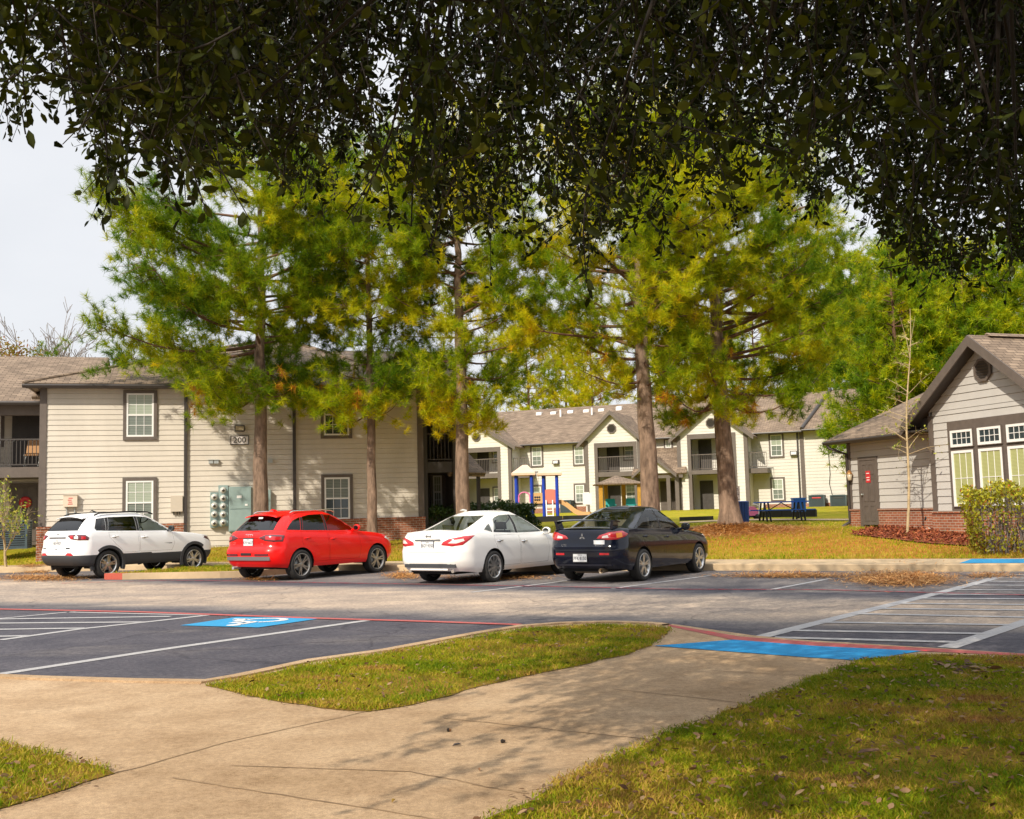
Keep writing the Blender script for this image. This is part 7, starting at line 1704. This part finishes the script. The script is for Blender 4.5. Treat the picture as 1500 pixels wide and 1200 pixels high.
blades('grass', GR['island'], ZN+.012, 46000, .030, .007, tm=.47)
blades('grass', GR['left'], ZN+.012, 22000, .034, .006, tm=.45)
blades('grass', ISLAND_FAR[:, :2], .2, 5000, .06, .012, zf=lambda x, y: .15+lot(x, y))
def litter(name, P, size, asp, m, flat=.35, curl=.2):
    k = len(P); a = rg.uniform(0, 6.283, k); d = unit(np.c_[np.cos(a), np.sin(a), rg.normal(0, flat, k)]); s = unit(np.cross(np.tile([0, 0, 1.], (k, 1))+rg.normal(0, flat, (k, 3)), d)); L_ = size*rg.uniform(.6, 1.2, (k, 1)); W_ = L_*asp; nr = np.cross(d, s)*curl
    V = np.stack([P, P+d*L_*.35+s*W_+nr*W_, P+d*L_*.7+s*W_*.8+nr*W_*1.3, P+d*L_+nr*W_*.5, P+d*L_*.7-s*W_*.8+nr*W_*1.3, P+d*L_*.35-s*W_+nr*W_], 1).reshape(-1, 3); b = np.arange(k)*6
    Fc = np.stack([np.stack([b, b+1, b+2, b+3], 1), np.stack([b, b+3, b+4, b+5], 1)], 1).reshape(-1, 4); t = rg.random(k)
    o = tri_mesh(name, V, Fc, np.repeat(t, 2), [m]); o['kind'] = 'stuff'; return o
def scatter(poly, n, z, dmax=14):
    poly = np.array(poly); lo_ = np.maximum(poly.min(0), [-9, 3.5]); hi = np.minimum(poly.max(0), [10, dmax]); P = np.c_[rg.uniform(lo_[0], hi[0], n*30), rg.uniform(lo_[1], hi[1], n*30), np.full(n*30, z)]; P = P[inpoly(P[:, :2], poly) & inview(P)]; return P[:n]
litter('fallen_leaves', np.concatenate([scatter(GR['right'], 1500, ZN+.034), scatter(GR['island'], 420, ZN+.036), scatter(GR['left'], 90, ZN+.036)]), .046, .24, M_LITTER)
# dead leaves and grit where turf meets the walk
eg = []
for nm, n in (('right', 700), ('island', 420), ('left', 160)):
    P = GR[nm]; i = rg.integers(0, len(P), n*4); q = np.c_[P[i]+rg.normal(0, .045, (n*4, 2)), np.full(n*4, ZN+.016)]; q = q[inview(q)][:n]; eg.append(q)
litter('edge_litter', np.concatenate(eg), .03, .2, M_LITTER, .2)
# needles on the far kerb, the lot and round the pines
def needle_patch(name, pts, n, zf, ln_=.14, w=.010, thick=.0):
    P = np.array(pts); k = len(P); P[:, 2] = [zf(a, b) for a, b in P[:, :2]]; P[:, 2] += rg.random(k)*thick+.006; a = rg.uniform(0, 6.283, k); d = np.c_[np.cos(a), np.sin(a), rg.normal(0, .15, k)]; s = np.c_[-np.sin(a), np.cos(a), np.zeros(k)]*w*.5; L_ = ln_*rg.uniform(.6, 1.2, (k, 1))
    V = np.stack([P-s, P+s, P+d*L_+s, P+d*L_-s], 1).reshape(-1, 3); b = np.arange(k)*4; o = tri_mesh(name, V, np.stack([b, b+1, b+2, b+3], 1), rg.random(k), [M_NLIT]); o['kind'] = 'stuff'; return o
pts = []
def blob(x0, x1, y0, y1, n):
    q = rg.normal(0, .42, (n, 2)); 
    for a, b in q:
        p = gz((x0+x1)/2+a*(x1-x0)/2, (y0+y1)/2+b*(y1-y0)/2, .03); pts.append([p[0], p[1], 0])
blob(1240, 1400, 836, 857, 9000); blob(1040, 1270, 838, 846, 2200); blob(590, 830, 842, 849, 1200); blob(-20, 135, 843, 854, 2600); blob(20, 80, 836, 842, 900); blob(1400, 1500, 838, 846, 500); blob(340, 420, 846, 850, 400); blob(560, 620, 836, 848, 900)
def zlit(x, y):
    yk = _poly_y(KERB, x); return lot(x, y) if y < yk else .15+lot(x, yk)
needle_patch('pine_needle_litter', pts, 0, zlit, .16, .012, .05)
pts = []
for key, n in (('e', 14000), ('d', 1400), ('a', 700), ('b', 700), ('c', 700)):
    c = np.array(PINES[key]); q = c+rg.normal(0, 1.45 if key == 'e' else 1.0, (n, 2))
    for a, b in q: pts.append([a, b, 0])
needle_patch('pine_needle_litter', pts, 0, terr, .2, .014, .03)
# far lawn: tufts of winter grass
fl = []
N_ = 60000
x = rg.uniform(-16, 15, N_); yy = np.array([_poly_y(BACK, a) for a in x])+.03+rg.random(N_)**1.4*16; P3 = np.c_[x, yy, np.zeros(N_)]; P3[:, 2] = [terr(a, b) for a, b in P3[:, :2]]; P3 = P3[inview(P3, 20)]; P3 = P3[np.hypot(P3[:, 0]-PINE5[0], P3[:, 1]-PINE5[1]) > 2.7*(.7+.5*rg.random(len(P3)))]
k = len(P3); a = rg.uniform(0, 6.283, k); s = np.c_[np.cos(a), np.sin(a), np.zeros(k)]*.011; hh = rg.uniform(.03, .085, k); b = rg.uniform(0, 6.283, k); tip = P3+np.c_[np.cos(b)*hh*.5, np.sin(b)*hh*.5, hh]
V = np.stack([P3-s, P3+s, tip], 1).reshape(-1, 3); t = np.clip(.58+.2*vnoise(P3[:, 0], P3[:, 1], 1.0)+rg.normal(0, .14, k), 0, 1)
o = tri_mesh('lawn_grass', V, np.arange(3*k).reshape(-1, 3), t, [M_BLADE]); o['kind'] = 'stuff'
mp_ = np.array(mo)[:, :2]; q = np.c_[rg.uniform(mp_[:, 0].min(), mp_[:, 0].max(), 9000), rg.uniform(mp_[:, 1].min(), mp_[:, 1].max(), 9000), np.zeros(9000)]; q = q[inpoly(q[:, :2], mp_)][:4500]; q[:, 2] = [terr(a, b)+.045+.02*rg.random() for a, b in q[:, :2]]
M_CHIP = leafmat('red_mulch_chips', [(0, (.07, .015, .008)), (.5, (.22, .05, .02)), (1, (.42, .13, .05))], .9, 0); litter('mulch_chips', q, .11, .16, M_CHIP, .5, .2)
# a few things lying on the walk
def oakleaf(x, y, ang, L_, m, label):
    p = gz(x, y, ZN+.004); d = np.array([math.cos(ang), math.sin(ang), 0]); s = np.array([-d[1], d[0], 0]); mb = MB(); c = [(0, 0, 0), (.3, .2, .012), (.7, .18, .014), (1, 0, .006), (.7, -.18, .014), (.3, -.2, .012)]
    P = [p+d*a*L_+s*b*L_+np.array([0, 0, h]) for a, b, h in c]; mid = [p+np.array([0, 0, .001]), p+d*L_+np.array([0, 0, .004])]
    mb.quad(P[0], P[1], P[2], P[3]); mb.quad(P[0], P[3], P[4], P[5]); tag(mb.build('fallen_leaf', m), label, 'leaf')
M_DL = mat('dark_dry_leaf', (.05, .045, .05), .7, .2, 20); M_YL = mat('yellow_dry_leaf', (.45, .30, .06), .7)
oakleaf(662, 1093, R(15), .06, M_DL, 'dark curled leaf alone in the middle of the walk')
oakleaf(574, 1176, R(70), .035, M_YL, 'tiny yellow leaf near the bottom of the walk')
oakleaf(703, 1130, R(110), .035, mat('brown_dry_leaf', (.25, .12, .05), .7), 'small brown leaf right of the walk crack')
for x, y, lb, m_ in ((737, 1088.5, 'single dark acorn on the walk, right of the curled leaf', mat('dark_acorn', (.03, .018, .012), .4)), (658, 1072, 'light brown acorn on the walk above the curled leaf', mat('brown_acorn', (.22, .10, .035), .4))):
    p = gz(x, y, ZN); s = empty('acorn', p, lb, 'acorn'); mb = MB(); mb.lathe([(0, -.012), (.008, -.008), (.0105, 0), (.009, .008), (.003, .014), (0, .016)], p+(0, 0, .0105), (1, .3, .05), 12); mb.build('nut', m_, s); mb = MB(); mb.lathe([(0, -.016), (.009, -.013), (.0125, -.005), (.012, -.001)], p+(0, 0, .0115), (1, .3, .05), 12); mb.build('cap', M_OBARK, s)
# bare earth and a fallen branch in the right-hand grass
for i, (x, y, l, lb) in enumerate(((1415, 981, .5, 'small heap of dead leaves by the far edge of right lawn'),)):
    p = gz(x, y, ZN+.02); n = 40; q = p+np.c_[rg.normal(0, l*.22, n), rg.normal(0, l*.2, n), rg.random(n)*.03]; o = litter('leaf_heap', q, .09, .25, M_LITTER, .3, .3); del o['kind']; tag(o, lb, 'leaves')

p_ = gz(1255, 1112, ZN+.03); oakleaf(1255, 1112, R(10), .15, mat('brown_curled_leaf', (.16, .08, .045), .7, .4, 40), 'large curled brown leaf in the middle of the right lawn')
bpy.data.objects[[o.name for o in bpy.data.objects if o.name.startswith('fallen_leaf')][-1]].location.z += .03
# ================================================================== LIGHT
SUN_AZ = R(31); SUN_EL = R(36)      # light travels towards +y and a little +x
w = bpy.data.worlds.new('World'); SC.world = w; w.use_nodes = True; t = w.node_tree; N = t.nodes; L = t.links; bg = N['Background']
sky = N.new('ShaderNodeTexSky'); sky.sky_type = 'NISHITA'; sky.sun_disc = False; sky.sun_elevation = SUN_EL
dirh = np.array([math.sin(SUN_AZ), math.cos(SUN_AZ)])          # travel direction on the ground
sky.sun_rotation = math.atan2(-dirh[0], -dirh[1]); sky.dust_density = 3.0; sky.air_density = 1.0
tc = N.new('ShaderNodeTexCoord'); mp = N.new('ShaderNodeMapping'); mp.inputs['Scale'].default_value = (1, 1, 2.2); L.new(tc.outputs['Generated'], mp.inputs[0])
n = N.new('ShaderNodeTexNoise'); n.inputs['Scale'].default_value = 1.6; n.inputs['Detail'].default_value = 7; n.inputs['Roughness'].default_value = .55; L.new(mp.outputs[0], n.inputs['Vector'])
rp = N.new('ShaderNodeValToRGB'); rp.color_ramp.elements[0].position = .25; rp.color_ramp.elements[1].position = .72
rp.color_ramp.elements[0].color = (.70, .70, .70, 1); rp.color_ramp.elements[1].color = (.95, .95, .95, 1); L.new(n.outputs['Fac'], rp.inputs[0])
mx = N.new('ShaderNodeMix'); mx.data_type = 'RGBA'; L.new(rp.outputs[0], mx.inputs[0]); L.new(sky.outputs[0], mx.inputs[6]); mx.inputs[7].default_value = (9.5, 9.65, 10.0, 1)
sx = N.new('ShaderNodeSeparateXYZ'); L.new(tc.outputs['Generated'], sx.inputs[0]); mr = N.new('ShaderNodeMapRange'); mr.interpolation_type = 'SMOOTHSTEP'; mr.inputs['From Min'].default_value = .38; mr.inputs['From Max'].default_value = .9; mr.inputs['To Min'].default_value = .90; mr.inputs['To Max'].default_value = 1.75; L.new(sx.outputs[2], mr.inputs[0])
vm = N.new('ShaderNodeVectorMath'); vm.operation = 'SCALE'; L.new(mx.outputs[2], vm.inputs[0]); L.new(mr.outputs[0], vm.inputs['Scale']); L.new(vm.outputs[0], bg.inputs[0]); bg.inputs[1].default_value = .10
sd_ = bpy.data.lights.new('sun', 'SUN'); sd_.energy = 4.4; sd_.angle = R(.5); sd_.color = (1, .895, .735)
so = bpy.data.objects.new('sun', sd_); COL.objects.link(so)
v = Vector((dirh[0]*math.cos(SUN_EL), dirh[1]*math.cos(SUN_EL), -math.sin(SUN_EL))); so.rotation_euler = v.to_track_quat('-Z', 'Y').to_euler()
SC.view_settings.view_transform = 'Standard'; SC.view_settings.look = 'None'; SC.view_settings.exposure = .16; SC.view_settings.gamma = 1
SC.cycles.max_bounces = 6; SC.cycles.transparent_max_bounces = 12
